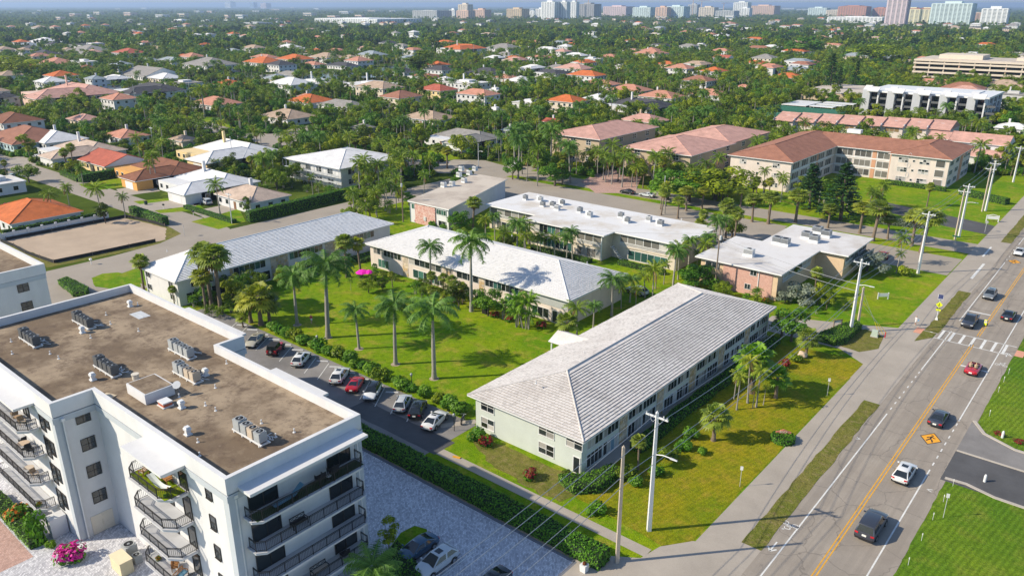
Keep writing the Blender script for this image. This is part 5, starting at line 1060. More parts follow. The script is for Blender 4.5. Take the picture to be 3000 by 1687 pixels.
HL = [   # region x offset, crop x0, x1, eave row, storeys, roof, wall, form, label, short phrase
 (0,1215,1945,1448,1,'white','white','L','white hip-roofed house with garage wing left of the tan-roofed house','white garage house'),
 (0,900,1560,1345,1,'brown','orangew','L','orange-walled house with brown tile roof and garage','orange-walled house'),
 (0,640,1100,1255,1,'red','yellow','gable','house with bright red gable roof behind the clipped hedge','red gable house'),
 (0,345,905,1180,1,'beige','white','L','house with pinkish beige hip roof and white garage','beige-roofed house'),
 (0,235,620,1078,1,'white','white','hip','low house with bare white roof beside a pool cage','bare white-roofed house'),
 (0,-40,520,1085,1,'rust','blue','hip','pale blue house with brown hip roof at the left edge','pale blue house'),
 (0,-60,285,930,2,'brown','white','hip','two-storey white house with brown roof at the left edge','two-storey brown-roofed house'),
 (0,1345,2140,1215,1,'white','yellow','L','sprawling yellow house with white roofs near the bend in the street','sprawling white-roofed house'),
 (0,1285,1500,1070,1,'tan','cream','hip','small tan hip-roofed house behind the sprawling white roofs','small tan house'),
 (0,810,1110,1045,1,'salmon','white','hip','salmon tiled house behind the bare branching tree','salmon house by the bare tree'),
 (0,530,765,915,1,'pink','cream','hip','house with rosy pink roof left of the sandy street','rosy-roofed house'),
 (0,235,860,735,2,'pink','pinkw','L','pink two-storey villa behind a row of leaning palms','pink villa'),
 (0,895,1375,705,2,'dark','white','L','white house with dark roof still under construction on the canal','dark-roofed canal house'),
 (0,1455,1825,800,1,'salmon','white','hip','salmon-roofed house behind the round palms of the street corner','salmon corner house'),
 (0,1605,1865,650,1,'orange','white','hip','low house with patchy bright orange roof among palms','patchy orange house'),
 (0,650,790,600,2,'bluegrey','white','hip','grey-roofed canal house with pointed turret','turret house'),
 (0,940,1350,580,1,'grey','white','gable','long low grey-roofed house on the canal bank','long grey canal house'),
 (0,1395,1785,500,2,'grey','white','hip','white two-storey house with slate grey hip roof on the canal','slate-roofed canal house'),
 (0,1840,2150,480,2,'orange','white','hip','white arcaded villa with vivid orange roof on the canal','orange-roofed arcade villa'),
 (0,2090,2370,455,2,'orange','cream','hip','orange-roofed villa right of the arcaded villa','second orange canal villa'),
 (0,2330,2600,440,2,'tan','white','hip','white canal villa with straw-coloured roof','straw-roofed villa'),
 (0,2160,2600,640,1,'white','white','flat','long white flat-roofed house screened by slim cypresses','cypress house'),
 (0,2240,2385,735,1,'salmon','white','hip','small salmon roof between tall palms and round tree','small salmon house'),
 (0,1965,2390,905,1,'tan','white','hip','white one-storey house with brownish roof on its own lawn','brownish-roofed lawn house'),
 (0,865,1090,405,2,'red','white','hip','white house with dull red hip roof beyond the canal','dull red far house'),
 (0,560,850,345,2,'dark','white','flat','white and black modern cube house beyond the canal','cube house'),
 (0,520,850,400,1,'grey','white','hip','broad grey hip roof in front of the cube house','broad grey-roofed house'),
 (0,210,480,430,1,'dark','white','hip','dark grey hip-roofed house among trees at upper left','dark grey upper house'),
 (0,300,575,490,1,'salmon','white','hip','salmon roofs in front of the large dark tree','salmon upper house'),
 (0,590,730,520,1,'brown','white','hip','small brown-roofed house beside the clipped green tree','small brown house'),
 (0,235,460,325,1,'white','white','hip','bright white hip roof far at upper left','bright white upper house'),
 (0,130,315,355,1,'bluegrey','white','hip','blue-grey roofed white house at far upper left','blue-grey upper house'),
 (0,2050,2320,375,1,'white','white','hip','pale two-level roof beyond the orange canal villas','pale two-level house'),
 (0,2310,2480,395,1,'orange','cream','hip','orange-roofed house right of the pale two-level house','right orange upper house'),
 (0,1000,1110,255,1,'bluegrey','white','hip','small blue-grey roof far behind the palms','far small blue-grey house'),
 (0,1380,1480,245,1,'tan','white','hip','small tan roof far among the dark palms','far small tan house'),
 (0,250,350,210,1,'tan','white','hip','tan roofed house near the far left horizon','far left tan house'),
 (1000,600,1240,1085,1,'grey','white','L','white house with weathered grey hip roofs and front lawn','weathered grey house'),
 (1000,70,265,975,1,'grey','white','hip','brownish grey roof left of a round green tree','brownish grey house'),
 (1000,445,885,915,1,'tan','white','hip','house with long plain tan roof beside the round tree','plain tan house'),
 (1000,565,885,690,2,'red','yellow','hip','yellow villa with red tile roof and small tower','yellow tower villa'),
 (1000,765,1130,640,2,'white','white','flat','white cubic modern house with brown panels','brown-panelled modern house'),
 (1000,1080,1240,690,1,'white','white','flat','white flat garage wing right of the brown-panelled house','flat garage house'),
 (1000,-20,480,660,1,'white','white','flat','long bright white flat roof behind the palms','long flat white house'),
 (1000,715,1100,375,2,'orange','white','L','large white villa with orange tile roofs on the far canal','large orange far villa'),
 (1000,110,350,420,2,'bluegrey','cream','hip','cream villa with grey-blue roof on the canal point','cream canal point villa'),
 (1000,-10,140,440,2,'tan','white','hip','white villa with tan roof left of the canal point','tan canal point villa'),
 (1000,1955,2530,825,1,'dark','white','L','wide house with charcoal hip roofs behind the hedge trees','charcoal-roofed wide house'),
 (1000,2230,2600,745,1,'salmon','white','hip','salmon roofs right behind the charcoal-roofed house','salmon house behind charcoal roofs'),
 (1000,1805,1970,450,2,'white','white','flat','white cube house right of a tall white pole','white cube by pole'),
 (1000,1790,1950,400,1,'white','white','hip','pale roof behind the white cube house','pale house behind cube'),
 (1000,1515,1755,525,1,'grey','white','hip','grey roofed house with white chimney among palms','grey chimney house'),
 (1000,1205,1400,450,1,'orange','white','hip','orange roofed house right of the big dome-shaped tree','orange house by dome tree'),
 (1000,925,1275,565,1,'dark','white','hip','low dark grey roof under the dome-shaped tree','low dark house'),
 (1000,1135,1345,595,1,'salmon','white','hip','salmon house behind the brown-panelled modern house','salmon house behind panels'),
 (1000,2000,2355,695,1,'salmon','cream','hip','pale salmon roof at right centre among palms','pale salmon centre house'),
 (1000,2045,2175,505,1,'white','white','flat','small white flat house left of the orange roof','small white flat house'),
 (1000,2370,2545,490,1,'orange','yellow','hip','orange roofed yellow house beyond the sports lawn','orange yellow house'),
 (1000,1290,1560,790,1,'white','white','flat','white roof slabs half hidden by palms','half-hidden white slabs house'),
 (1000,1075,1245,845,1,'white','white','flat','white roof behind the large round tree','white roof behind round tree'),
 (1000,1200,1330,990,1,'bluegrey','greyw','hip','pale grey roof beside the tall palm row','pale grey palm house'),
 (1000,1510,1690,930,1,'red','white','gable','bright red metal roof peeking out behind palms','red metal roof house'),
 (1000,2090,2480,930,1,'pink','taupe','hip','broad pink tile roof behind the taupe condominium','broad pink roof house'),
 (1000,2205,2470,410,2,'salmon','white','hip','white villa with salmon towers towards downtown','salmon tower villa'),
 (1000,1085,1370,370,2,'grey','white','hip','grey roofed villas right of the large orange villa','grey villa right of orange'),
 (1000,1550,1760,335,1,'bluegrey','white','hip','pale blue-grey roof in the middle distance','middle pale blue house'),
 (1000,370,450,250,2,'grey','white','hip','white house at the edge of the far green field','white field-edge house'),
 (2000,10,160,585,1,'white','white','flat','white flat roof at centre right under trees','white flat centre-right house'),
 (2000,40,360,725,1,'salmon','white','hip','long salmon roof left of the tennis court','long salmon court house'),
 (2000,400,520,660,1,'salmon','cream','hip','small salmon roof above the bright green tree','small salmon court house'),
 (2000,230,380,440,2,'red','white','gable','white house with bright red gable roof at right','bright red gable far house'),
 (2000,235,375,275,2,'white','white','hip','white roofed villa far right of centre','white far villa'),
 (2000,1880,2160,1060,1,'pink','white','gable','pink gabled townhome behind the rust-roofed block','pink gabled townhome'),
 (2000,2060,2440,1090,2,'pink','white','gable','taller pink gabled townhome at the right','taller pink townhome'),
 (2000,2120,2390,1190,1,'pink','white','gable','pink-roofed carport townhome beside the main road','pink carport townhome'),
 (2000,2385,2600,975,1,'white','white','hip','white hip-roofed pavilion at the right edge','white pavilion house'),
 (2000,2400,2600,720,2,'grey','greyw','flat','grey flat-roofed building right of the modern condominium','grey flat building'),
]
for ro, a, b, ye, st, rk, wk, fm, lab, sh in HL: house_px(a*K+ro, b*K+ro, ye*K, st, rk, wk, fm, lab, sh)
house(-216.6, 68.6, 20, 17, 1, 'orange', 'white', 'hip', 'house with vivid orange tile roof beside the dirt lot', 'vivid orange house')
house(-190, 115, 18, 13, 1, 'beige', 'white', 'hip', 'house with light brown roof and blue shutters behind the long hedge', 'blue-shuttered house')
house(-262, 74, 12, 14, 1, 'white', 'white', 'flat', 'brick-edged flat-roofed house at the left edge above the orange roof', 'left flat-roofed house')
# downtown on the horizon
def tower(px0, px1, yt, yb, col, label, glass=.45, fl=3.3, ratio=.6, name='tower_block', crown=None):
    xc = (px0+px1)/2; qx, qy = G(xc, yb); L = math.hypot(qx, qy); rx, ry = qx/L, qy/L; Wm = (px1-px0)/F_PX*L; w = Wm/(abs(ry)+ratio*abs(rx)); d = w*ratio
    h = HC + (16.0-yt)/F_PX*L*1.06; cx, cy = qx+rx*d*.5, qy+ry*d*.5; b = thing(name, label, 'building', (cx, cy, 0), 0, 'downtown buildings'); m = mat('facade_%.2f_%.2f_%.2f' % col, col, .8, .05, .02)
    part(b, 'glass_wall', MB().box(cx-w/2+.8,cx+w/2-.8,cy-d/2+.8,cy+d/2-.8,0,h-1), [GLASS_T]); mb = MB(); nf = max(2, int(h/fl)); 
    for i in range(nf+1): z = h*i/nf; mb.box(cx-w/2,cx+w/2,cy-d/2,cy+d/2,z-(h/nf)*(1-glass)*.5,z+(h/nf)*(1-glass)*.5 if i < nf else z+1.5)
    part(b, 'floor_slabs', mb, [m]); mb = MB(); k = max(2, int(w/11))
    for i in range(k+1): x = cx-w/2+w*i/k; mb.box(x-w/k*.17,x+w/k*.17,cy-d/2-.4,cy-d/2+2,0,h)
    k = max(2, int(d/11))
    for i in range(k+1): y = cy-d/2+d*i/k; mb.box(cx+w/2-2,cx+w/2+.4,y-d/k*.17,y+d/k*.17,0,h)
    part(b, 'piers', mb, [m]); part(b, 'penthouse', MB().box(cx-w*.22,cx+w*.2,cy-d*.25,cy+d*.25,h+1,h+7 if h > 30 else h+3), [m])
    if crown: part(b, 'roof', MB().add([(cx-w/2,cy-d/2,h+1.5),(cx+w/2,cy-d/2,h+1.5),(cx+w/2,cy+d/2,h+1.5),(cx-w/2,cy+d/2,h+1.5),(cx-w*.3,cy,h+6),(cx+w*.3,cy,h+6)], [(0,1,5,4),(1,2,5),(2,3,4,5),(3,0,4)]), [RM(crown)])
    return b
GLASS_T = mat('tower_glass', (.10, .15, .19), .25, .2, .02, spec=.6)
wh, be, sa, ta, pk, te, ye_, rd, gy = (.70,.72,.74), (.62,.55,.46), (.62,.44,.35), (.55,.44,.30), (.60,.48,.50), (.55,.66,.68), (.66,.62,.44), (.52,.26,.18), (.42,.44,.46)
SK = [(662,689,8,24,wh,'small white tower alone on the left horizon'),(734,753,10,25,(.25,.38,.55),'small blue tower on the left horizon'),(766,793,12,26,pk,'small pinkish block on the left horizon'),
 (515,553,50,66,wh,'white office block nearest the left among distant trees'),(590,628,52,64,wh,'white office block, middle of the three at left'),(660,690,51,62,wh,'white office block, rightmost of the three at left'),(720,792,58,72,gy,'low blue-grey block behind the distant trees'),
 (930,1225,50,68,wh,'very long low white resort building left of downtown'),(1213,1320,30,54,gy,'wide grey downtown block, leftmost of the cluster'),(1318,1340,28,52,wh,'narrow white downtown block beside the grey one'),(1345,1384,15,54,be,'beige stepped tower with square top'),(1340,1390,30,55,sa,'salmon lower block under the beige stepped tower'),(1388,1437,28,53,sa,'wide salmon downtown block'),
 (1487,1548,26,54,ta,'tan office building with curved front'),(1548,1574,31,52,wh,'small white downtown block by the tan office'),(1571,1600,26,54,wh,'white tower left of the tall white pair'),(1588,1640,9,58,wh,'tall white apartment tower, left of the pair'),(1638,1668,9,58,wh,'tall white apartment tower, right of the pair'),(1668,1695,9,54,wh,'slim white tower right of the tall pair'),
 (1693,1758,14,52,(.33,.33,.34),'dark unfinished tower with open floors under cranes'),(1770,1855,20,48,pk,'wide pinkish tower block right of the cranes'),(1856,1920,22,52,te,'teal and white tower block'),(1922,1962,22,54,sa,'salmon block right of the teal tower'),(1950,2016,20,54,te,'second teal and white tower block'),
 (2017,2047,15,46,gy,'grey tower under a crane at right'),(2050,2100,22,50,be,'beige tower block right of the crane'),(2100,2160,30,52,gy,'low grey block in front of the beige tower'),(2150,2195,10,46,wh,'white tower with flat crown right of centre'),(2165,2200,24,50,wh,'lower white tower in front of the flat crown'),(2200,2278,18,44,sa,'long salmon tower block'),
 (2372,2425,23,46,te,'pale blue block left of the red-roofed hotel'),(2425,2470,28,48,be,'low beige block by the red-roofed hotel'),(2462,2540,20,50,rd,'red brick hotel block left of the striped tower'),(2440,2592,44,68,wh,'long low white resort wing before the striped tower'),(2560,2598,24,50,rd,'dark red block beside the striped tower'),
 (2652,2690,26,70,ye_,'yellowish block just right of the striped tower'),(2688,2740,26,68,ye_,'wide yellow-green apartment tower'),(2738,2835,13,72,te,'largest teal apartment tower at right'),(2836,2886,34,62,(.40,.28,.22),'brown block right of the largest teal tower'),(2882,2940,24,74,wh,'white slab tower at far right'),(2780,2890,80,95,sa,'long salmon low block below the teal tower'),(2965,2985,54,78,gy,'slim grey block near the right edge')]
for a, b, yt, yb, c, lab in SK: tower(a, b, yt, yb, c, lab, crown='rust' if c in (rd, ye_) else None)
tower(2598, 2650, -22, 76, (.60,.50,.54), 'tallest tower with purple and white horizontal stripes', .5, 3.0, .7)
def crane(px, yb, yt, jib, label):
    x, y = G(px, yb); L = math.hypot(x, y); h = HC+(16-yt)/F_PX*L; t = thing('tower_crane', label, 'crane', (x, y, 0), 0, 'tower cranes'); part(t, 'mast', MB().box(x-1.2,x+1.2,y-1.2,y+1.2,0,h), [SALM]); part(t, 'jib', MB().cbox((x+jib*.3,y+jib*.3,h), (abs(jib)*1.5,1.5,1.5), 0, R(45)), [SALM]); part(t, 'counterweight', MB().box(x-jib*.3-2,x-jib*.3+2,y-jib*.3-2,y-jib*.3+2,h-3,h), [GREYM])
crane(1688, 52, 1, 34, 'tower crane over the dark unfinished tower'); crane(1722, 52, -4, 30, 'second crane over the dark unfinished tower'); crane(2053, 48, 4, 34, 'tower crane right of the teal towers'); crane(2028, 48, 2, -34, 'crane above the grey tower'); crane(2118, 48, 11, 26, 'small far crane left of the white flat-crowned tower')
# ---------------------------------------------------------------- painted marks on the road
def paint(name, polys, mt=None, z=.038):
    mb = MB()
    for p in polys:
        n = len(p)
        if sum(p[i][0]*p[(i+1)%n][1]-p[(i+1)%n][0]*p[i][1] for i in range(n)) < 0: p = p[::-1]
        mb.poly([(x, y, z) for x, y in p])
    return struct(mb.build(name, mt or PAINT_W))
paint('edge_line', [rect(-20.98,-20.82,-30,104), rect(-20.98,-20.82,121.5,141), rect(-20.98,-20.82,147,190), rect(-20.98,-20.82,207,600)])
paint('edge_line_dash', [rect(-20.98,-20.82,y,y+.7) for y in (105.5,107.6,109.7,111.8,113.9,116,118.1,120.0,192,195,198,201,204)])
paint('edge_line', [rect(-13.08,-12.92,-30,93), rect(-13.08,-12.92,108,600)]); paint('edge_line_dash', [rect(-13.08,-12.92,y,y+.8) for y in (94.2,96.2,98.2,100.2,102.3,104.4,106.4)])
for x in (-17.12, -16.78): paint('centre_line', [rect(x-.065,x+.065,-30,137), rect(x-.065,x+.065,141.5,600)], PAINT_Y)
paint('crosswalk', [rect(-24.4,-11.2,136.0,136.2), rect(-24.4,-11.2,140.4,140.6)] + [rect(-23.6+1.55*i,-23.2+1.55*i,136.2,140.4) for i in range(8)])
paint('stop_line', [rect(-20.8,-17.2,153.2,153.7)]); paint('stop_line', [rect(-16.7,-13.1,127.0,127.45)]); paint('stop_line', [rect(-24.4,-23.9,173.5,186)]); paint('stop_line', [rect(-25.6,-25.2,191.5,201)])
def glyph(cx, cy, s, lines, w, flip=1): return [strip((cx+flip*a[0]*s, cy+flip*a[1]*s), (cx+flip*b[0]*s, cy+flip*b[1]*s), w) for l in lines for a, b in zip(l, l[1:])]
def circ(cx, cy, r, n=12): return [(cx+r*math.cos(6.2832*i/n), cy+r*math.sin(6.2832*i/n)) for i in range(n+1)]
BIKE = [circ(-.55,0,.33), circ(.55,0,.33), [(-.55,0),(-.15,.55),(.35,.5),(.55,0)], [(-.15,.55),(0,.05),(.35,.5)], [(-.3,.95),(-.15,.55)], [(-.3,.95),(.25,1.1),(.4,.75)], circ(.35,1.3,.1,8)]
bx, by = G(2316,1536); paint('bicycle_symbol', glyph(bx, by, .95, BIKE, .1, -1)); bx, by = G(2933,1070); paint('bicycle_symbol', glyph(bx, by, .95, BIKE, .1))
ax, ay = G(2266,1600); paint('arrow_marking', glyph(ax, ay, 1, [[(0,-.9),(0,.9)], [(-.45,.3),(0,.95),(.45,.3)]], .16, -1)); ax, ay = G(2950,1040); paint('arrow_marking', glyph(ax, ay, 1, [[(0,-.9),(0,.9)], [(-.45,.3),(0,.95),(.45,.3)]], .16))
for px, py, f in ((2515,1285,1),(2722,1435,-1)): ax, ay = G(px, py); paint('chevron_marking', glyph(ax, ay, .6, [[(-.5,.45),(.4,0),(-.5,-.45)]] , .12, f))
def road_sign_mark(px, py, s):
    cx, cy = G(px, py); d = [(cx+1.35*s,cy),(cx,cy+1.9*s),(cx-1.35*s,cy),(cx,cy-1.9*s)]; e = [(cx+1.2*s,cy),(cx,cy+1.68*s),(cx-1.2*s,cy),(cx,cy-1.68*s)]
    paint('pedestrian_warning_mark', [d], mat('black_road_paint', (.03,.025,.03), .8, .1), .036); paint('pedestrian_warning_mark', [e], mat('orange_road_paint', (.78,.36,.03), .7, .08), .040)
    W_ = [[(0,.55),(-.05,-.05)], [(-.05,-.05),(-.35,-.75)], [(-.05,-.05),(.22,-.4),(.3,-.8)], [(0,.5),(-.32,.2),(-.4,-.05)], [(0,.5),(.3,.25),(.42,.3)]]
    paint('pedestrian_figure', glyph(cx, cy, s*1.15, W_, .2*s) + [circ(cx, cy+.95*s, .17*s)[:-1]], mat('black_road_paint', (.03,.025,.03), .8, .1), .044)
road_sign_mark(2727, 1285, .95); road_sign_mark(2972, 767, .95)
paint('tactile_paving', [rect(-25.8,-24.6,136.4,139.2)], mat('tactile_red', (.62,.30,.2), .8, .1), .046); paint('tactile_paving', [rect(-11.0,-9.8,136.4,139.2)], mat('tactile_red', (.62,.30,.2), .8, .1), .046)
# stall lines and wheel stops of the courtyard lot
for i in range(15):
    x = -69.2-3.22*i; paint('stall_line', [strip((x,60.7),(x-3.15,65.2),.11)], None, .026)
for i in range(14):
    x = -69.2-3.22*(i+.5)-2.9; tag(MB().add([(-.95,-.1,0),(.95,-.1,0),(.95,.1,0),(-.95,.1,0),(-.9,-.06,.13),(.9,-.06,.13),(.9,.06,.13),(-.9,.06,.13)], [(4,5,6,7),(0,1,5,4),(1,2,6,5),(2,3,7,6),(3,0,4,7)]).build('wheel_stop', CONC_POLE, None, loc=(x, 65.0, .02), rz=R(35)), 'white concrete wheel stop along the courtyard lawn, %s from the right' % ORD[i], 'wheel stop', 'wheel stops in the courtyard lot')
for x in (-47.7, -44.6, -41.5): paint('stall_line', [rect(x-.08,x+.08,40,47.2)], None, .026)

# ---------------------------------------------------------------- vehicles
def paintm(name, col, rough=.3): return mat(name, col, rough, .02, 1, 0, 0, .5, coat=.8)
CARC = {'white': paintm('white_car_paint', (.68,.69,.70)), 'black': paintm('black_car_paint', (.012,.013,.018)), 'red': paintm('red_car_paint', (.42,.008,.022)), 'silver': paintm('silver_car_paint', (.50,.53,.56)), 'gold': paintm('champagne_car_paint', (.42,.39,.31)), 'blue': paintm('blue_car_paint', (.03,.085,.15)), 'dark': paintm('charcoal_car_paint', (.035,.04,.055)), 'grey': paintm('grey_car_paint', (.16,.18,.2)), 'green': paintm('pale_green_car_paint', (.42,.5,.45)), 'maroon': paintm('maroon_car_paint', (.35,.015,.04))}
TRIM = mat('black_trim', (.02,.02,.021), .6, .1); LAMP_R = mat('tail_lamp_red', (.5,.01,.02), .2, .1, coat=.5); LAMP_W = mat('head_lamp_clear', (.7,.72,.74), .15, .05, coat=.5); PLATE = mat('number_plate', (.72,.73,.7), .5, .1); LEATH = mat('tan_leather', (.46,.36,.24), .6, .1); CABIN = mat('car_interior', (.02,.02,.022), .8, .1)
def sect(y, zl, zs, zm, hw): 
    h = [(-hw*.93,zl),(-hw,zl+.16),(-hw,zs-.2),(-hw*.955,zs-.04),(-hw*.78,zs+.02),(0,zm+.02)]; return [(x,y,z) for x,z in h] + [(-x,y,z) for x,z in h[-2::-1]]
SHAPES = {  # length scale built in; stations of the lower body, then cabin: rear base, front base, roof rear, roof front, belt z, roof z, base half width, roof half width
 'sedan': ([(-2.36,.42,.72,.74,.66),(-2.26,.3,.9,.95,.82),(-1.65,.23,.97,1.02,.9),(-.7,.21,.95,.97,.92),(.6,.21,.93,.96,.92),(1.25,.22,.9,.95,.91),(1.9,.25,.8,.86,.87),(2.26,.3,.67,.71,.78),(2.37,.4,.56,.58,.64)], (-2.0,1.25,-.85,.1,.95,1.41,.84,.58)),
 'coupe': ([(-2.26,.42,.74,.76,.66),(-2.16,.3,.9,.95,.84),(-1.55,.22,.95,1.0,.93),(-.6,.2,.9,.93,.93),(.6,.2,.88,.91,.92),(1.2,.21,.85,.9,.91),(1.8,.24,.76,.82,.87),(2.14,.3,.64,.68,.78),(2.25,.4,.54,.56,.64)], (-1.95,1.15,-.55,.05,.9,1.31,.84,.54)),
 'suv': ([(-2.32,.5,.85,.87,.72),(-2.26,.36,1.02,1.05,.86),(-1.6,.27,1.06,1.08,.93),(-.6,.26,1.05,1.07,.94),(.7,.26,1.03,1.06,.94),(1.3,.27,1.0,1.06,.93),(1.95,.3,.9,.97,.89),(2.28,.36,.76,.8,.8),(2.36,.45,.65,.67,.68)], (-2.22,1.3,-1.5,.2,1.06,1.64,.87,.62)),
 'bigsuv': ([(-2.58,.5,.95,.97,.84),(-2.52,.36,1.14,1.16,.96),(-1.8,.3,1.17,1.18,1.0),(-.6,.29,1.16,1.18,1.01),(.8,.29,1.15,1.18,1.01),(1.5,.29,1.14,1.2,1.0),(2.2,.32,1.08,1.14,.97),(2.52,.36,.95,.98,.9),(2.6,.45,.8,.82,.82)], (-2.5,1.35,-2.25,.5,1.17,1.9,.94,.76)),
 'van': ([(-2.5,.5,.92,.94,.8),(-2.44,.36,1.06,1.08,.93),(-1.7,.28,1.1,1.12,.97),(-.6,.27,1.08,1.1,.97),(.8,.27,1.05,1.08,.97),(1.5,.28,1.0,1.07,.96),(2.1,.31,.88,.94,.9),(2.42,.36,.74,.78,.8),(2.5,.45,.64,.66,.68)], (-2.4,1.55,-2.1,.5,1.1,1.75,.9,.7)),
 'pickup': ([(-2.8,.5,.95,.97,.86),(-2.75,.36,1.1,1.12,.95),(-1.8,.32,1.12,1.13,.98),(-.6,.3,1.12,1.13,.98),(.9,.3,1.12,1.15,.98),(1.5,.3,1.1,1.17,.97),(2.3,.33,1.05,1.11,.94),(2.7,.38,.95,.98,.88),(2.8,.48,.8,.82,.78)], (-.75,1.45,-.55,.6,1.13,1.85,.9,.72)),
}
def ring_strip(mb, secs, mi=0):
    n = len(secs[0]); b = len(mb.v)
    for s in secs: mb.v += s
    for i in range(len(secs)-1):
        for k in range(n-1):
            mb.f.append([b+i*n+k, b+(i+1)*n+k, b+(i+1)*n+k+1, b+i*n+k+1]); mb.m.append(1 if k in (0, n-2) else mi); mb.r.append(.5)
        mb.f.append([b+i*n+n-1, b+(i+1)*n+n-1, b+(i+1)*n, b+i*n]); mb.m.append(1); mb.r.append(.5)
    mb.f.append([b+k for k in range(n)]); mb.m.append(mi); mb.r.append(.5); e = b+(len(secs)-1)*n
    mb.f.append([e+k for k in range(n)][::-1]); mb.m.append(mi); mb.r.append(.5)
WHEEL = MB().tube([(-.11,0,0),(-.09,0,0),(.09,0,0),(.11,0,0)], [.29,.34,.34,.29], 18).mesh('wheel', [RUBBER], True, 50)
RIMM = MB().tube([(-.118,0,0),(.118,0,0)], [.2,.2], 12)
for k in range(5): RIMM.cbox((0,.1*math.cos(k*1.2566),.1*math.sin(k*1.2566)), (.245,.04,.04))
RIMM = RIMM.mesh('rim', [RIM])
def glass_quad(name, q, parent, mt=None, sh=.9, off=.014):
    q = [Vector(p) for p in q]; c = sum(q, Vector())/len(q); nr = (q[1]-q[0]).cross(q[2]-q[0]).normalized()
    if nr.dot(c-Vector((0,0,.9))) < 0: nr = -nr
    return MB().poly([c+(p-c)*sh+nr*off for p in q]).build(name, mt or GLASS_C, parent)
def car(kind, x, y, head, col, label, sc_=1.0, z=.03, roof=None, sun=False, group=None, plate=True, name=None, rails=False):
    cm = CARC[col]; t = thing(name or {'sedan':'sedan_car','coupe':'coupe_car','suv':'sport_utility_car','bigsuv':'sport_utility_car','van':'minivan','pickup':'pickup_truck','convertible':'convertible_car'}[kind], label, 'pickup truck' if kind == 'pickup' else 'car', (x, y, z), head, group); t.scale = (sc_,)*3
    st, cab = SHAPES['coupe' if kind == 'convertible' else kind]; mb = MB(); ring_strip(mb, [sect(*s) for s in st]); body = mb.build('body', [cm, TRIM], t, True, sharp=28)
    b0, b1, r0, r1, zb, zr, hb, hr = cab; L = st[-1][0]
    wy = (L*.62, -L*.60) if kind != 'pickup' else (1.75, -1.75)
    for yy in wy:
        for s in (-1, 1):
            w = put('wheel', WHEEL, t, (s*(st[4][4]-.09), yy, .34)); put('rim', RIMM, w)
            MB().tube([(s*(st[4][4]+.004), yy+.40*math.cos(a*.3307-.35), .34+.40*math.sin(a*.3307-.35)) for a in range(12)], .03, 4).build('wheel_arch', TRIM, t)
    if kind != 'convertible':
        zmid = zr-.05
        B = [(-hb,b0,zb-.08),(hb,b0,zb-.08),(hb,b1,zb-.08),(-hb,b1,zb-.08)]; Tp = [(-hr,r0,zmid),(hr,r0,zmid),(hr,r1,zmid),(-hr,r1,zmid)]; T2 = [(-hr*.8,r0+.12,zr),(hr*.8,r0+.12,zr),(hr*.8,r1-.14,zr),(-hr*.8,r1-.14,zr)]
        g = MB(); g.add(B+Tp+T2, [(0,1,5,4),(1,2,6,5),(2,3,7,6),(3,0,4,7),(4,5,9,8),(5,6,10,9),(6,7,11,10),(7,4,8,11),(8,9,10,11)]); g.build('cabin', CARC[roof] if roof in CARC else cm, t, True, sharp=50)
        glass_quad('windscreen', [B[2],B[3],Tp[3],Tp[2]], t); glass_quad('rear_window', [B[0],B[1],Tp[1],Tp[0]], t, sh=.86)
        for s in (-1, 1):
            hbs, hrs = s*hb, s*hr; ym = (b0+b1)/2-.05; tm_ = (r0+r1)/2-.1
            glass_quad('side_window', [(hbs,ym+.05,zb),(hbs,b1-.12,zb),(hrs,r1-.02,zmid-.05),(hrs,tm_+.05,zmid-.05)], t); glass_quad('side_window', [(hbs,b0+.2,zb),(hbs,ym-.05,zb),(hrs,tm_-.05,zmid-.05),(hrs,r0+.08,zmid-.05)], t)
            MB().cbox((s*(hb+.14), b1-.25, zb+.05), (.2,.13,.13)).build('mirror', cm, t)
            if rails: MB().box(s*hr*.86-.02,s*hr*.86+.02,r0+.1,r1-.1,zr-.01,zr+.06).build('roof_rail', TRIM, t)
        if sun: MB().box(-hr*.55,hr*.55,(r0+r1)/2,r1-.2,zr+.004,zr+.012).build('sunroof', GLASS_C, t)
    yb, yf = st[0][0], st[-1][0]; zl = st[1][2]-.16
    for s in (-1, 1):
        MB().cbox((s*st[1][4]*.78, yb+.07, zl), (.34,.16,.17), 0, s*.25).build('taillight', LAMP_R, t); MB().cbox((s*st[-2][4]*.80, yf-.10, st[-2][2]-.1), (.36,.2,.13), 0, -s*.35).build('headlight', LAMP_W, t)
    MB().cbox((0,yb-.01,zl-.12), (.42,.05,.2)).build('number_plate', PLATE, t); MB().box(-.5,.5,yf-.06,yf+.015,.38,.52).build('grille', TRIM, t); MB().box(-st[1][4]*.9,st[1][4]*.9,yb-.02,yb+.12,.32,.44).build('bumper', TRIM, t)
    if kind == 'pickup':
        MB().box(-.78,.78,-2.62,-.82,1.12,1.145).build('load_bed', CABIN, t)
        for s in (-1, 1): MB().box(s*.9-.08,s*.9+.08,-2.75,-.8,1.08,1.24).build('bed_side', cm, t)
    if kind == 'convertible':
        MB().box(-.7,.7,-1.15,.75,.93,.955).build('cockpit', CABIN, t); glass_quad('windscreen', [(-.78,1.05,.9),(.78,1.05,.9),(.62,.55,1.3),(-.62,.55,1.3)], t)
        for s in (-1, 1): MB().box(s*.36-.24,s*.36+.24,-.55,-.4,.93,1.3).box(s*.36-.12,s*.36+.12,-.53,-.42,1.3,1.46).build('seat', LEATH, t)
    return t
PIh = math.pi
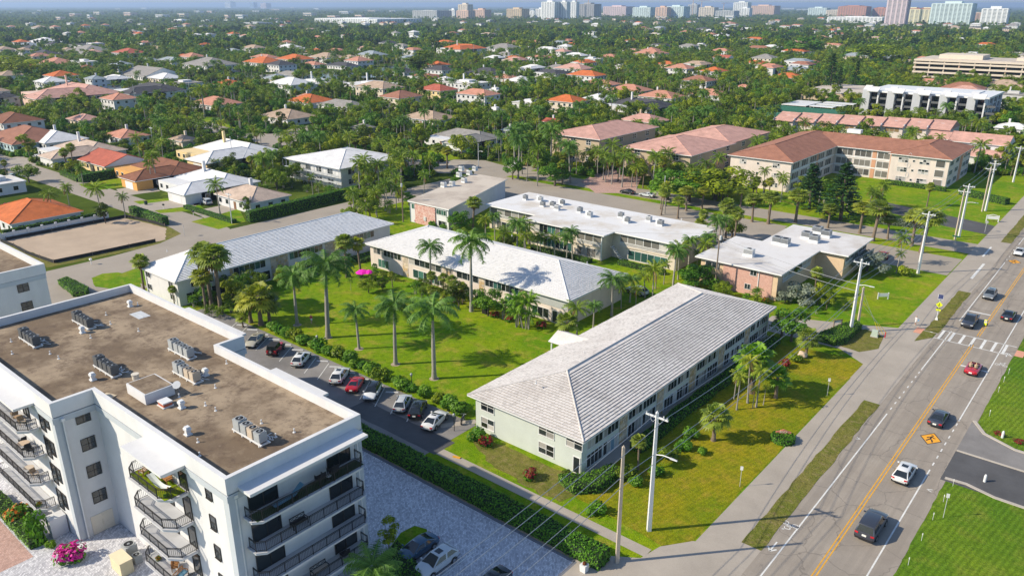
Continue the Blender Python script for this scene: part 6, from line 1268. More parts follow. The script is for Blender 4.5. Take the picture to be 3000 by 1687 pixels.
CARS = [('sedan',-107.0,61.6,PIh,'gold','champagne sedan parked behind the white parapet jog',1,None,True),
 ('suv',-95.2,62.2,0,'white','white crossover parked third from the left by the lawn',.98,None,True), ('suv',-86.0,62.4,0,'white','white crossover with roof rack left of the red coupe',1.02,None,True),
 ('coupe',-82.2,62.2,0,'red','glossy red coupe parked by the courtyard lawn',1.0,None,True), ('suv',-78.4,62.2,PIh,'white','white car with black roof parked nose out right of the red coupe',.98,'black',False),
 ('suv',-72.6,62.6,0,'silver','silver crossover parked left of the black one',.98,None,False), ('suv',-69.8,62.8,0,'black','black crossover with red tail lamps between silver and white cars',1.0,None,True), ('sedan',-65.9,62.2,0,'white','white sedan at the near end of the courtyard lot',1.04,None,True),
 ('bigsuv',-14.9,76.6,0,'dark','large charcoal off-roader on the road, nearest the camera',1.02,None,False), ('suv',-15.0,89.4,0,'white','white crossover driving away on the road beside the driveway',1.0,None,True), ('sedan',-15.1,106.2,0,'dark','dark sedan on the road just beyond the orange diamond mark',1.02,None,False),
 ('pickup',-19.2,146.3,PIh,'dark','dark pickup truck waiting at the crosswalk',1.0,None,False), ('sedan',-14.6,154.0,0,'black','black sedan driving away just past the crosswalk',1.02,None,False), ('suv',-19.2,163.6,PIh,'grey','grey crossover approaching behind the pickup truck',1.0,None,True), ('sedan',-19.6,198.6,PIh,'white','white car approaching at the right edge near the far diamond mark',1.0,None,True),
 ('sedan',-48.9,43.4,PIh,'blue','dark blue sedan parked on the grey pavers',1.02,None,False), ('suv',-45.9,43.2,PIh,'silver','pale silver crossover beside the blue sedan on the pavers',1.02,None,True), ('sedan',-39.9,44.3,PIh,'black','black car roof cut by the bottom edge of the picture',1.02,None,True),
 ('suv',-71.4,122.4,1.45,'silver','silver car under the palms behind the white courtyard block',1.0,None,False), ('sedan',-42.0,176.8,.25,'maroon','maroon sedan parked beyond the pink brick block',1.0,None,False), ('van',-200.9,107.2,1.35,'silver','silver minivan in the driveway of the blue-shuttered house',1.0,None,False),
 ('suv',-310,103.5,1.5,'white','white off-roader on the driveway at far left',1.05,None,False), ('sedan',-299.5,105,1.5,'silver','silver car beside the white off-roader at far left',1.0,None,False), ('suv',-280,85,1.4,'green','pale green car at the left edge by the round tree',1.0,None,False), ('pickup',-322,176,1.2,'grey','grey pickup on the street behind the tan house',1.0,None,False), ('sedan',-86,208.5,.3,'grey','grey car parked between the round palms across the side street',1.0,None,False),
 ('sedan',-118,193.4,1.57,'black','black car at the kerb of the side street behind the screened block',1.0,None,False), ('sedan',-111.5,193.6,1.57,'silver','silver car behind the black one on the side street',1.0,None,False)]
for kind, x, y, hd, col, lab, s, rf, sn in CARS: car(kind, x, y+(.5 if 60 < y < 66 and x < -60 else 0), hd+(R(34 if x < -67 else 18) if 60 < y < 66 and x < -60 else 0), col, lab, s, .03, rf, sn, 'cars in the courtyard lot' if 60 < y < 66 and x < -60 else None, rails=(kind == 'suv' and not sn))
car('convertible', -14.8, 126.0, 0, 'red', 'red open convertible with two people on the road')
car('van', -167.5, 201, .9, 'white', 'white delivery van on the street near the tan flat roof', 1.15)
# red off-roader with black top
J = thing('off_road_car', 'red boxy off-roader with black top parked second from the left', 'car', (-101.4, 62.3, .03), R(34), 'cars in the courtyard lot')
MB().box(-.78,.78,-1.85,.55,.5,1.12).add([(-.66,.55,.5),(.66,.55,.5),(.6,1.85,.55),(-.6,1.85,.55),(-.66,.55,1.1),(.66,.55,1.1),(.56,1.85,1.02),(-.56,1.85,1.02)], [(4,5,6,7),(0,1,5,4),(1,2,6,5),(2,3,7,6),(3,0,4,7)]).build('body', CARC['red'], J)
MB().add([(-.76,-1.82,1.12),(.76,-1.82,1.12),(.76,.5,1.12),(-.76,.5,1.12),(-.68,-1.72,1.8),(.68,-1.72,1.8),(.66,.2,1.8),(-.66,.2,1.8)], [(4,5,6,7),(0,1,5,4),(1,2,6,5),(2,3,7,6),(3,0,4,7)]).build('hard_top', TRIM, J)
glass_quad('windscreen', [(.74,.5,1.14),(-.74,.5,1.14),(-.64,.2,1.78),(.64,.2,1.78)], J); glass_quad('rear_window', [(-.74,-1.82,1.14),(.74,-1.82,1.14),(.66,-1.72,1.76),(-.66,-1.72,1.76)], J)
for s in (-1, 1):
    glass_quad('side_window', [(s*.76,-.6,1.16),(s*.76,.4,1.16),(s*.67,.15,1.74),(s*.68,-.6,1.74)], J); glass_quad('side_window', [(s*.76,-1.7,1.16),(s*.76,-.7,1.16),(s*.68,-.7,1.74),(s*.68,-1.65,1.74)], J)
    for yy in (1.3,-1.2):
        w = put('wheel', WHEEL, J, (s*.8, yy, .38), 0, (1.1,1.12,1.12)); put('rim', RIMM, w); MB().box(s*.84-.13,s*.84+.13,yy-.5,yy+.5,.76,.86).build('fender', TRIM, J)
    MB().box(s*.66-.08,s*.66+.08,-1.9,-1.84,.72,.98).build('taillight', LAMP_R, J); MB().tube([(s*.42,1.84,.85),(s*.42,1.9,.85)], .11, 12).build('headlight', LAMP_W, J); MB().cbox((s*.92,.35,1.2), (.2,.1,.16)).build('mirror', TRIM, J)
sw = MB().tube([(0,-1.88,.98),(0,-2.1,.98)], .36, 18).build('spare_wheel', RUBBER, J); MB().tube([(0,-2.1,.98),(0,-2.12,.98)], .2, 12).build('rim', RIM, sw); MB().box(-.8,.8,-2.0,-1.85,.4,.56).build('bumper', TRIM, J); MB().box(-.75,.75,1.85,2.0,.45,.6).build('bumper', TRIM, J)
# motorcycle
mo = thing('motorcycle', 'dark motorcycle parked under the shrubs beside the white sedan', 'motorcycle', (-63.4, 65.4, .03), .5)
for yy in (-.7, .7): w = MB().tube([(-.06,yy,.31),(.06,yy,.31)], .31, 16).build('wheel', RUBBER, mo); MB().tube([(-.065,yy,.31),(.065,yy,.31)], .18, 10).build('rim', RIM, w)
MB().tube([(0,-.7,.31),(0,-.2,.45),(0,.3,.45),(0,.55,.85),(0,.7,.31)], .05, 6).build('frame', GREYM, mo); MB().lathe([(.02,.55),(.16,.62),(.17,.75),(.05,.84)], 10, 0, (0,.2)).build('fuel_tank', CARC['black'], mo); MB().box(-.13,.13,-.75,0,.68,.78).build('seat', TRIM, mo); MB().tube([(-.36,.4,.98),(0,.55,.95),(.36,.4,.98)], .025, 6).build('handlebar', GREYM, mo); MB().box(-.12,.12,-.2,.25,.3,.58).build('engine', GREYM, mo)

# ---------------------------------------------------------------- people
SKIN = mat('skin', (.48,.28,.2), .6, .05); HAIR = mat('brown_hair', (.10,.05,.03), .7, .1); HAIRB = mat('fair_hair', (.55,.42,.22), .7, .1)
def person(x, y, z, rz, label, top, bottom, hair, pose='walk', shoe=None, split=(.86, 1.42), sleeve=True):
    J = {'pel': (0,0,.93), 'wst': (0,.01,1.08), 'chs': (0,.01,1.3), 'nck': (0,0,1.47), 'hd0': (0,.02,1.56), 'hd': (0,.03,1.66), 'hd1': (0,.02,1.74)}
    if pose == 'walk':
        L = [('lh',(-.1,0,.9)),('lk',(-.11,.14,.5)),('la',(-.11,.05,.1)),('lt',(-.11,.22,.04)),('rh',(.1,0,.9)),('rk',(.1,-.02,.5)),('ra',(.1,-.24,.13)),('rt',(.1,-.1,.04)),('ls',(-.19,0,1.4)),('le',(-.25,-.12,1.15)),('lw',(-.24,.0,.92)),('lf',(-.23,.06,.84)),('rs',(.19,0,1.4)),('re',(.26,.08,1.15)),('rw',(.22,.26,1.05)),('rf',(.2,.34,1.04))]
    else:
        for k in J: a = J[k]; J[k] = (a[0], a[1]-.1, a[2]-.55)
        L = [('lh',(-.1,-.08,.36)),('lk',(-.12,.36,.42)),('la',(-.12,.6,.08)),('lt',(-.12,.76,.06)),('rh',(.1,-.08,.36)),('rk',(.12,.36,.42)),('ra',(.12,.6,.08)),('rt',(.12,.76,.06)),('ls',(-.2,-.1,.86)),('le',(-.25,.1,.66)),('lw',(-.15,.36,.72)),('lf',(-.13,.44,.74)),('rs',(.2,-.1,.86)),('re',(.25,.1,.66)),('rw',(.15,.36,.72)),('rf',(.13,.44,.74))]
    J.update(dict(L)); rad = {'pel':.15,'wst':.125,'chs':.155,'nck':.06,'hd0':.085,'hd':.105,'hd1':.07,'lh':.1,'lk':.065,'la':.045,'lt':.035,'rh':.1,'rk':.065,'ra':.045,'rt':.035,'ls':.065,'le':.045,'lw':.032,'lf':.03,'rs':.065,'re':.045,'rw':.032,'rf':.03}
    E = [('pel','wst'),('wst','chs'),('chs','nck'),('nck','hd0'),('hd0','hd'),('hd','hd1'),('pel','lh'),('lh','lk'),('lk','la'),('la','lt'),('pel','rh'),('rh','rk'),('rk','ra'),('ra','rt'),('chs','ls'),('ls','le'),('le','lw'),('lw','lf'),('chs','rs'),('rs','re'),('re','rw'),('rw','rf')]
    ks = list(J); me = bpy.data.meshes.new('body'); me.from_pydata([J[k] for k in ks], [(ks.index(a), ks.index(b)) for a, b in E], []); bm = bmesh.new(); bm.from_mesh(me); ly = bm.verts.layers.skin.verify(); bm.verts.ensure_lookup_table()
    for i, k in enumerate(ks): bm.verts[i][ly].radius = (rad[k], rad[k]*(.8 if k in ('pel','wst','chs') else 1)); bm.verts[i][ly].use_root = (k == 'pel')
    bm.to_mesh(me); bm.free(); ob = bpy.data.objects.new('tmp', me); COL.objects.link(ob); ob.modifiers.new('s', 'SKIN'); sb = ob.modifiers.new('u', 'SUBSURF'); sb.levels = 1; sb.render_levels = 1
    dg = bpy.context.evaluated_depsgraph_get(); m2 = bpy.data.meshes.new_from_object(ob.evaluated_get(dg)); bpy.data.objects.remove(ob); m2.name = 'body'; m2.materials.clear()
    for q in (SKIN, top, bottom, shoe or METAL_W, hair): m2.materials.append(q)
    dz = 0 if pose == 'walk' else -.55
    for p in m2.polygons:
        c = p.center; zz = c.z-dz; p.use_smooth = True
        if pose == 'walk': mi = 3 if c.z < .08 else 2 if (.6 < c.z < .98 and abs(c.x) < .19) else 1 if .98 <= c.z < 1.44 and (abs(c.x) < .21 or c.z > 1.2) else 4 if (c.z > 1.62 and (c.y < .03 or c.z > 1.72)) else 0
        else: mi = 1 if .45 < c.z < .92 and (abs(c.x) < .23 or c.y < .05) else 2 if c.z <= .45 else 4 if (zz > 1.62 and (c.y < -.06 or zz > 1.72)) else 0
        p.material_index = mi
    t = thing('person', label, 'person', (x, y, z), rz); put('body', m2, t); return t
person(*G(2681,953), .03, 2.3, 'person in white top and shorts with a blue bag crossing the driveway mouth', mat('white_cotton', (.75,.74,.74), .9, .05), mat('white_cotton', (.75,.74,.74), .9, .05), HAIR)
bg = tag(MB().box(-.16,.16,-.08,.08,0,.3).tube([(-.1,0,.3),(-.06,0,.5),(.06,0,.5),(.1,0,.3)], .015, 5).build('shoulder_bag', mat('sky_blue_bag', (.3,.55,.8), .8, .05), None, loc=(G(2681,953)[0]+.3, G(2681,953)[1]+.1, .85)), 'light blue bag carried by the walking person in white', 'bag')
person(*G(913,948), .02, .5, 'person in crimson top and white shorts walking on the courtyard lawn', mat('crimson_cotton', (.62,.01,.12), .9, .05), mat('white_cotton', (.75,.74,.74), .9, .05), HAIRB)
person(-15.16, 125.5, .55, 0, 'fair-haired driver seated at left in the red convertible', LEATH, TRIM, HAIRB, 'sit'); person(-14.44, 125.5, .55, 0, 'fair-haired passenger seated at right in the red convertible', LEATH, TRIM, HAIRB, 'sit')

# ---------------------------------------------------------------- poles, wires, signs, small street things
INS = mat('grey_insulator', (.42,.44,.46), .4, .1)
def utility_pole(px, py, yt, label, mt, sq=True, arm=True, r0=.24, r1=.14, light=None, trans=0, group='utility poles along the road', h=None, xy=None):
    x, y = xy or G(px, py); h = h or top_z(px, py, yt); t = thing('utility_pole', label, 'utility pole', (x, y, 0), 0, group)
    mb = MB(); mb.tube([(0,0,0),(0,0,h)], [r0*1.3,r1*1.3], 4) if sq else mb.tube([(0,0,0),(0,0,h)], [r0,r1], 9); 
    if sq: mb.tube([(0,0,h),(0,0,h+.25)], [r1*1.3,.01], 4)
    mb.build('pole', mt, t)
    if arm:
        MB().box(-1.25,1.25,-.08,.08,h-.55,h-.4).build('crossarm', METAL_W if mt is not WOOD_POLE else WOOD_POLE, t)
        for k in (-1.15,-.1,.75,1.15): MB().lathe([(.05,h-.4),(.09,h-.33),(.06,h-.27),(.09,h-.2),(.05,h-.12)], 8, 0, (k,0)).build('insulator', INS, t)
        for s in (-1, 1): MB().tube([(s*.7,-.12,h-.5),(s*.6,-.14,h-.85),(s*.35,-.14,h-1.05),(s*.15,-.1,h-.8)], .03, 5).build('switch_arm', INS, t)
    if light:
        a = light; g = MB().tube([(0,0,h*.66),(a*.5,0,h*.66+.28),(a,0,h*.66+.3)], .05, 6).build('lamp_arm', METAL_W, t); MB().add([(a-.1,-.12,h*.66+.22),(a+.7,-.1,h*.66+.25),(a+.7,.1,h*.66+.25),(a-.1,.12,h*.66+.22),(a-.1,-.08,h*.66+.36),(a+.65,-.06,h*.66+.33),(a+.65,.06,h*.66+.33),(a-.1,.08,h*.66+.36)], [(3,2,1,0),(4,5,6,7),(0,1,5,4),(1,2,6,5),(2,3,7,6),(3,0,4,7)]).build('lamp_head', LTGREYM, t)
    for k in range(trans): MB().lathe([(.02,h-2.3),(.24,h-2.28),(.24,h-1.5),(.12,h-1.42)], 12, 0, (.42*math.cos(k*2.1-.6),.42*math.sin(k*2.1-.6))).build('transformer', LTGREYM, t)
    return (x, y, h)
P1 = utility_pole(1901,1553,1209,'tall white tapered utility pole on the lawn, nearest the green block',CONC_POLE,light=1.9); P0 = utility_pole(1808,1646,1310,'tan concrete pole at the end of the long hedge',TAN_POLE,arm=False,r0=.2)
P2 = utility_pole(2491,975,762,'white utility pole in the clipped sign hedge',CONC_POLE,light=1.9); P2b = utility_pole(2512,956,843,'short tan pole close behind the white pole in the sign hedge',TAN_POLE,arm=False,r0=.18)
P3_ = utility_pole(2689,801,622,'leaning white utility pole by the side street corner',CONC_POLE); P3b = utility_pole(2701,719,640,'brown wooden pole with transformers among round palms',WOOD_POLE,False,False,.2,.14,None,3)
P4 = utility_pole(2809,695,541,'white utility pole beyond the side street, with lamp arm',CONC_POLE,light=1.9); P4b = utility_pole(2797,702,556,'tan pole just left of the lamp-arm pole beyond the side street',TAN_POLE,arm=True,r0=.18)
P5 = utility_pole(2887,618,475,'white utility pole second beyond the side street',CONC_POLE); P5b = utility_pole(2877,620,491,'tan pole beside the second white pole beyond the side street',TAN_POLE,r0=.18)
P6 = utility_pole(2968,534,430,'farthest white utility pole near the right edge',CONC_POLE); PW = utility_pole(2093,857,667,'weathered wooden pole in front of the pink brick block',WOOD_POLE,False,False,.16,.11,None,1); utility_pole(1181,650,520,'brown wooden pole with transformer left of the mottled brick wall',WOOD_POLE,False,False,.18,.12,None,1)
for i, (px, py, yt, ph) in enumerate(((401,325,248,'beside the pink villa'),(560,302,228,'behind the round street palms'),(245,390,330,'behind the rosy-roofed house'),(120,470,430,'at the driveway of the beige-roofed house'),(683,478,400,'left of the scaffolded building'),(680,655,565,'at the hedge of the blue-shuttered house'),(450,430,372,'behind the red gable house'),(1402,492,420,'at the bend by the weathered grey house'),(1943,605,515,'among the round palms of the side street'),(1617,190,120,'in front of the white cube house'),(1692,185,140,'left of the white cube house'),(1388,180,130,'in front of the large orange far villa'),(2285,215,178,'behind the tennis court'))):
    utility_pole(px, py, yt, 'slim grey pole '+ph, LTGREYM, False, i in (3,5,6), .14, .09, 1.5 if i in (0,7,8) else None, 0, 'slim grey poles')
WIRE = mat('power_line', (.36,.37,.39), .5, .05)
def wire(a, b, sag, label, r=.036):
    mb = MB(); a, b = Vector(a), Vector(b); n = 14; pts = []
    for i in range(n+1): f = i/n; p = a.lerp(b, f); p.z -= sag*4*f*(1-f); pts.append(p)
    return tag(mb.tube(pts, r, 4, 0, False).build('power_line', WIRE), label, 'power line', 'power lines')
def ends(P, dx, dz): return (P[0]+dx, P[1], P[2]+dz)
for nm, dx in (('left',-1.15),('middle',-.1),('right',1.15)):
    wire((-33+dx,8,12.8), ends(P1,dx,-.1), .7, '%s upper power line from the bottom edge to the nearest white pole' % nm)
    wire(ends(P1,dx,-.1), ends(P2,dx,-.1), 1.3, '%s upper power line between nearest white pole and sign hedge pole' % nm)
    wire(ends(P2,dx,-.1), ends(P3_,dx,-.1), .8, '%s upper power line from sign hedge pole to leaning pole' % nm)
    wire(ends(P3_,dx,-.1), ends(P4,dx,-.1), .6, '%s upper power line across the side street' % nm)
    wire(ends(P4,dx,-.1), ends(P5,dx,-.1), .5, '%s upper power line between the two poles beyond the street' % nm)
    wire(ends(P5,dx,-.1), ends(P6,dx,-.1), .6, '%s upper power line to the farthest white pole' % nm)
for nm, dz in (('upper',-3.2),('lower',-4.4)):
    wire((-33,8,9.8+dz+3.2), ends(P0,0,dz), .8, '%s cable from the bottom edge to the tan hedge pole' % nm); wire(ends(P0,0,dz), (P2b[0],P2b[1],P2b[2]+.0+(dz+3.2)*.6), 1.2, '%s cable from the tan hedge pole to the short tan pole' % nm); wire((P2[0],P2[1],P2[2]+dz), ends(P3_,0,dz), .8, '%s cable from sign hedge pole to leaning pole' % nm)
    wire(ends(P2,0,dz-1), ends(PW,0,dz+1.5), .6, '%s cable from sign hedge pole to the weathered wooden pole' % nm)
wire(ends(PW,0,-1), (-96,135,5.8), .5, 'service cable from the weathered wooden pole to the screened block')
GUY = mat('yellow_guard', (.75,.55,.03), .6, .05)
for i in range(3):
    gx, gy = -29.6+.25*i, 131.2+1.0*i; t = thing('guy_wire', '%s of three guy wires with yellow guards by the sign hedge' % ORD[i], 'guy wire', (gx, gy, 0), 0, 'guy wires'); part(t, 'cable', MB().tube([(gx,gy,0),(P2[0],P2[1]-.1+.1*i,9.5-1.6*i)], .02, 4), [WIRE]); a = Vector((gx,gy,0)); b = Vector((P2[0],P2[1],9.5-1.6*i)); part(t, 'guard', MB().tube([a, a.lerp(b,.25)], .05, 6), [GUY])
# crossing sign with solar panel
def text_mesh(body, size, mt, align='CENTER', ext=.01):
    cu = bpy.data.curves.new('lettering', 'FONT'); cu.body = body; cu.size = size; cu.align_x = align; cu.extrude = ext; ob = bpy.data.objects.new('tmp', cu); COL.objects.link(ob)
    dg = bpy.context.evaluated_depsgraph_get(); me = bpy.data.meshes.new_from_object(ob.evaluated_get(dg)); bpy.data.objects.remove(ob); me.materials.clear(); me.materials.append(mt); me.name = 'lettering'; return me
SIGN_Y = mat('fluorescent_yellow', (.78,.85,.02), .5, .03); BLK = mat('black_sign_paint', (.01,.01,.01), .6, .05); SOLAR = mat('solar_cell', (.05,.06,.14), .2, .1)
sx, sy = G(2743,937); sg = thing('crossing_sign', 'yellow diamond pedestrian sign with solar panel beside the crosswalk', 'road sign', (sx, sy, .03), R(10))
MB().tube([(0,0,0),(0,0,4.2)], .055, 8).build('post', METAL_W, sg); MB().add([(-.25,-.25,0),(.25,-.25,0),(.25,.25,0),(-.25,.25,0),(-.1,-.1,.5),(.1,-.1,.5),(.1,.1,.5),(-.1,.1,.5)], [(0,1,5,4),(1,2,6,5),(2,3,7,6),(3,0,4,7),(4,5,6,7)]).build('base', CONC_POLE, sg); MB().cbox((0,0,4.3), (.75,.95,.05), 0, 0, R(35)).build('solar_panel', SOLAR, sg); MB().cbox((0,0,4.27), (.85,1.05,.04), 0, 0, R(35)).build('panel_frame', METAL_W, sg); MB().box(-.15,.15,-.12,.12,3.45,3.95).build('battery_box', LTGREYM, sg)
dm = MB().add([(0,-.08,2.3),(.55,-.08,2.85),(0,-.08,3.4),(-.55,-.08,2.85),(0,-.05,2.3),(.55,-.05,2.85),(0,-.05,3.4),(-.55,-.05,2.85)], [(0,1,2,3),(4,7,6,5),(0,4,5,1),(1,5,6,2),(2,6,7,3),(3,7,4,0)]).build('sign_plate', SIGN_Y, sg)
fg = MB(); 
for a, b in (((0,3.02),(-.02,2.8)),((-.02,2.8),(-.13,2.55)),((-.02,2.8),(.1,2.68)),((.1,2.68),(.12,2.52)),((0,3.0),(-.14,2.85)),((0,3.0),(.14,2.88))): fg.tube([(a[0],-.09,a[1]),(b[0],-.09,b[1])], .028, 5)
fg.tube([(0,-.095,3.12),(0,-.085,3.12)], .06, 10).build('pedestrian_figure', BLK, sg); MB().box(-.33,.33,-.09,-.03,2.1,2.24).build('beacon_bar', BLK, sg); ap = MB().box(-.36,.36,-.08,-.05,1.7,2.05).build('arrow_plate', SIGN_Y, sg); MB().tube([(-.15,-.085,1.98),(.12,-.085,1.78)], .025, 5).tube([(.0,-.085,1.78),(.13,-.085,1.77),(.12,-.085,1.9)], .025, 5).build('arrow', BLK, sg)
yx, yy_ = G(2885,955); ys = thing('yield_sign', 'small white and yellow in-road crossing sign on the centre line', 'road sign', (yx, yy_, .03)); MB().box(-.2,.2,-.03,.03,.1,1.15).build('panel', SIGN_Y, ys); MB().box(-.15,.15,-.045,-.03,.55,1.05).build('face', METAL_W, ys); MB().add([(-.1,-.05,1.0),(.1,-.05,1.0),(0,-.05,.82)], [(0,2,1)]).build('triangle', CARC['red'], ys); MB().tube([(0,-.05,.62),(0,-.05,.74)], .03, 5).build('pedestrian_figure', BLK, ys); MB().box(-.22,.22,-.15,.15,0,.1).build('base', BLK, ys)
ssx, ssy = G(2794,732); sn = thing('street_name_sign', 'green street name sign at the side street corner', 'road sign', (ssx, ssy, 0)); MB().tube([(0,0,0),(0,0,3.0)], .035, 6).build('post', LTGREYM, sn); MB().box(-.8,.8,-.02,.02,3.0,3.3).build('blade', mat('sign_green', (.05,.35,.2), .5, .05), sn)
def stop_sign(px, py, label, back=True):
    x, y = G(px, py); t = thing('stop_sign', label, 'road sign', (x, y, 0), R(160)); MB().tube([(0,0,0),(0,0,2.9)], .04, 6).build('post', LTGREYM, t); MB().tube([(0,-.03,2.5),(0,-.05,2.5)], .42, 8).build('plate', CARC['red'], t); MB().tube([(0,.0,2.5),(0,-.025,2.5)], .42, 8).build('plate_back', GREYM, t)
stop_sign(541,692,'grey-backed stop sign at the corner of the dirt lot'); stop_sign(2885,680,'stop sign seen from behind near the white arched sign')
# painted wooden property signs
ex, ey = G(2293,1283); es = thing('property_sign', 'brick-red property sign with cream letters set in a round hedge', 'sign', (ex, ey, 0), R(32)); BR = mat('brick_red_board', (.55,.20,.13), .8, .1)
MB().add([(-.95,-.06,.25),(.95,-.06,.25),(.95,-.06,.95),(.55,-.06,1.05),(0,-.06,1.3),(-.55,-.06,1.05),(-.95,-.06,.95),(-.95,.06,.25),(.95,.06,.25),(.95,.06,.95),(.55,.06,1.05),(0,.06,1.3),(-.55,.06,1.05),(-.95,.06,.95)], [(0,1,2,3,4,5,6),(13,12,11,10,9,8,7)]+[(i,(i+7),(i+1)%7+7,(i+1)%7) for i in range(7)]).build('board', BR, es)
CRM = mat('cream_lettering', (.8,.76,.62), .6, .05)
for body, zz, s in (('BOCA', .82, .36), ('ARBOR', .42, .36)):
    o = put('lettering', text_mesh(body, s, CRM), es, (0,-.075,zz)); o.rotation_euler = (R(90), 0, 0)
ws_ = thing('property_sign', 'white two-post sign on the green lawn before the brick block', 'sign', (*G(2586,876), 0), R(40)); MB().box(-.85,.85,-.05,.05,.5,1.15).build('board', METAL_W, ws_)
for k in (-.95,.95): MB().box(k-.08,k+.08,-.08,.08,0,1.3).build('post', METAL_W, ws_)
wf = thing('sign_frame', 'brown wooden sign frame above the clipped hedge', 'sign', (*G(2451,970), 0), R(55))
for k in (-.75,.75): MB().box(k-.07,k+.07,-.07,.07,0,2.1).build('post', WOOD_POLE, wf)
MB().box(-.85,.85,-.06,.06,1.95,2.1).build('beam', WOOD_POLE, wf); MB().box(-.6,.6,-.03,.03,1.6,1.9).build('board', LTGREYM, wf)
wa = thing('property_sign', 'white arched sign at the driveway near the right edge', 'sign', (*G(2906,650), 0), R(20)); MB().tube([(-1.3,0,1.5),(-.6,0,1.75),(0,0,1.9),(.6,0,1.75),(1.3,0,1.5)], .09, 6).build('arch', METAL_W, wa); MB().box(-1.2,1.2,-.04,.04,.7,1.5).build('board', METAL_W, wa)
for k in (-1.35,1.35): MB().box(k-.1,k+.1,-.1,.1,0,1.7).build('post', METAL_W, wa)
# small signs and stakes on the verges
def yard_sign(px, py, yt, label, face=METAL_W):
    x, y = G(px, py); h = max(1.2, top_z(px, py, yt)); t = thing('yard_sign', label, 'sign', (x, y, .03), R(20), 'small post signs'); MB().tube([(0,0,0),(0,0,h)], .03, 6).build('post', LTGREYM, t); MB().box(-.16,.16,-.03,.0,h-.5,h).build('plate', face, t)
yard_sign(2167,1425,1366,'small white post sign on the dry lawn, nearest the camera'); yard_sign(2423,1159,1108,'small white post sign at the middle of the dry lawn edge'); yard_sign(2763,1516,1446,'small white post sign on the striped lawn right of the road'); yard_sign(1995,660,640,'small post sign on the verge of the side street'); yard_sign(2650,700,672,'white post at the kerb of the side street')
stk = [(2924,1150,1134),(2898,1219,1172),(2791,1424,1404),(2763,1470,1448),(2732,1523,1500),(2699,1584,1560),(2660,1655,1630),(2940,1120,1100),(2954,1096,1075)]
for i, (px, py, yt) in enumerate(stk): x, y = G(px, py); tag(MB().tube([(0,0,0),(0,0,.95)], .02, 5).box(-.04,.04,-.01,.01,.7,.95).build('marker_stake', METAL_W, None, loc=(x,y,.03)), 'thin white marker stake on the striped lawn, %s from the bottom' % ORD[sorted([q[1] for q in stk], reverse=True).index(py)], 'stake', 'marker stakes')
for px, py, lab in ((2884,1411,'white bollard on the lawn by the dark driveway'),(2936,1282,'white bollard in the flower bed at the right edge')): tag(MB().lathe([(.16,0),(.16,.7),(.12,.9),(.02,1.0)], 12).build('bollard', METAL_W, None, loc=(*G(px,py),.03)), lab, 'bollard')
tag(MB().lathe([(.11,0),(.11,.95),(.02,1.02)], 12).build('bollard', mat('red_post', (.6,.02,.02), .5, .05), None, loc=(*G(1163,1340), .02)), 'red bollard in the long hedge edge', 'bollard'); tag(MB().lathe([(.07,0),(.07,1.0),(.02,1.03)], 10).build('bollard', mat('red_post', (.6,.02,.02), .5, .05), None, loc=(*G(2592,990), .04)), 'thin red marker post beside the green transformer', 'bollard')
tb = thing('transformer_box', 'pale green pad transformer on the dry verge', 'utility box', (*G(2561,986), .04), R(10)); MB().box(-.6,.6,-.5,.5,0,.12).build('pad', CONC, tb); MB().add([(-.5,-.42,.12),(.5,-.42,.12),(.5,.42,.12),(-.5,.42,.12),(-.45,-.3,1.0),(.45,-.3,1.0),(.45,.38,1.1),(-.45,.38,1.1)], [(0,1,5,4),(1,2,6,5),(2,3,7,6),(3,0,4,7),(4,5,6,7)]).build('casing', mat('pad_green', (.42,.50,.42), .5, .06), tb)
pl = thing('planter', 'white square planter on the concrete apron', 'planter', (*G(1711,1672), .03)); MB().add([(-.3,-.3,0),(.3,-.3,0),(.3,.3,0),(-.3,.3,0),(-.34,-.34,.8),(.34,-.34,.8),(.34,.34,.8),(-.34,.34,.8)], [(0,1,5,4),(1,2,6,5),(2,3,7,6),(3,0,4,7),(4,5,6,7)]).build('box', METAL_W, pl)
bush('red', *G(1711,1672), .34, 'red flowers in the white square planter', cat='flowers', name='flowering_plant').location.z = .75
tag(MB().box(-.5,.5,-.15,.15,0,.12).build('painted_kerb_end', PAINT_Y, None, loc=(*G(1338,1340), .02), rz=.3), 'yellow painted kerb end by the long hedge', 'kerb end')
rk = bmesh.new(); bmesh.ops.create_icosphere(rk, subdivisions=3, radius=.75)
for v in rk.verts: v.co *= 1+.18*math.sin(v.co.x*4+1)*math.cos(v.co.y*5+v.co.z*3); v.co.z = max(-.2, v.co.z*.85)
me = bpy.data.meshes.new('boulder'); rk.to_mesh(me); rk.free(); me.materials.append(mat('pale_coral_rock', (.56,.44,.34), .95, .2, 2, .5)); tag(put('boulder', me, None, (*G(2350,1047), .45)), 'pale boulder at the foot of the small fan palm', 'boulder')
for i, (px, py, yt, ph) in enumerate(((932,1025,990,'left of the shrub row middle'),(1207,1140,1098,'near the third royal palm'),(1331,1262,1222,'by the end of the parking row'))): x, y = G(px, py); t = thing('garden_lamp', 'dark garden lamp post on the courtyard edge '+ph, 'lamp post', (x, y, 0), 0, 'courtyard garden lamps'); MB().tube([(0,0,0),(0,0,2.1)], .05, 8).build('post', DARK, t); MB().lathe([(.1,2.1),(.17,2.2),(.2,2.45),(.05,2.6)], 10).build('lantern', GREYM, t)
gb = thing('equipment_box', 'cream equipment box on the pavers at the foot of the white condominium', 'utility box', (*G(361,1668), .02), 0); MB().box(-1.1,1.1,-.6,.6,0,1.5).build('casing', mat('cream_box', (.66,.56,.36), .7, .06), gb); MB().box(-1.15,1.15,-.65,.65,1.5,1.56).build('lid', mat('cream_lid', (.7,.6,.42), .7, .05), gb)
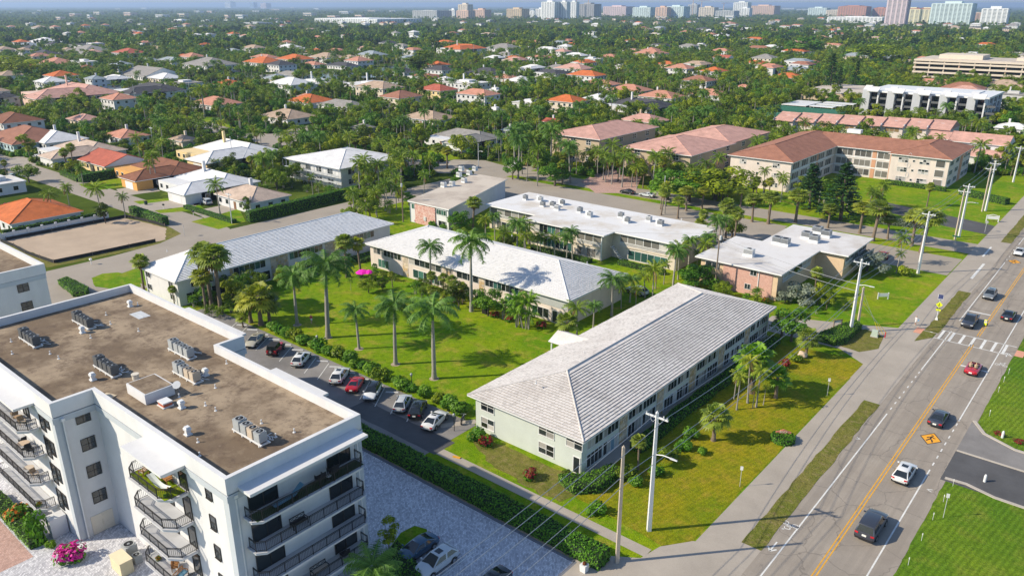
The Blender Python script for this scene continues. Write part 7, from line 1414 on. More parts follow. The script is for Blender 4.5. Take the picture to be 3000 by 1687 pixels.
condenser(*G(383,1625), .02, 0, 'large air conditioner standing on the ground by the front balconies', 'ground air conditioners', 1.35); condenser(*G(404,1645), .02, 0, 'smaller air conditioner beside the large one on the ground', 'ground air conditioners', .9)
bin_ = thing('bin', 'dark wheeled bin on the lawn circle of the white garage house', 'bin', (*G(428,600), 0)); MB().add([(-.28,-.3,0),(.28,-.3,0),(.28,.3,0),(-.28,.3,0),(-.34,-.38,1.0),(.34,-.38,1.0),(.34,.38,1.0),(-.34,.38,1.0)], [(0,1,5,4),(1,2,6,5),(2,3,7,6),(3,0,4,7)]).build('body', mat('bin_green', (.02,.05,.04), .6, .1), bin_); MB().box(-.36,.36,-.4,.4,1.0,1.06).build('lid', TRIM, bin_)
for px, py, lab in ((480,612,'mailbox beside the driveway of the white garage house'),(567,632,'mailbox at the kerb of the blue-shuttered house'),(268,775,'white box on a green post at the dirt lot edge')): t = thing('mailbox', lab, 'mailbox', (*G(px,py), 0)); MB().box(-.05,.05,-.05,.05,0,1.0).build('post', METAL_W, t); MB().box(-.3,.3,-.2,.2,1.0,1.35).build('box', DARK if px > 300 else METAL_W, t)
# fences at the dirt lot
wfc = thing('garden_wall', 'white balustrade wall in front of the vivid orange roof', 'wall', (-204.6, 70, 0))
for i in range(9):
    y = 57+3.1*i; part(wfc, 'post', MB().box(-204.85,-204.35,y-.25,y+.25,0,2.0), [WHITE])
    if i < 8: part(wfc, 'panel', MB().box(-204.7,-204.5,y+.25,y+2.85,0,1.5).box(-204.73,-204.47,y+.25,y+2.85,1.5,1.65), [WHITE])
SILT = mat('black_silt_cloth', (.02,.02,.022), .9, .2, 3)
for pts, lab in (([(-203.9,56.8),(-197,57.3),(-190,57.0),(-183,57.6),(-177.2,58.2),(-176.6,66),(-176.3,74),(-176.0,80)], 'black silt fence along the near edges of the dirt lot'), ([(-204.0,58),(-203.9,68),(-204.0,78),(-203.6,86),(-195,87.4),(-187,88)], 'black silt fence along the far edge of the dirt lot')):
    t = thing('silt_fence', lab, 'fence', (*pts[0], 0))
    for a, b in zip(pts, pts[1:]): part(t, 'cloth', MB().prism(strip(a,b,.05), 0, .75), [SILT])
    for a in pts: part(t, 'stake', MB().box(a[0]-.04,a[0]+.04,a[1]-.04,a[1]+.04,0,1.0), [WOOD_POLE])
# ---------------------------------------------------------------- hand-placed planting
rng = random.Random(314)
for i, (px, py, yc, ph) in enumerate(((871,952,806,'leftmost of five'),(961,989,772,'tallest, second from the left'),(1052,1022,905,'shortest, in the middle'),(1159,1067,888,'fourth from the left'),(1272,1109,902,'nearest the weathered roof'))):
    t = plant_px('royal', px, py, yc, 'royal palm on the courtyard lawn, '+ph, 'royal palms on the courtyard lawn', i, 1.22)
    x, y = G(px, py); sheet('tree_ring', circ(x, y, .75, 14)[:-1], .02, SOIL)
plant_px('royal',1262,852,722,'royal palm in front of the stone panels of the courtyard block',None,1); plant_px('royal',1381,912,706,'tall thin royal palm rising above the courtyard block roof',None,2)
for i, (px, py, yc, k) in enumerate(((1690,985,905,'coco'),(1738,960,893,'royal'),(1792,925,812,'royal'),(1845,885,815,'royal'),(1889,872,808,'coco'),(1862,900,850,'coco'))): plant_px(k, px, py, yc, 'palm at the right end of the courtyard block, %s from the left' % ORD[sorted((1690,1738,1792,1845,1889,1862)).index(px)], 'palms beside the courtyard block', None, 1.35)
for i, (px, py, yc) in enumerate(((1423,706,651),(1476,722,680),(1526,732,663),(1575,744,705),(1625,756,704),(1555,738,700))): plant_px('coco', px, py, yc-6, 'palm on the grass between courtyard and screened blocks, %s from the left' % ORD[sorted((1423,1476,1526,1575,1625,1555)).index(px)], 'palms before the screened block', None, 1.35)
for px, py, yc, lab in ((423,856,762,'leaning cabbage palm at the corner of the silver-roofed block'),(512,895,846,'short cabbage palm at the end wall of the silver-roofed block'),(605,916,806,'left of the tall cabbage palm pair before the silver-roofed block'),(648,918,748,'tallest cabbage palm before the silver-roofed block'),(622,905,742,'rear trunk of the tall cabbage palm pair'),(683,885,826,'cabbage palm under the windows of the silver-roofed block'),(1017,812,706,'cabbage palm at the gap left of the courtyard block'),(1057,800,710,'cabbage palm touching the left end of the courtyard block'),(1150,842,803,'cabbage palm in the shrub bed of the courtyard block'),(1330,885,818,'cabbage palm left of the thin royal palm'),(1300,870,812,'cabbage palm in the dense middle bed of the courtyard block')): plant_px('sabal', px, py, yc, lab, 'cabbage palms around the courtyard', None, 1.12)
for px, py, yc, lab in ((765,952,862,'large fan palm clump at the left of the courtyard lawn'),(735,945,872,'fan palm behind the large clump on the lawn'),(790,945,880,'fan palm at the right of the large clump'),(712,958,925,'low fan palm beside the gold sedan'),(1662,1000,938,'fan palm at the lawn corner by the weathered roof')): plant_px('fan', px, py, yc, lab, 'fan palms on the courtyard lawn', 0, 1.15)
plant_px('coco',782,850,812,'small coconut palm at the stone panel of the silver-roofed block'); plant_px('coco',1028,850,822,'young palm at the left edge of the shrub bed')
for px, py, yc, lab, v in ((1080,858,832,'dark spreading tree with mulch bed left of the courtyard block',1),(1120,850,830,'second dark tree in the shrub bed',0),(1290,880,850,'dense tree in front of the courtyard block windows',0),(1345,905,862,'dense dark tree under the thin royal palm',2),(1240,850,828,'broad dark tree left in the middle bed',1),(1430,925,873,'broad-leafed tree at the patio of the courtyard block',3)): plant_px('tree', px, py, yc, lab, 'trees before the courtyard block', v, 1.15)
for px, py, yc, lab in ((1519,957,890,'slim areca palm clump, left of two by the patio'),(1545,962,892,'slim areca palm clump, right of two by the patio'),(1475,935,895,'small areca palm beside the red bushes')): plant_px('areca', px, py, yc, lab, 'areca palms by the patio', 0, .8)
for px, py, s, lab in ((1450,930,1.2,'deep red bush, left of three by the patio'),(1491,940,1.15,'deep red bush, middle of three by the patio'),(1587,962,1.3,'deep red bush, right of three by the patio'),(1420,1285+20,1.3,'red flowering bush at the left of the pale green end wall'),(1556,1400,1.25,'red flowering bush in the middle of the pale green end wall')): bush('red', *G(px,py), s, lab, 'red bushes')
bush('green', *G(1395,1290), 1.5, 'green bush at the left corner of the pale green end wall'); bush('dark', *G(1660,1395), .8, 'small dark bush beside the glass door of the pale green block'); bush('bright', *G(1056,812), 1.1, 'yellow-green bush behind the magenta parasol')
for px, py, s, lab in ((1064,822,1.25,'larger magenta parasol beside the courtyard block'),(1083,823,.85,'smaller magenta parasol right of the larger one')):
    x, y = G(px, py); t = thing('parasol', lab, 'parasol', (x, y, 0), 0, 'magenta parasols'); MB().tube([(0,0,0),(0,0,2.3)], .03, 6).build('pole', METAL_W, t); MB().tube([(0,0,1.75),(0,0,2.1),(0,0,2.4)], [1.15*s,.75*s,.02], 8, 0, False).build('canopy', mat('magenta_canvas', (.85,.01,.42), .8, .04), t)
x, y = G(1421,918); t = thing('grill', 'black covered grill on the patio beside the broad-leafed tree', 'grill', (x, y, 0)); MB().box(-.5,.5,-.3,.3,0,.8).build('cart', BLK, t); MB().lathe([(.5,.8),(.48,1.0),(.3,1.2),(.02,1.25)], 12).build('cover', BLK, t)
for px, py, yc, w, lab in ((45,235,190,2.3,'huge dark round tree at the upper left edge'),(335,228,200,1.9,'dark dome-shaped tree beyond the pink villa'),(1240,215,180,2.3,'huge dark dome tree near the canal point'),(1440,205,188,2.2,'wide umbrella-shaped tree right of the huge dome'),(1365,365,335,1.9,'large round tree beside the plain tan roof'),(790,272,248,1.9,'broad dark round tree left of the cypress house'),(945,385,350,1.8,'spreading olive-green tree near the bend in the street'),(1140,395,365,1.6,'round green tree right of the brownish grey roof'),(2215,300,278,1.5,'bright green round tree above the tennis court'),(2560,190,150,2.2,'large dark tree towards the beige condominium'),(2350,165,130,2.4,'tall feathery pale tree in the right distance'),(560,205,180,1.5,'clipped green tree on the canal bank')): plant_px('tree', px, py, yc, lab, None, None, w)
# shrubs between parking row and lawn
for i in range(21):
    x = -109.5+2.18*i; bush(('bright','green','bright','dark','bright')[i % 5], x+rng.uniform(-.5,.5), 67.0+rng.uniform(-.4,.5), rng.uniform(1.15,1.95), 'leafy shrub along the parking row, %s' % (ORD[i]+' from the left' if i < 20 else 'rightmost'), 'shrubs along the parking row')
plant_px('tree',1345,682,640,'bright round tree between the tan-roofed and screened blocks',None,3,1.25); plant_px('sabal',1385,672,592,'cabbage palm at the corner between tan-roofed and screened blocks',None,0,1.3); bush('bright', *G(1300,672), 1.5, 'shrub at the mottled brick wall, right of two'); bush('pink', *G(1222,650), 1.2, 'pink flowering shrub at the left of the mottled brick wall'); bush('green', *G(1270,668), 1.6, 'shrub at the mottled brick wall, left of two')
hedge(rough(rect(-74.5,-33.4,52.9,54.9), .12), 1.6, 'long clipped hedge between the paver lot and the walkway', dens=46, ls=.12)
hedge(rough(rect(-42.9,-41.2,74,117.5), .2), 1.0, 'low clipped hedge along the road side of the pale green block', dens=30)
hedge(rough([(-45.5,62.6),(-42.6,61.6),(-40.6,63.5),(-40.4,68),(-42.0,68.5),(-43.0,65)], .2), 1.1, 'leafy hedge around the front corner of the pale green block', LEAF_BRIGHT, 34)
hedge(rough([(-37.4,122.4),(-34.0,121.9),(-33.0,124),(-32.8,131.8),(-34.2,133),(-35.6,130),(-36.4,126)], .1), 1.15, 'curved yellow-green hedge around the white pole', LEAF_BRIGHT, 40)
hedge(circ(*G(2293,1290), 1.45, 16)[:-1], .75, 'round clipped hedge holding the brick-red sign', dens=60, ls=.1)
bush('green', *G(1745,1505), 1.45, 'round clipped bush on the dry lawn near the tan pole', h=1.2); bush('dark', *G(1835,1400), 1.6, 'spiky dark shrub behind the tan pole'); bush('bright', *G(1860,1420), 1.2, 'spiky bright shrub right of the tan pole')
for i, (px, py, s, k) in enumerate(((1960,1345,1.5,'dark'),(2000,1320,1.4,'green'),(2025,1285,1.5,'bright'),(2060,1330,.9,'bright'),(1925,1390,1.2,'green'),(2330,1060,1.3,'dark'),(2300,1075,1.3,'red'),(2275,1090,1.1,'green'))): bush(k, *G(px,py), s, 'garden shrub on the road side of the pale green block, %s from the bottom' % ORD[sorted((1345,1320,1285,1330,1390,1060,1075,1090), reverse=True).index(py)], 'shrubs beside the pale green block')
for i, (px, py, yc) in enumerate(((2158,1200,1108),(2215,1192,1085),(2236,1186,1135),(2190,1180,1062),(2150,1170,1095),(2205,1195,1140))): plant_px('queen', px, py, yc, 'yellowish palm in the cluster on the dry lawn, %s from the left' % ORD[sorted((2158,2215,2236,2190,2150,2205)).index(px)], 'yellow palm cluster on the dry lawn', 0)
plant_px('fan',2272,1165,1100,'green fan palm at the right of the yellow palm cluster',None,1,1.1); plant_px('fan',2200,1150,1045,'fan palm crowning the yellow palm cluster',None,1,1.1); plant_px('fan',2090,1290,1212,'small fan palm alone on the dry lawn',None,0,1.1); plant_px('fan',2360,1045,983,'small fan palm beside the pale boulder',None,0,1.1)
plant_px('sabal',1869,1375,1290,'stout cabbage palm at the road front of the pale green block',None,0,1.05)
plant_px('tree',2318,1000,938,'bright leafy tree at the far corner of the pale green block',None,3,1.25); plant_px('fan',2290,985,930,'fan palm behind the bright leafy tree'); plant_px('tree',2035,850,800,'large bright green tree left of the pink brick wall',None,3,1.6)
for px, py, yc, lab in ((2475,800,768,'silver-grey tree, left of two before the pink brick block'),(2540,795,762,'silver-grey tree, right of two before the pink brick block'),(2340,890,858,'silver-grey bushy tree at the near corner of the pink brick block'),(2300,885,868,'low silver-grey bush at the brick wall corner')): plant_px('silver', px, py, yc, lab, 'silver-grey trees', None, 1.5)
for px, py, yc, lab, k in ((2320,845,782,'cabbage palm left of the white sign-hedge pole, left of two','sabal'),(2385,868,795,'cabbage palm left of the white sign-hedge pole, right of two','sabal'),(2275,840,810,'bushy feather palm at the brick wall corner','coco'),(2090,745,645,'royal palm left of the white roof of the brick block','royal'),(2112,730,640,'dark royal palm behind the weathered wooden pole','royal'),(2150,712,622,'cabbage palm right of the dark royal palm','sabal'),(2125,705,600,'tall cabbage palm behind the dark royal palm','sabal'),(2062,800,722,'coconut palm over the gap before the brick block','coco'),(2040,790,745,'coconut palm at the right end of the screened block','coco'),(2625,800,745,'young coconut palm in the round bed by the maroon sedan','coco'),(2632,775,700,'small coconut palm on the side street strip','coco')): plant_px(k, px, py, yc, lab)
bush('orange', *G(2242,885), 1.0, 'yellow-orange shrub at the foot of the pink brick wall'); bush('dark', *G(2650,808), 1.9, 'dark round bed of shrubs by the leaning pole'); bush('bright', *G(2190,868), .7, 'small shrub by the downspout of the pink brick wall')
for i, (px, py, yc) in enumerate(((2010,618,556),(2056,612,558),(2169,606,556),(2203,650,580),(2250,656,575),(2330,652,568),(2425,668,608),(2518,684,604),(2556,706,606),(2670,720,630),(2698,740,628),(2128,600,556),(1985,640,585),(2600,700,640))): plant_px('sabal', px, py, yc, 'round-headed cabbage palm along the side street, %s from the left' % ORD[sorted((2010,2056,2169,2203,2250,2330,2425,2518,2556,2670,2698,2128,1985,2600)).index(px)], 'cabbage palms along the side street', 2, 1.6)
for px, py, yc, w, v, lab in ((1955,585,528,1.7,3,'bright round tree across the side street, left of two'),(2020,590,532,1.6,3,'bright round tree across the side street, right of two'),(2095,585,525,1.9,1,'large dark tree at the left wing of the rust-roofed block'),(1625,545,500,1.6,3,'bright round tree left of the paved condominium drive')): plant_px('tree', px, py, yc, lab, None, v, w)
plant_px('pine',2371,612,545,'dark pine tree before the rust-roofed block, left of two',None,0,1.9); plant_px('pine',2462,645,560,'dark pine tree before the rust-roofed block, right of two',None,0,1.9)
for px, py, yc, lab, k in ((2290,580,520,'coconut palm before the left wing of the rust-roofed block','coco'),(2580,605,555,'coconut palm before the middle of the rust-roofed block','coco'),(2545,615,560,'second palm before the middle of the rust-roofed block','coco'),(2854,507,428,'coconut palm at the right end of the rust-roofed block','coco'),(2715,605,545,'cabbage palm before the right wing of the rust-roofed block','sabal'),(2450,285,240,'dark pine left of the modern condominium','pine'),(2430,275,215,'tallest dark pine left of the modern condominium','pine'),(2500,268,222,'third dark pine left of the modern condominium','pine')): plant_px(k, px, py, yc, lab)
hedge(rect(-64,-47,255.6,257.2), 1.3, 'clipped hedge under the right wing of the rust-roofed block'); hedge(strip(G(2575,655),G(2700,668),1.6), 1.6, 'grey-green hedge across the lawn from the side street', LEAF_SILVER, 22); hedge(strip(G(2815,570),G(2950,600),2.0), 1.8, 'dark hedge at the right-edge driveway')
hedge([(-176.2,104.0),(-174.2,104.0),(-176.6,141),(-178.6,141)], 2.7, 'tall clipped hedge behind the blue-shuttered house', dens=22, ls=.14); hedge(rect(-201,-176.8,100.4,101.7), 1.0, 'low clipped hedge before the blue-shuttered house'); hedge(strip(G(236,535),G(352,514),2.2), 2.4, 'tall block hedge on the lawn of the orange-walled house', dens=18, ls=.15); hedge(strip(G(182,512),G(232,533),1.4), 1.3, 'yellow-green low hedge beside the block hedge', LEAF_BRIGHT, 18, .14)
hedge(rect(-205.7,-205.0,58,82), 2.3, 'yellow-green hedge topping the white balustrade wall', LEAF_BRIGHT, 14, .14); hedge(rect(-206,-188,88.0,89.6), 2.2, 'dark hedge at the far corner of the dirt lot', dens=18, ls=.14); hedge(strip(G(575,490),G(680,470),1.6), 1.6, 'bright clipped hedge left of the scaffolded building', LEAF_BRIGHT, 16, .15)
hedge(rough([G(*q) for q in ((172,834),(200,824),(262,855),(255,870),(215,870))], .2), 1.1, 'oval clipped hedge between the driveways at left', dens=30)
bush('pink', *G(178,655), 1.6, 'magenta bougainvillea at the corner of the white balustrade wall'); bush('pink', *G(20,615), 1.8, 'magenta bougainvillea behind the vivid orange roof')
for px, py, yc, lab, k, v in ((158,640,570,'coconut palm right of the vivid orange roof','coco',0),(205,610,552,'stout date palm in front of the block hedge','date',0),(300,640,555,'leaning coconut palm at the street corner, left of two','coco',1),(368,640,578,'leaning coconut palm at the street corner, right of two','coco',2),(645,628,545,'coconut palm by the silver minivan','coco',1),(447,548,480,'feather palm before the orange-walled house','queen',1),(463,545,455,'tall feather palm before the orange-walled house','queen',1),(245,545,492,'date palm beside the block hedge','date',0),(200,505,445,'cabbage palm before the beige-roofed house','sabal',0),(215,490,430,'second cabbage palm before the beige-roofed house','sabal',1),(780,545,470,'date palm left of the scaffolded building','date',0)): plant_px(k, px, py, yc, lab, None, v)
plant_px('tree',85,535,500,'round clipped tree on the street corner at left',None,0,1.25); plant_px('tree',80,450,420,'rusty green clipped tree before the beige-roofed house',None,2,1.3); plant_px('bare',468,415,378,'bare grey branching tree behind the sprawling white roofs'); plant_px('tree',310,655,622,'dense tree at the far corner of the dirt lot',None,2,1.0); plant_px('tree',723,628,600,'round tree by the blue-shuttered house',None,2,.8)
for i, px in enumerate((1043,1074,1110,1136,1170,1211,1240,1284,1310)): plant_px('sabal', px, (468,470,472,474,474,480,490,488,494)[i], (408,410,416,424,424,424,440,430,440)[i], 'round-headed cabbage palm along the bend by the weathered grey house, %s from the left' % ORD[i], 'cabbage palms at the bend', 2, 1.5)
for i, (px, py, yc) in enumerate(((428,345,318),(452,350,322),(475,352,322),(500,352,320),(522,358,322),(552,372,322),(600,345,265))): plant_px('sabal' if i < 6 else 'coco', px, py, yc, 'palm in the row along the sandy street, %s from the left' % ORD[i], 'palms along the sandy street', None, 1.4)
hedge(rect(-105,-89,131.6,133.0), .9, 'low hedge at the foot of the screened cream block', LEAF_BRIGHT, 22); hedge(rect(-84,-73,135.0,136.4), .9, 'low hedge before the right end of the screened block', LEAF_BRIGHT, 22); hedge(rect(-130,-126.5,100.5,114), .8, 'low hedge in the gap between the silver-roofed and courtyard blocks', LEAF_BRIGHT, 20)
# planting around the white condominium
x, y = G(1085,1655,5.2); t = plant('royal', x, y, 5.2/9.9, 'feathery palm at the bottom edge beside the road-side balconies', None, 0, .4, 1.75)
plant_px('tree',1140,1612,1560,'small leafy tree at the tip of the paver lot island',None,2,.75); sheet('lawn', [G(*q) for q in ((1115,1640),(1175,1560),(1215,1540),(1250,1550),(1255,1570),(1180,1650))], .06, GRASS); hedge([G(*q) for q in ((1085,1690),(1165,1600),(1240,1690),(1200,1760),(1060,1760))], .9, 'clipped hedge beside the blue sedan at the bottom edge')
hedge([(-92,18.4),(-79.3,18.4),(-79.3,20.0),(-92,20.0)], .8, 'flowering hedge under the left balconies', LEAF_BRIGHT, 30); bush('green', *G(120,1585), 1.45, 'tall round clipped bush at the foot of the left balconies', h=3.2); bush('orange', *G(60,1515), 1.7, 'orange flowering shrub under the left balconies'); bush('pink', *G(207,1640), 1.75, 'magenta bougainvillea beside the service door'); bush('bright', *G(150,1605), .8, 'small green bush left of the magenta bougainvillea')
bush('red', *G(2925,1272), .9, 'low red flowers beside the white bollard, left of two', h=.4); bush('red', *G(2985,1296), 1.0, 'low red flowers on the right lawn, right of two', h=.4)

# ---------------------------------------------------------------- planting over the neighbourhood
CANAL = [G(*q) for q in ((232,262),(330,250),(560,236),(740,222),(900,210),(1060,204),(1110,200),(1290,168),(1420,160),(1420,166),(1290,177),(1120,226),(1000,233),(900,228),(720,238),(560,256),(300,282))]
m_, t_, o_ = nt('canal_water'); b_ = N(t_, 'ShaderNodeBsdfPrincipled'); b_.inputs['Base Color'].default_value = (.03, .05, .06, 1); b_.inputs['Roughness'].default_value = .12; t_.links.new(bumpn(t_, noise(t_, .8, 3, .6, coords(t_)), .15, .1), b_.inputs['Normal']); t_.links.new(b_.outputs[0], o_.inputs[0])
sheet('water', CANAL, .03, m_)
STREETS = [[G(*q) for q in l] for l in (((497,345),(620,360),(720,390),(800,392),(905,368),(935,385),(860,420),(880,445),(770,432),(640,392),(505,365)), ((1135,452),(1290,478),(1330,468),(1420,470),(1500,492),(1520,512),(1290,508),(1140,478)), ((560,285),(640,300),(640,306),(560,292)), ((1280,300),(1340,318),(1330,330),(1270,312)), ((1120,430),(1200,442),(1200,450),(1120,438)))]
for s in STREETS: sheet('street', s, .02, ASPH)
YARDS = [[G(*q) for q in l] for l in (((500,335),(620,345),(700,380),(620,365),(500,345)), ((1140,440),(1290,440),(1350,465),(1240,478)), ((1340,485),(1480,490),(1450,500)), ((230,540),(370,520),(385,545),(270,560)), ((390,590),(560,575),(600,615),(470,625)), ((560,650),(700,610),(720,650),(640,672)), ((880,390),(990,400),(960,425),(880,415)), ((1140,105),(1320,108),(1320,116),(1140,114)), ((2350,200),(2480,205),(2470,215)))]
for s in YARDS: sheet('lawn', s, .016, GRASS)
for s in [[G(*q) for q in l] for l in (((340,555),(440,540),(470,560),(360,575)), ((400,600),(560,580),(590,600),(430,620)), ((560,620),(660,600),(700,612),(600,640)), ((0,470),(70,455),(140,470),(60,500),(0,520)), ((1200,478),(1380,470),(1330,500)), ((560,590),(640,560),(640,575),(570,605)))]: sheet('driveway', s, .03, SIDEW)
NOGO = STREETS + [CANAL] + [s for s in YARDS]
def blocked(x, y, pad=.5):
    if -176 < x < -8 and y < 206: return True
    if x > -29 or (-206 < x < -163 and 50 < y < 99): return True
    if 86 < y < 99.5 and x > -330: return True
    for a, b, c, d in FOOT:
        if a-pad < x < b+pad and c-pad < y < d+pad: return True
    return any(inside(x, y, s) for s in NOGO)
# houses not singled out above, filling the blocks between the measured ones
rng = random.Random(2024)
RKW = ['grey']*5+['white']*7+['salmon']*5+['tan']*3+['orange']*3+['dark']*3+['bluegrey']*3+['rust']*2+['pink']*2
CNAME = {'grey':'grey','white':'white','salmon':'salmon','tan':'tan','orange':'orange','dark':'charcoal','bluegrey':'blue-grey','rust':'rust','pink':'pink','red':'red','brown':'brown','beige':'beige'}
EXTRA = []
for k in range(9000):
    if len(EXTRA) >= 340: break
    row = 58 + (340-58)*(rng.random()**1.6); px = rng.uniform(-60, 3060); x, y = G(px, row)
    w, d = rng.uniform(16,28), rng.uniform(12,19)
    if blocked(x, y, max(w,d)*.62) or any(abs(x-e[0]) < 27 and abs(y-e[1]) < 22 for e in EXTRA): continue
    if x > -240 and y > 380 and rng.random() < .6: continue
    EXTRA.append((x, y, w, d, rng.choice(RKW)))
def relation(x, y, lx, ly):
    X, Y = cam_xy(x, y); A, B = cam_xy(lx, ly); dx, dy = X-A, Y-B
    if abs(dx) > abs(dy)*.8: return 'right of' if dx > 0 else 'left of'
    return 'behind' if dy > 0 else 'in front of'
def nearest(x, y): return min(LAND, key=lambda q: (q[1]-x)**2+(q[2]-y)**2)
LABELS = []
def defer(o, base, x, y):
    l = nearest(x, y); LABELS.append((o, '%s %s the %s' % (base, relation(x, y, l[1], l[2]), l[0]), px_of(x, y)[0]))
XL = []
for x, y, w, d, rk in EXTRA:
    dist = math.hypot(x, y); near = dist < 520; st = 2 if rng.random() < .5 else 1
    b = house(x, y, w, d, st, rk, rng.choice(['white','white','white','cream']), rng.choice(['hip','hip','L','flat' if rk in ('white','grey') else 'hip']), 'x', None, False, 'houses among the trees' if st == 1 else 'villas among the trees', 'house' if st == 1 else 'villa'); XL.append((b, x, y, rk, st))
for b, x, y, rk, st in XL: defer(b, '%s %s-roofed %s' % ('two-storey' if st == 2 else 'low', CNAME[rk], 'villa' if st == 2 else 'house'), x, y)
LAND_N = len(LAND)
# dense groves seen beside the larger buildings
rng = random.Random(88)
def grove(pxs, n, kinds, smin, smax): grove_xy([G(*q) for q in pxs], n, kinds, smin, smax)
def grove_xy(poly, n, kinds, smin, smax):
    xs = [p[0] for p in poly]; ys = [p[1] for p in poly]; k = 0
    for _ in range(n*40):
        x, y = rng.uniform(min(xs),max(xs)), rng.uniform(min(ys),max(ys))
        if not inside(x, y, poly) or any(a-.3 < x < b+.3 and c-.3 < y < d+.3 for a, b, c, d in FOOT) or any((a-x)**2+(b-y)**2 < 3.2 for a, b, c in TREES) or any(inside(x, y, s) for s in STREETS): continue
        kd = rng.choice(kinds); s = rng.uniform(smin, smax)*(1 if kd != 'tree' else .9); o = plant(kd, x, y, s, 'x', BASE[kd]+'s of the neighbourhood'); defer(o, BASE[kd], x, y); k += 1
        if k >= n: break
BASE = {'tree': 'leafy tree', 'coco': 'coconut palm', 'sabal': 'round-headed cabbage palm', 'queen': 'drooping feather palm', 'royal': 'royal palm', 'areca': 'bushy areca palm', 'fan': 'low fan palm'}
grove_xy(rect(-66,-51,130.5,134.6), 8, ['areca','tree','fan'], .4, .7); grove_xy(rect(-48.6,-45,137,152), 7, ['areca','fan','tree'], .4, .75); grove_xy(rect(-70.8,-66.4,110,150), 9, ['coco','areca','royal','tree'], .5, .85)
grove(((1010,470),(1150,470),(1210,520),(1180,560),(1060,575),(1000,540)), 34, ['coco','coco','tree','areca','queen'], .75, 1.2)
grove(((1480,470),(1640,470),(1700,530),(1640,560),(1500,545)), 28, ['coco','sabal','tree','coco','royal'], .85, 1.3)
grove(((1700,495),(1900,500),(1980,545),(1900,565),(1760,540)), 22, ['coco','sabal','tree','coco'], .8, 1.25)
grove(((1900,520),(2140,530),(2140,590),(2020,585)), 16, ['tree','sabal','coco','tree'], .7, 1.1)
grove(((2140,560),(2330,570),(2340,600),(2180,590)), 8, ['sabal','tree','coco'], .6, .9)
grove(((2330,560),(2600,585),(2700,620),(2560,640),(2400,610)), 9, ['coco','sabal','tree'], .6, .95)
grove(((1330,535),(1420,560),(1420,600),(1330,640)), 5, ['tree','sabal','areca'], .6, 1.0)
grove(((1320,625),(1400,640),(1390,660),(1330,660)), 4, ['tree','areca'], .5, .8)
grove(((820,545),(1000,520),(1020,560),(900,600)), 8, ['areca','areca','coco'], .5, .8)
grove(((690,560),(860,520),(880,545),(760,580)), 8, ['areca','coco','tree'], .6, 1.0)
grove(((1000,575),(1180,560),(1200,600),(1040,640)), 8, ['coco','areca','tree'], .6, .9)
grove(((760,470),(900,460),(880,500),(780,510)), 8, ['tree','coco','tree'], .7, 1.0)
grove(((1930,600),(2000,605),(1990,640),(1930,640)), 4, ['coco','sabal'], .7, 1.0)
grove(((2040,690),(2170,690),(2120,720),(2040,730)), 6, ['areca','sabal','tree'], .6, .9)
grove(((2330,560),(2560,575),(2560,600),(2380,600)), 8, ['tree','coco','areca'], .7, 1.0)
grove(((2860,470),(3000,480),(3000,530),(2880,520)), 8, ['tree','sabal','coco'], .7, 1.1)
grove_xy(rect(-104,-90,94.5,98.5), 10, ['tree','sabal','fan','areca'], .5, .72); grove_xy(rect(-122,-110,93,98.5), 6, ['areca','fan'], .35, .55); grove_xy(rect(-130.6,-127,64,86), 11, ['areca','fan','tree'], .4, .68); grove_xy(rect(-130.6,-127.5,86,100), 6, ['areca','fan'], .4, .65); grove_xy(rect(-124,-90,121.5,132), 14, ['areca','coco','tree','royal'], .5, .8); grove_xy(rect(-160,-146,118,150), 14, ['coco','areca','coco','tree'], .6, 1.0)
grove(((560,915),(720,870),(760,900),(640,935)), 10, ['areca','tree','fan','tree'], .5, .85)
grove(((1880,740),(2030,745),(2030,800),(1920,790)), 9, ['coco','areca','tree','royal'], .6, .9)
grove(((2300,870),(2430,880),(2420,930),(2330,910)), 5, ['areca','silver'] if False else ['areca','tree'], .35, .6)
# low pale buildings near the horizon
rng = random.Random(404); lows = []
for k in range(70):
    px = 30+2940*(k+rng.random())/70; row = rng.uniform(22, 60); x, y = G(px, row); L = math.hypot(x, y); w = rng.uniform(14,40)/F_PX*L; h = rng.uniform(7, 16)
    b = thing('low_building', 'x', 'building', (x, y, 0), 0, 'low pale buildings near the horizon'); c = rng.choice([WHITE, WHITE, CREAM, WLS['pinkw']]); lows.append((px, b))
    MB().box(-w/2,w/2,-w*.25,w*.25,0,h).build('wall', c, b); MB().box(-w/2-1,w/2+1,-w*.25-1,w*.25+1,h,h+1.2).build('roof', METAL_W, b); MB().box(-w/2+2,w/2-2,-w*.25-.3,-w*.25,h*.35,h*.7).build('window_band', GLASS_T, b)
lows.sort(key=lambda q: q[0]); LOWS = lows
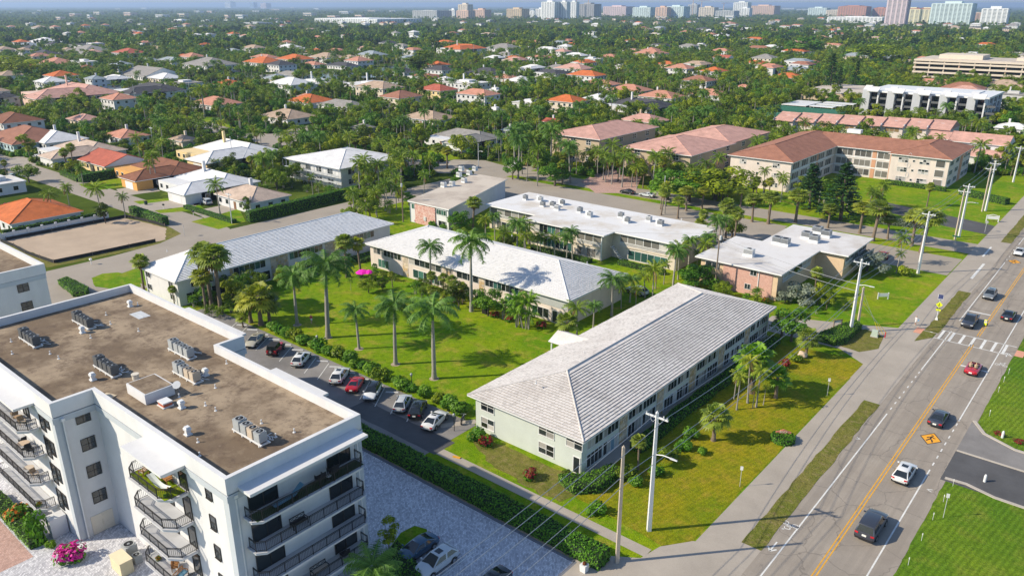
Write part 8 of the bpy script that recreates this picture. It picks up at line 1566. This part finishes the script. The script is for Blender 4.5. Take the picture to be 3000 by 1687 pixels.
# individual trees nearest the camera, the far canopy as one mass
cand = []
for k in range(60000):
    row = 20 + (520-20)*(rng.random()**1.15); px = rng.uniform(-150, 3150); x, y = G(px, row); dist = math.hypot(x, y)
    if dist > 1150: continue
    # even ground density: accept by area per row
    if rng.random() > min(1.0, (dist/560.0)**2.0*.5 + .03): continue
    cand.append((dist, x, y))
cand.sort(); grid = {}; picked = []
for dist, x, y in cand:
    if blocked(x, y, 1.2): continue
    q = rng.random(); X, Y = cam_xy(x, y)
    kind = 'tree' if q < .42 else 'coco' if q < .68 else 'sabal' if q < .83 else 'queen' if q < .91 else 'royal' if q < .965 else 'areca'
    if X > 170 and Y > 250 and rng.random() < .35: kind = 'tree'
    sp = 4.6 if kind == 'tree' else 3.2; g = (int(x//5), int(y//5)); ok = True
    for i in (-1, 0, 1):
        for j in (-1, 0, 1):
            for (a, b, s2) in grid.get((g[0]+i, g[1]+j), ()):
                if (a-x)**2+(b-y)**2 < ((sp+s2)/2)**2: ok = False
    if not ok or any((a-x)**2+(b-y)**2 < (c+1.2)**2 for a, b, c in TREES): continue
    # keep the faces of the measured houses partly in view
    ux, uy = x/dist, y/dist; hide = False
    for a, b, c, d in FOOT:
        cx, cy = (a+b)/2, (c+d)/2; t_ = (cx-x)*ux+(cy-y)*uy
        if 0 < t_ < 28 and abs((cx-x)*uy-(cy-y)*ux) < (b-a)*.55: hide = True; break
    if hide and rng.random() < .82: continue
    grid.setdefault(g, []).append((x, y, sp)); picked.append((dist, x, y, kind, hide))
SCL = {'tree': (.55, 1.3), 'coco': (.6, 1.05), 'sabal': (.6, 1.0), 'queen': (.6, 1.0), 'royal': (.65, 1.0), 'areca': (.8, 1.6)}
NMX = {'tree': 185, 'coco': 240, 'sabal': 230, 'queen': 200, 'royal': 200, 'areca': 120}
BASE = {'tree': 'leafy tree', 'coco': 'coconut palm', 'sabal': 'round-headed cabbage palm', 'queen': 'drooping feather palm', 'royal': 'royal palm', 'areca': 'bushy areca palm'}
cnt = {}; FARPTS = {}
for dist, x, y, kind, hide in picked:
    s = rng.uniform(*SCL[kind])*(.68 if hide else 1); v = rng.randrange(len(PROTO[kind]))
    cnt[kind] = cnt.get(kind, 0)+1
    if cnt[kind] <= NMX[kind]:
        o = plant(kind, x, y, s, 'x', BASE[kind]+'s of the neighbourhood', v); adj = {'tree': ('tall ', 'broad ', '')[v % 3] if s > 1.1 else ('low ' if s < .95 else '')}.get(kind, 'tall ' if s > 1.08 else 'short ' if s < .88 else '')
        defer(o, adj+BASE[kind], x, y)
    else: FARPTS.setdefault((kind, v), []).append((x, y, s))
byl = {}
for o, l, px in LABELS: byl.setdefault(l, []).append((px, o))
TENS = {20: 'twentieth', 30: 'thirtieth', 40: 'fortieth'}
def ordn(i):
    if i < 20: return ORD[i]
    i += 1; return TENS.get(i) or {2: 'twenty', 3: 'thirty', 4: 'forty', 5: 'fifty', 6: 'sixty', 7: 'seventy'}[i//10] + '-' + (ORD[i % 10-1] if i % 10 else 'tenth')
for i, (px, b) in enumerate(LOWS): b['label'] = 'low pale building near the horizon, %s from the left' % ordn(i)
for l, os_ in byl.items():
    os_.sort(key=lambda q: q[0])
    for i, (px, o) in enumerate(os_): o['label'] = l if len(os_) == 1 else '%s, %s' % (l, 'leftmost' if i == 0 else 'rightmost' if i == len(os_)-1 else ordn(i)+' from left')
# far canopy: instanced tree meshes on points
FARCOL = {}
def low_tree(seed, mt, R_, hz, n=230, ls=.62):
    tr, cr = make_tree(seed, mt, R_, hz, 2.0, 12, n, ls); return cr
def scatter(name, label, cat, me, pts):
    """one object whose geometry nodes set the mesh `me` on every point; pts = (x, y, scale, turn)"""
    m = bpy.data.meshes.new(name+'_points'); m.from_pydata([(x, y, 0) for x, y, s, a in pts], [], [])
    at = m.attributes.new('sc', 'FLOAT', 'POINT'); at.data.foreach_set('value', [p[2] for p in pts]); at = m.attributes.new('tn', 'FLOAT', 'POINT'); at.data.foreach_set('value', [p[3] for p in pts])
    o = tag(put(name, m), label, cat, None, 'stuff'); src = bpy.data.objects.new(name+'_source', me)
    ng = bpy.data.node_groups.new(name, 'GeometryNodeTree'); ng.interface.new_socket('Geometry', in_out='INPUT', socket_type='NodeSocketGeometry'); ng.interface.new_socket('Geometry', in_out='OUTPUT', socket_type='NodeSocketGeometry')
    gi = ng.nodes.new('NodeGroupInput'); go = ng.nodes.new('NodeGroupOutput'); ip = ng.nodes.new('GeometryNodeInstanceOnPoints'); oi = ng.nodes.new('GeometryNodeObjectInfo'); oi.inputs['Object'].default_value = src
    a1 = ng.nodes.new('GeometryNodeInputNamedAttribute'); a1.data_type = 'FLOAT'; a1.inputs[0].default_value = 'sc'; a2 = ng.nodes.new('GeometryNodeInputNamedAttribute'); a2.data_type = 'FLOAT'; a2.inputs[0].default_value = 'tn'; cx = ng.nodes.new('ShaderNodeCombineXYZ')
    ng.links.new(gi.outputs[0], ip.inputs['Points']); ng.links.new(oi.outputs['Geometry'], ip.inputs['Instance']); ng.links.new(a1.outputs[0], ip.inputs['Scale']); ng.links.new(a2.outputs[0], cx.inputs[2]); ng.links.new(cx.outputs[0], ip.inputs['Rotation']); ng.links.new(ip.outputs[0], go.inputs[0])
    md = o.modifiers.new('scatter', 'NODES'); md.node_group = ng; return o
rng2 = random.Random(5)
for (kind, v), pts in FARPTS.items():
    tr, cr = PROTO[kind][v]; pp = [(x, y, s, rng2.random()*6.28) for x, y, s in pts]
    bm = bmesh.new(); bm.from_mesh(tr); 
    me = cr
    both = MB()
    for src in (tr, cr):
        b0 = len(both.v); both.v += [tuple(q.co) for q in src.vertices]; off = 0 if src is tr else 1
        for p in src.polygons: both.f.append([b0+i for i in p.vertices]); both.m.append(off+p.material_index)
        both.r += [d.value for d in src.attributes['rnd'].data]
    bm.free(); me = both.mesh('far_%s' % kind, list(tr.materials)+list(cr.materials))
    scatter('distant_%ss' % KNAME[kind], 'distant %ss merging into the canopy beyond the nearer houses' % BASE[kind], 'trees', me, pp)
CLM = [low_tree(71, LEAF_TREE, 4.2, 2.8), low_tree(72, LEAF_TREE, 3.6, 3.4), low_tree(73, LEAF_PINE, 4.6, 3.0), low_tree(74, LEAF_BRIGHT, 3.2, 2.6), low_tree(75, LEAF_PALM, 2.6, 3.6, 160)]
rng = random.Random(77); fp = [[], [], [], [], []]
for k in range(46000):
    row = 16.9 + 140*(rng.random()**1.7); px = rng.uniform(-100, 3100); x, y = G(px, row); dist = math.hypot(x, y)
    if dist < 950 or dist > 9000: continue
    if any(abs(x-b.location.x) < 45 and abs(y-b.location.y) < 45 for _, b in LOWS): continue
    if dist < 2500 and any(a-4 < x < b+4 and c-4 < y < d+4 for a, b, c, d in FOOT): continue
    if any(inside(x, y, s) for s in YARDS[-2:]): continue
    if dist < 2600:
        if rng.random() < .5: continue
        ux, uy = x/dist, y/dist; hid = False
        for a, b, c, d in FOOT:
            cx, cy = (a+b)/2, (c+d)/2; q = (cx-x)*ux+(cy-y)*uy
            if 0 < q < 70 and abs((cx-x)*uy-(cy-y)*ux) < (b-a)*.6: hid = True; break
        if hid: continue
    fp[(0,1,2,0,3,4,1,4)[k % 8]].append((x, y, rng.choice((.6,.8,.9,1.1,1.3,1.7))*rng.uniform(.85,1.15)*(1 if dist < 2500 else 1.25 if dist < 5000 else 1.8)*(.6 if dist > 1900 else 1), rng.random()*6.28))
for i in range(5): scatter('far_canopy', ['mass of far trees stretching to the horizon', 'darker round trees in the far wood', 'deep green far wood below downtown', 'brighter crowns dotted through the far canopy', 'narrow palm-like crowns in the far canopy'][i], 'trees', CLM[i], fp[i])
# low undergrowth between the mid-distance trees
rng = random.Random(78); ug = []
for k in range(14000):
    row = 90 + 430*(rng.random()**1.2); px = rng.uniform(-100, 3100); x, y = G(px, row)
    if math.hypot(x, y) > 1000 or blocked(x, y, .6): continue
    ug.append((x, y, rng.uniform(.9, 2.3), rng.random()*6.28))
scatter('undergrowth', 'low undergrowth and garden shrubs between the houses', 'undergrowth', BUSH['dark'], ug[::2]); scatter('garden_shrubs', 'brighter garden shrubs filling the yards between houses', 'shrubs', BUSH['green'], ug[1::2])

# ---------------------------------------------------------------- the air
hz = bpy.data.objects.new('haze', MB().box(-41000, 41000, -41000, 41000, -1.5, 125).mesh('haze', [])); COL.objects.link(hz); hz['kind'] = 'stuff'
m_, t_, o_ = nt('haze_air'); pv = N(t_, 'ShaderNodeVolumePrincipled'); pv.inputs['Color'].default_value = (.52, .70, 1.0, 1); pv.inputs['Density'].default_value = .0001; pv.inputs['Anisotropy'].default_value = .2
t_.links.new(pv.outputs[0], o_.inputs['Volume']); hz.data.materials.append(m_); tag(hz, 'thin bluish haze over the far neighbourhood and downtown', 'haze')
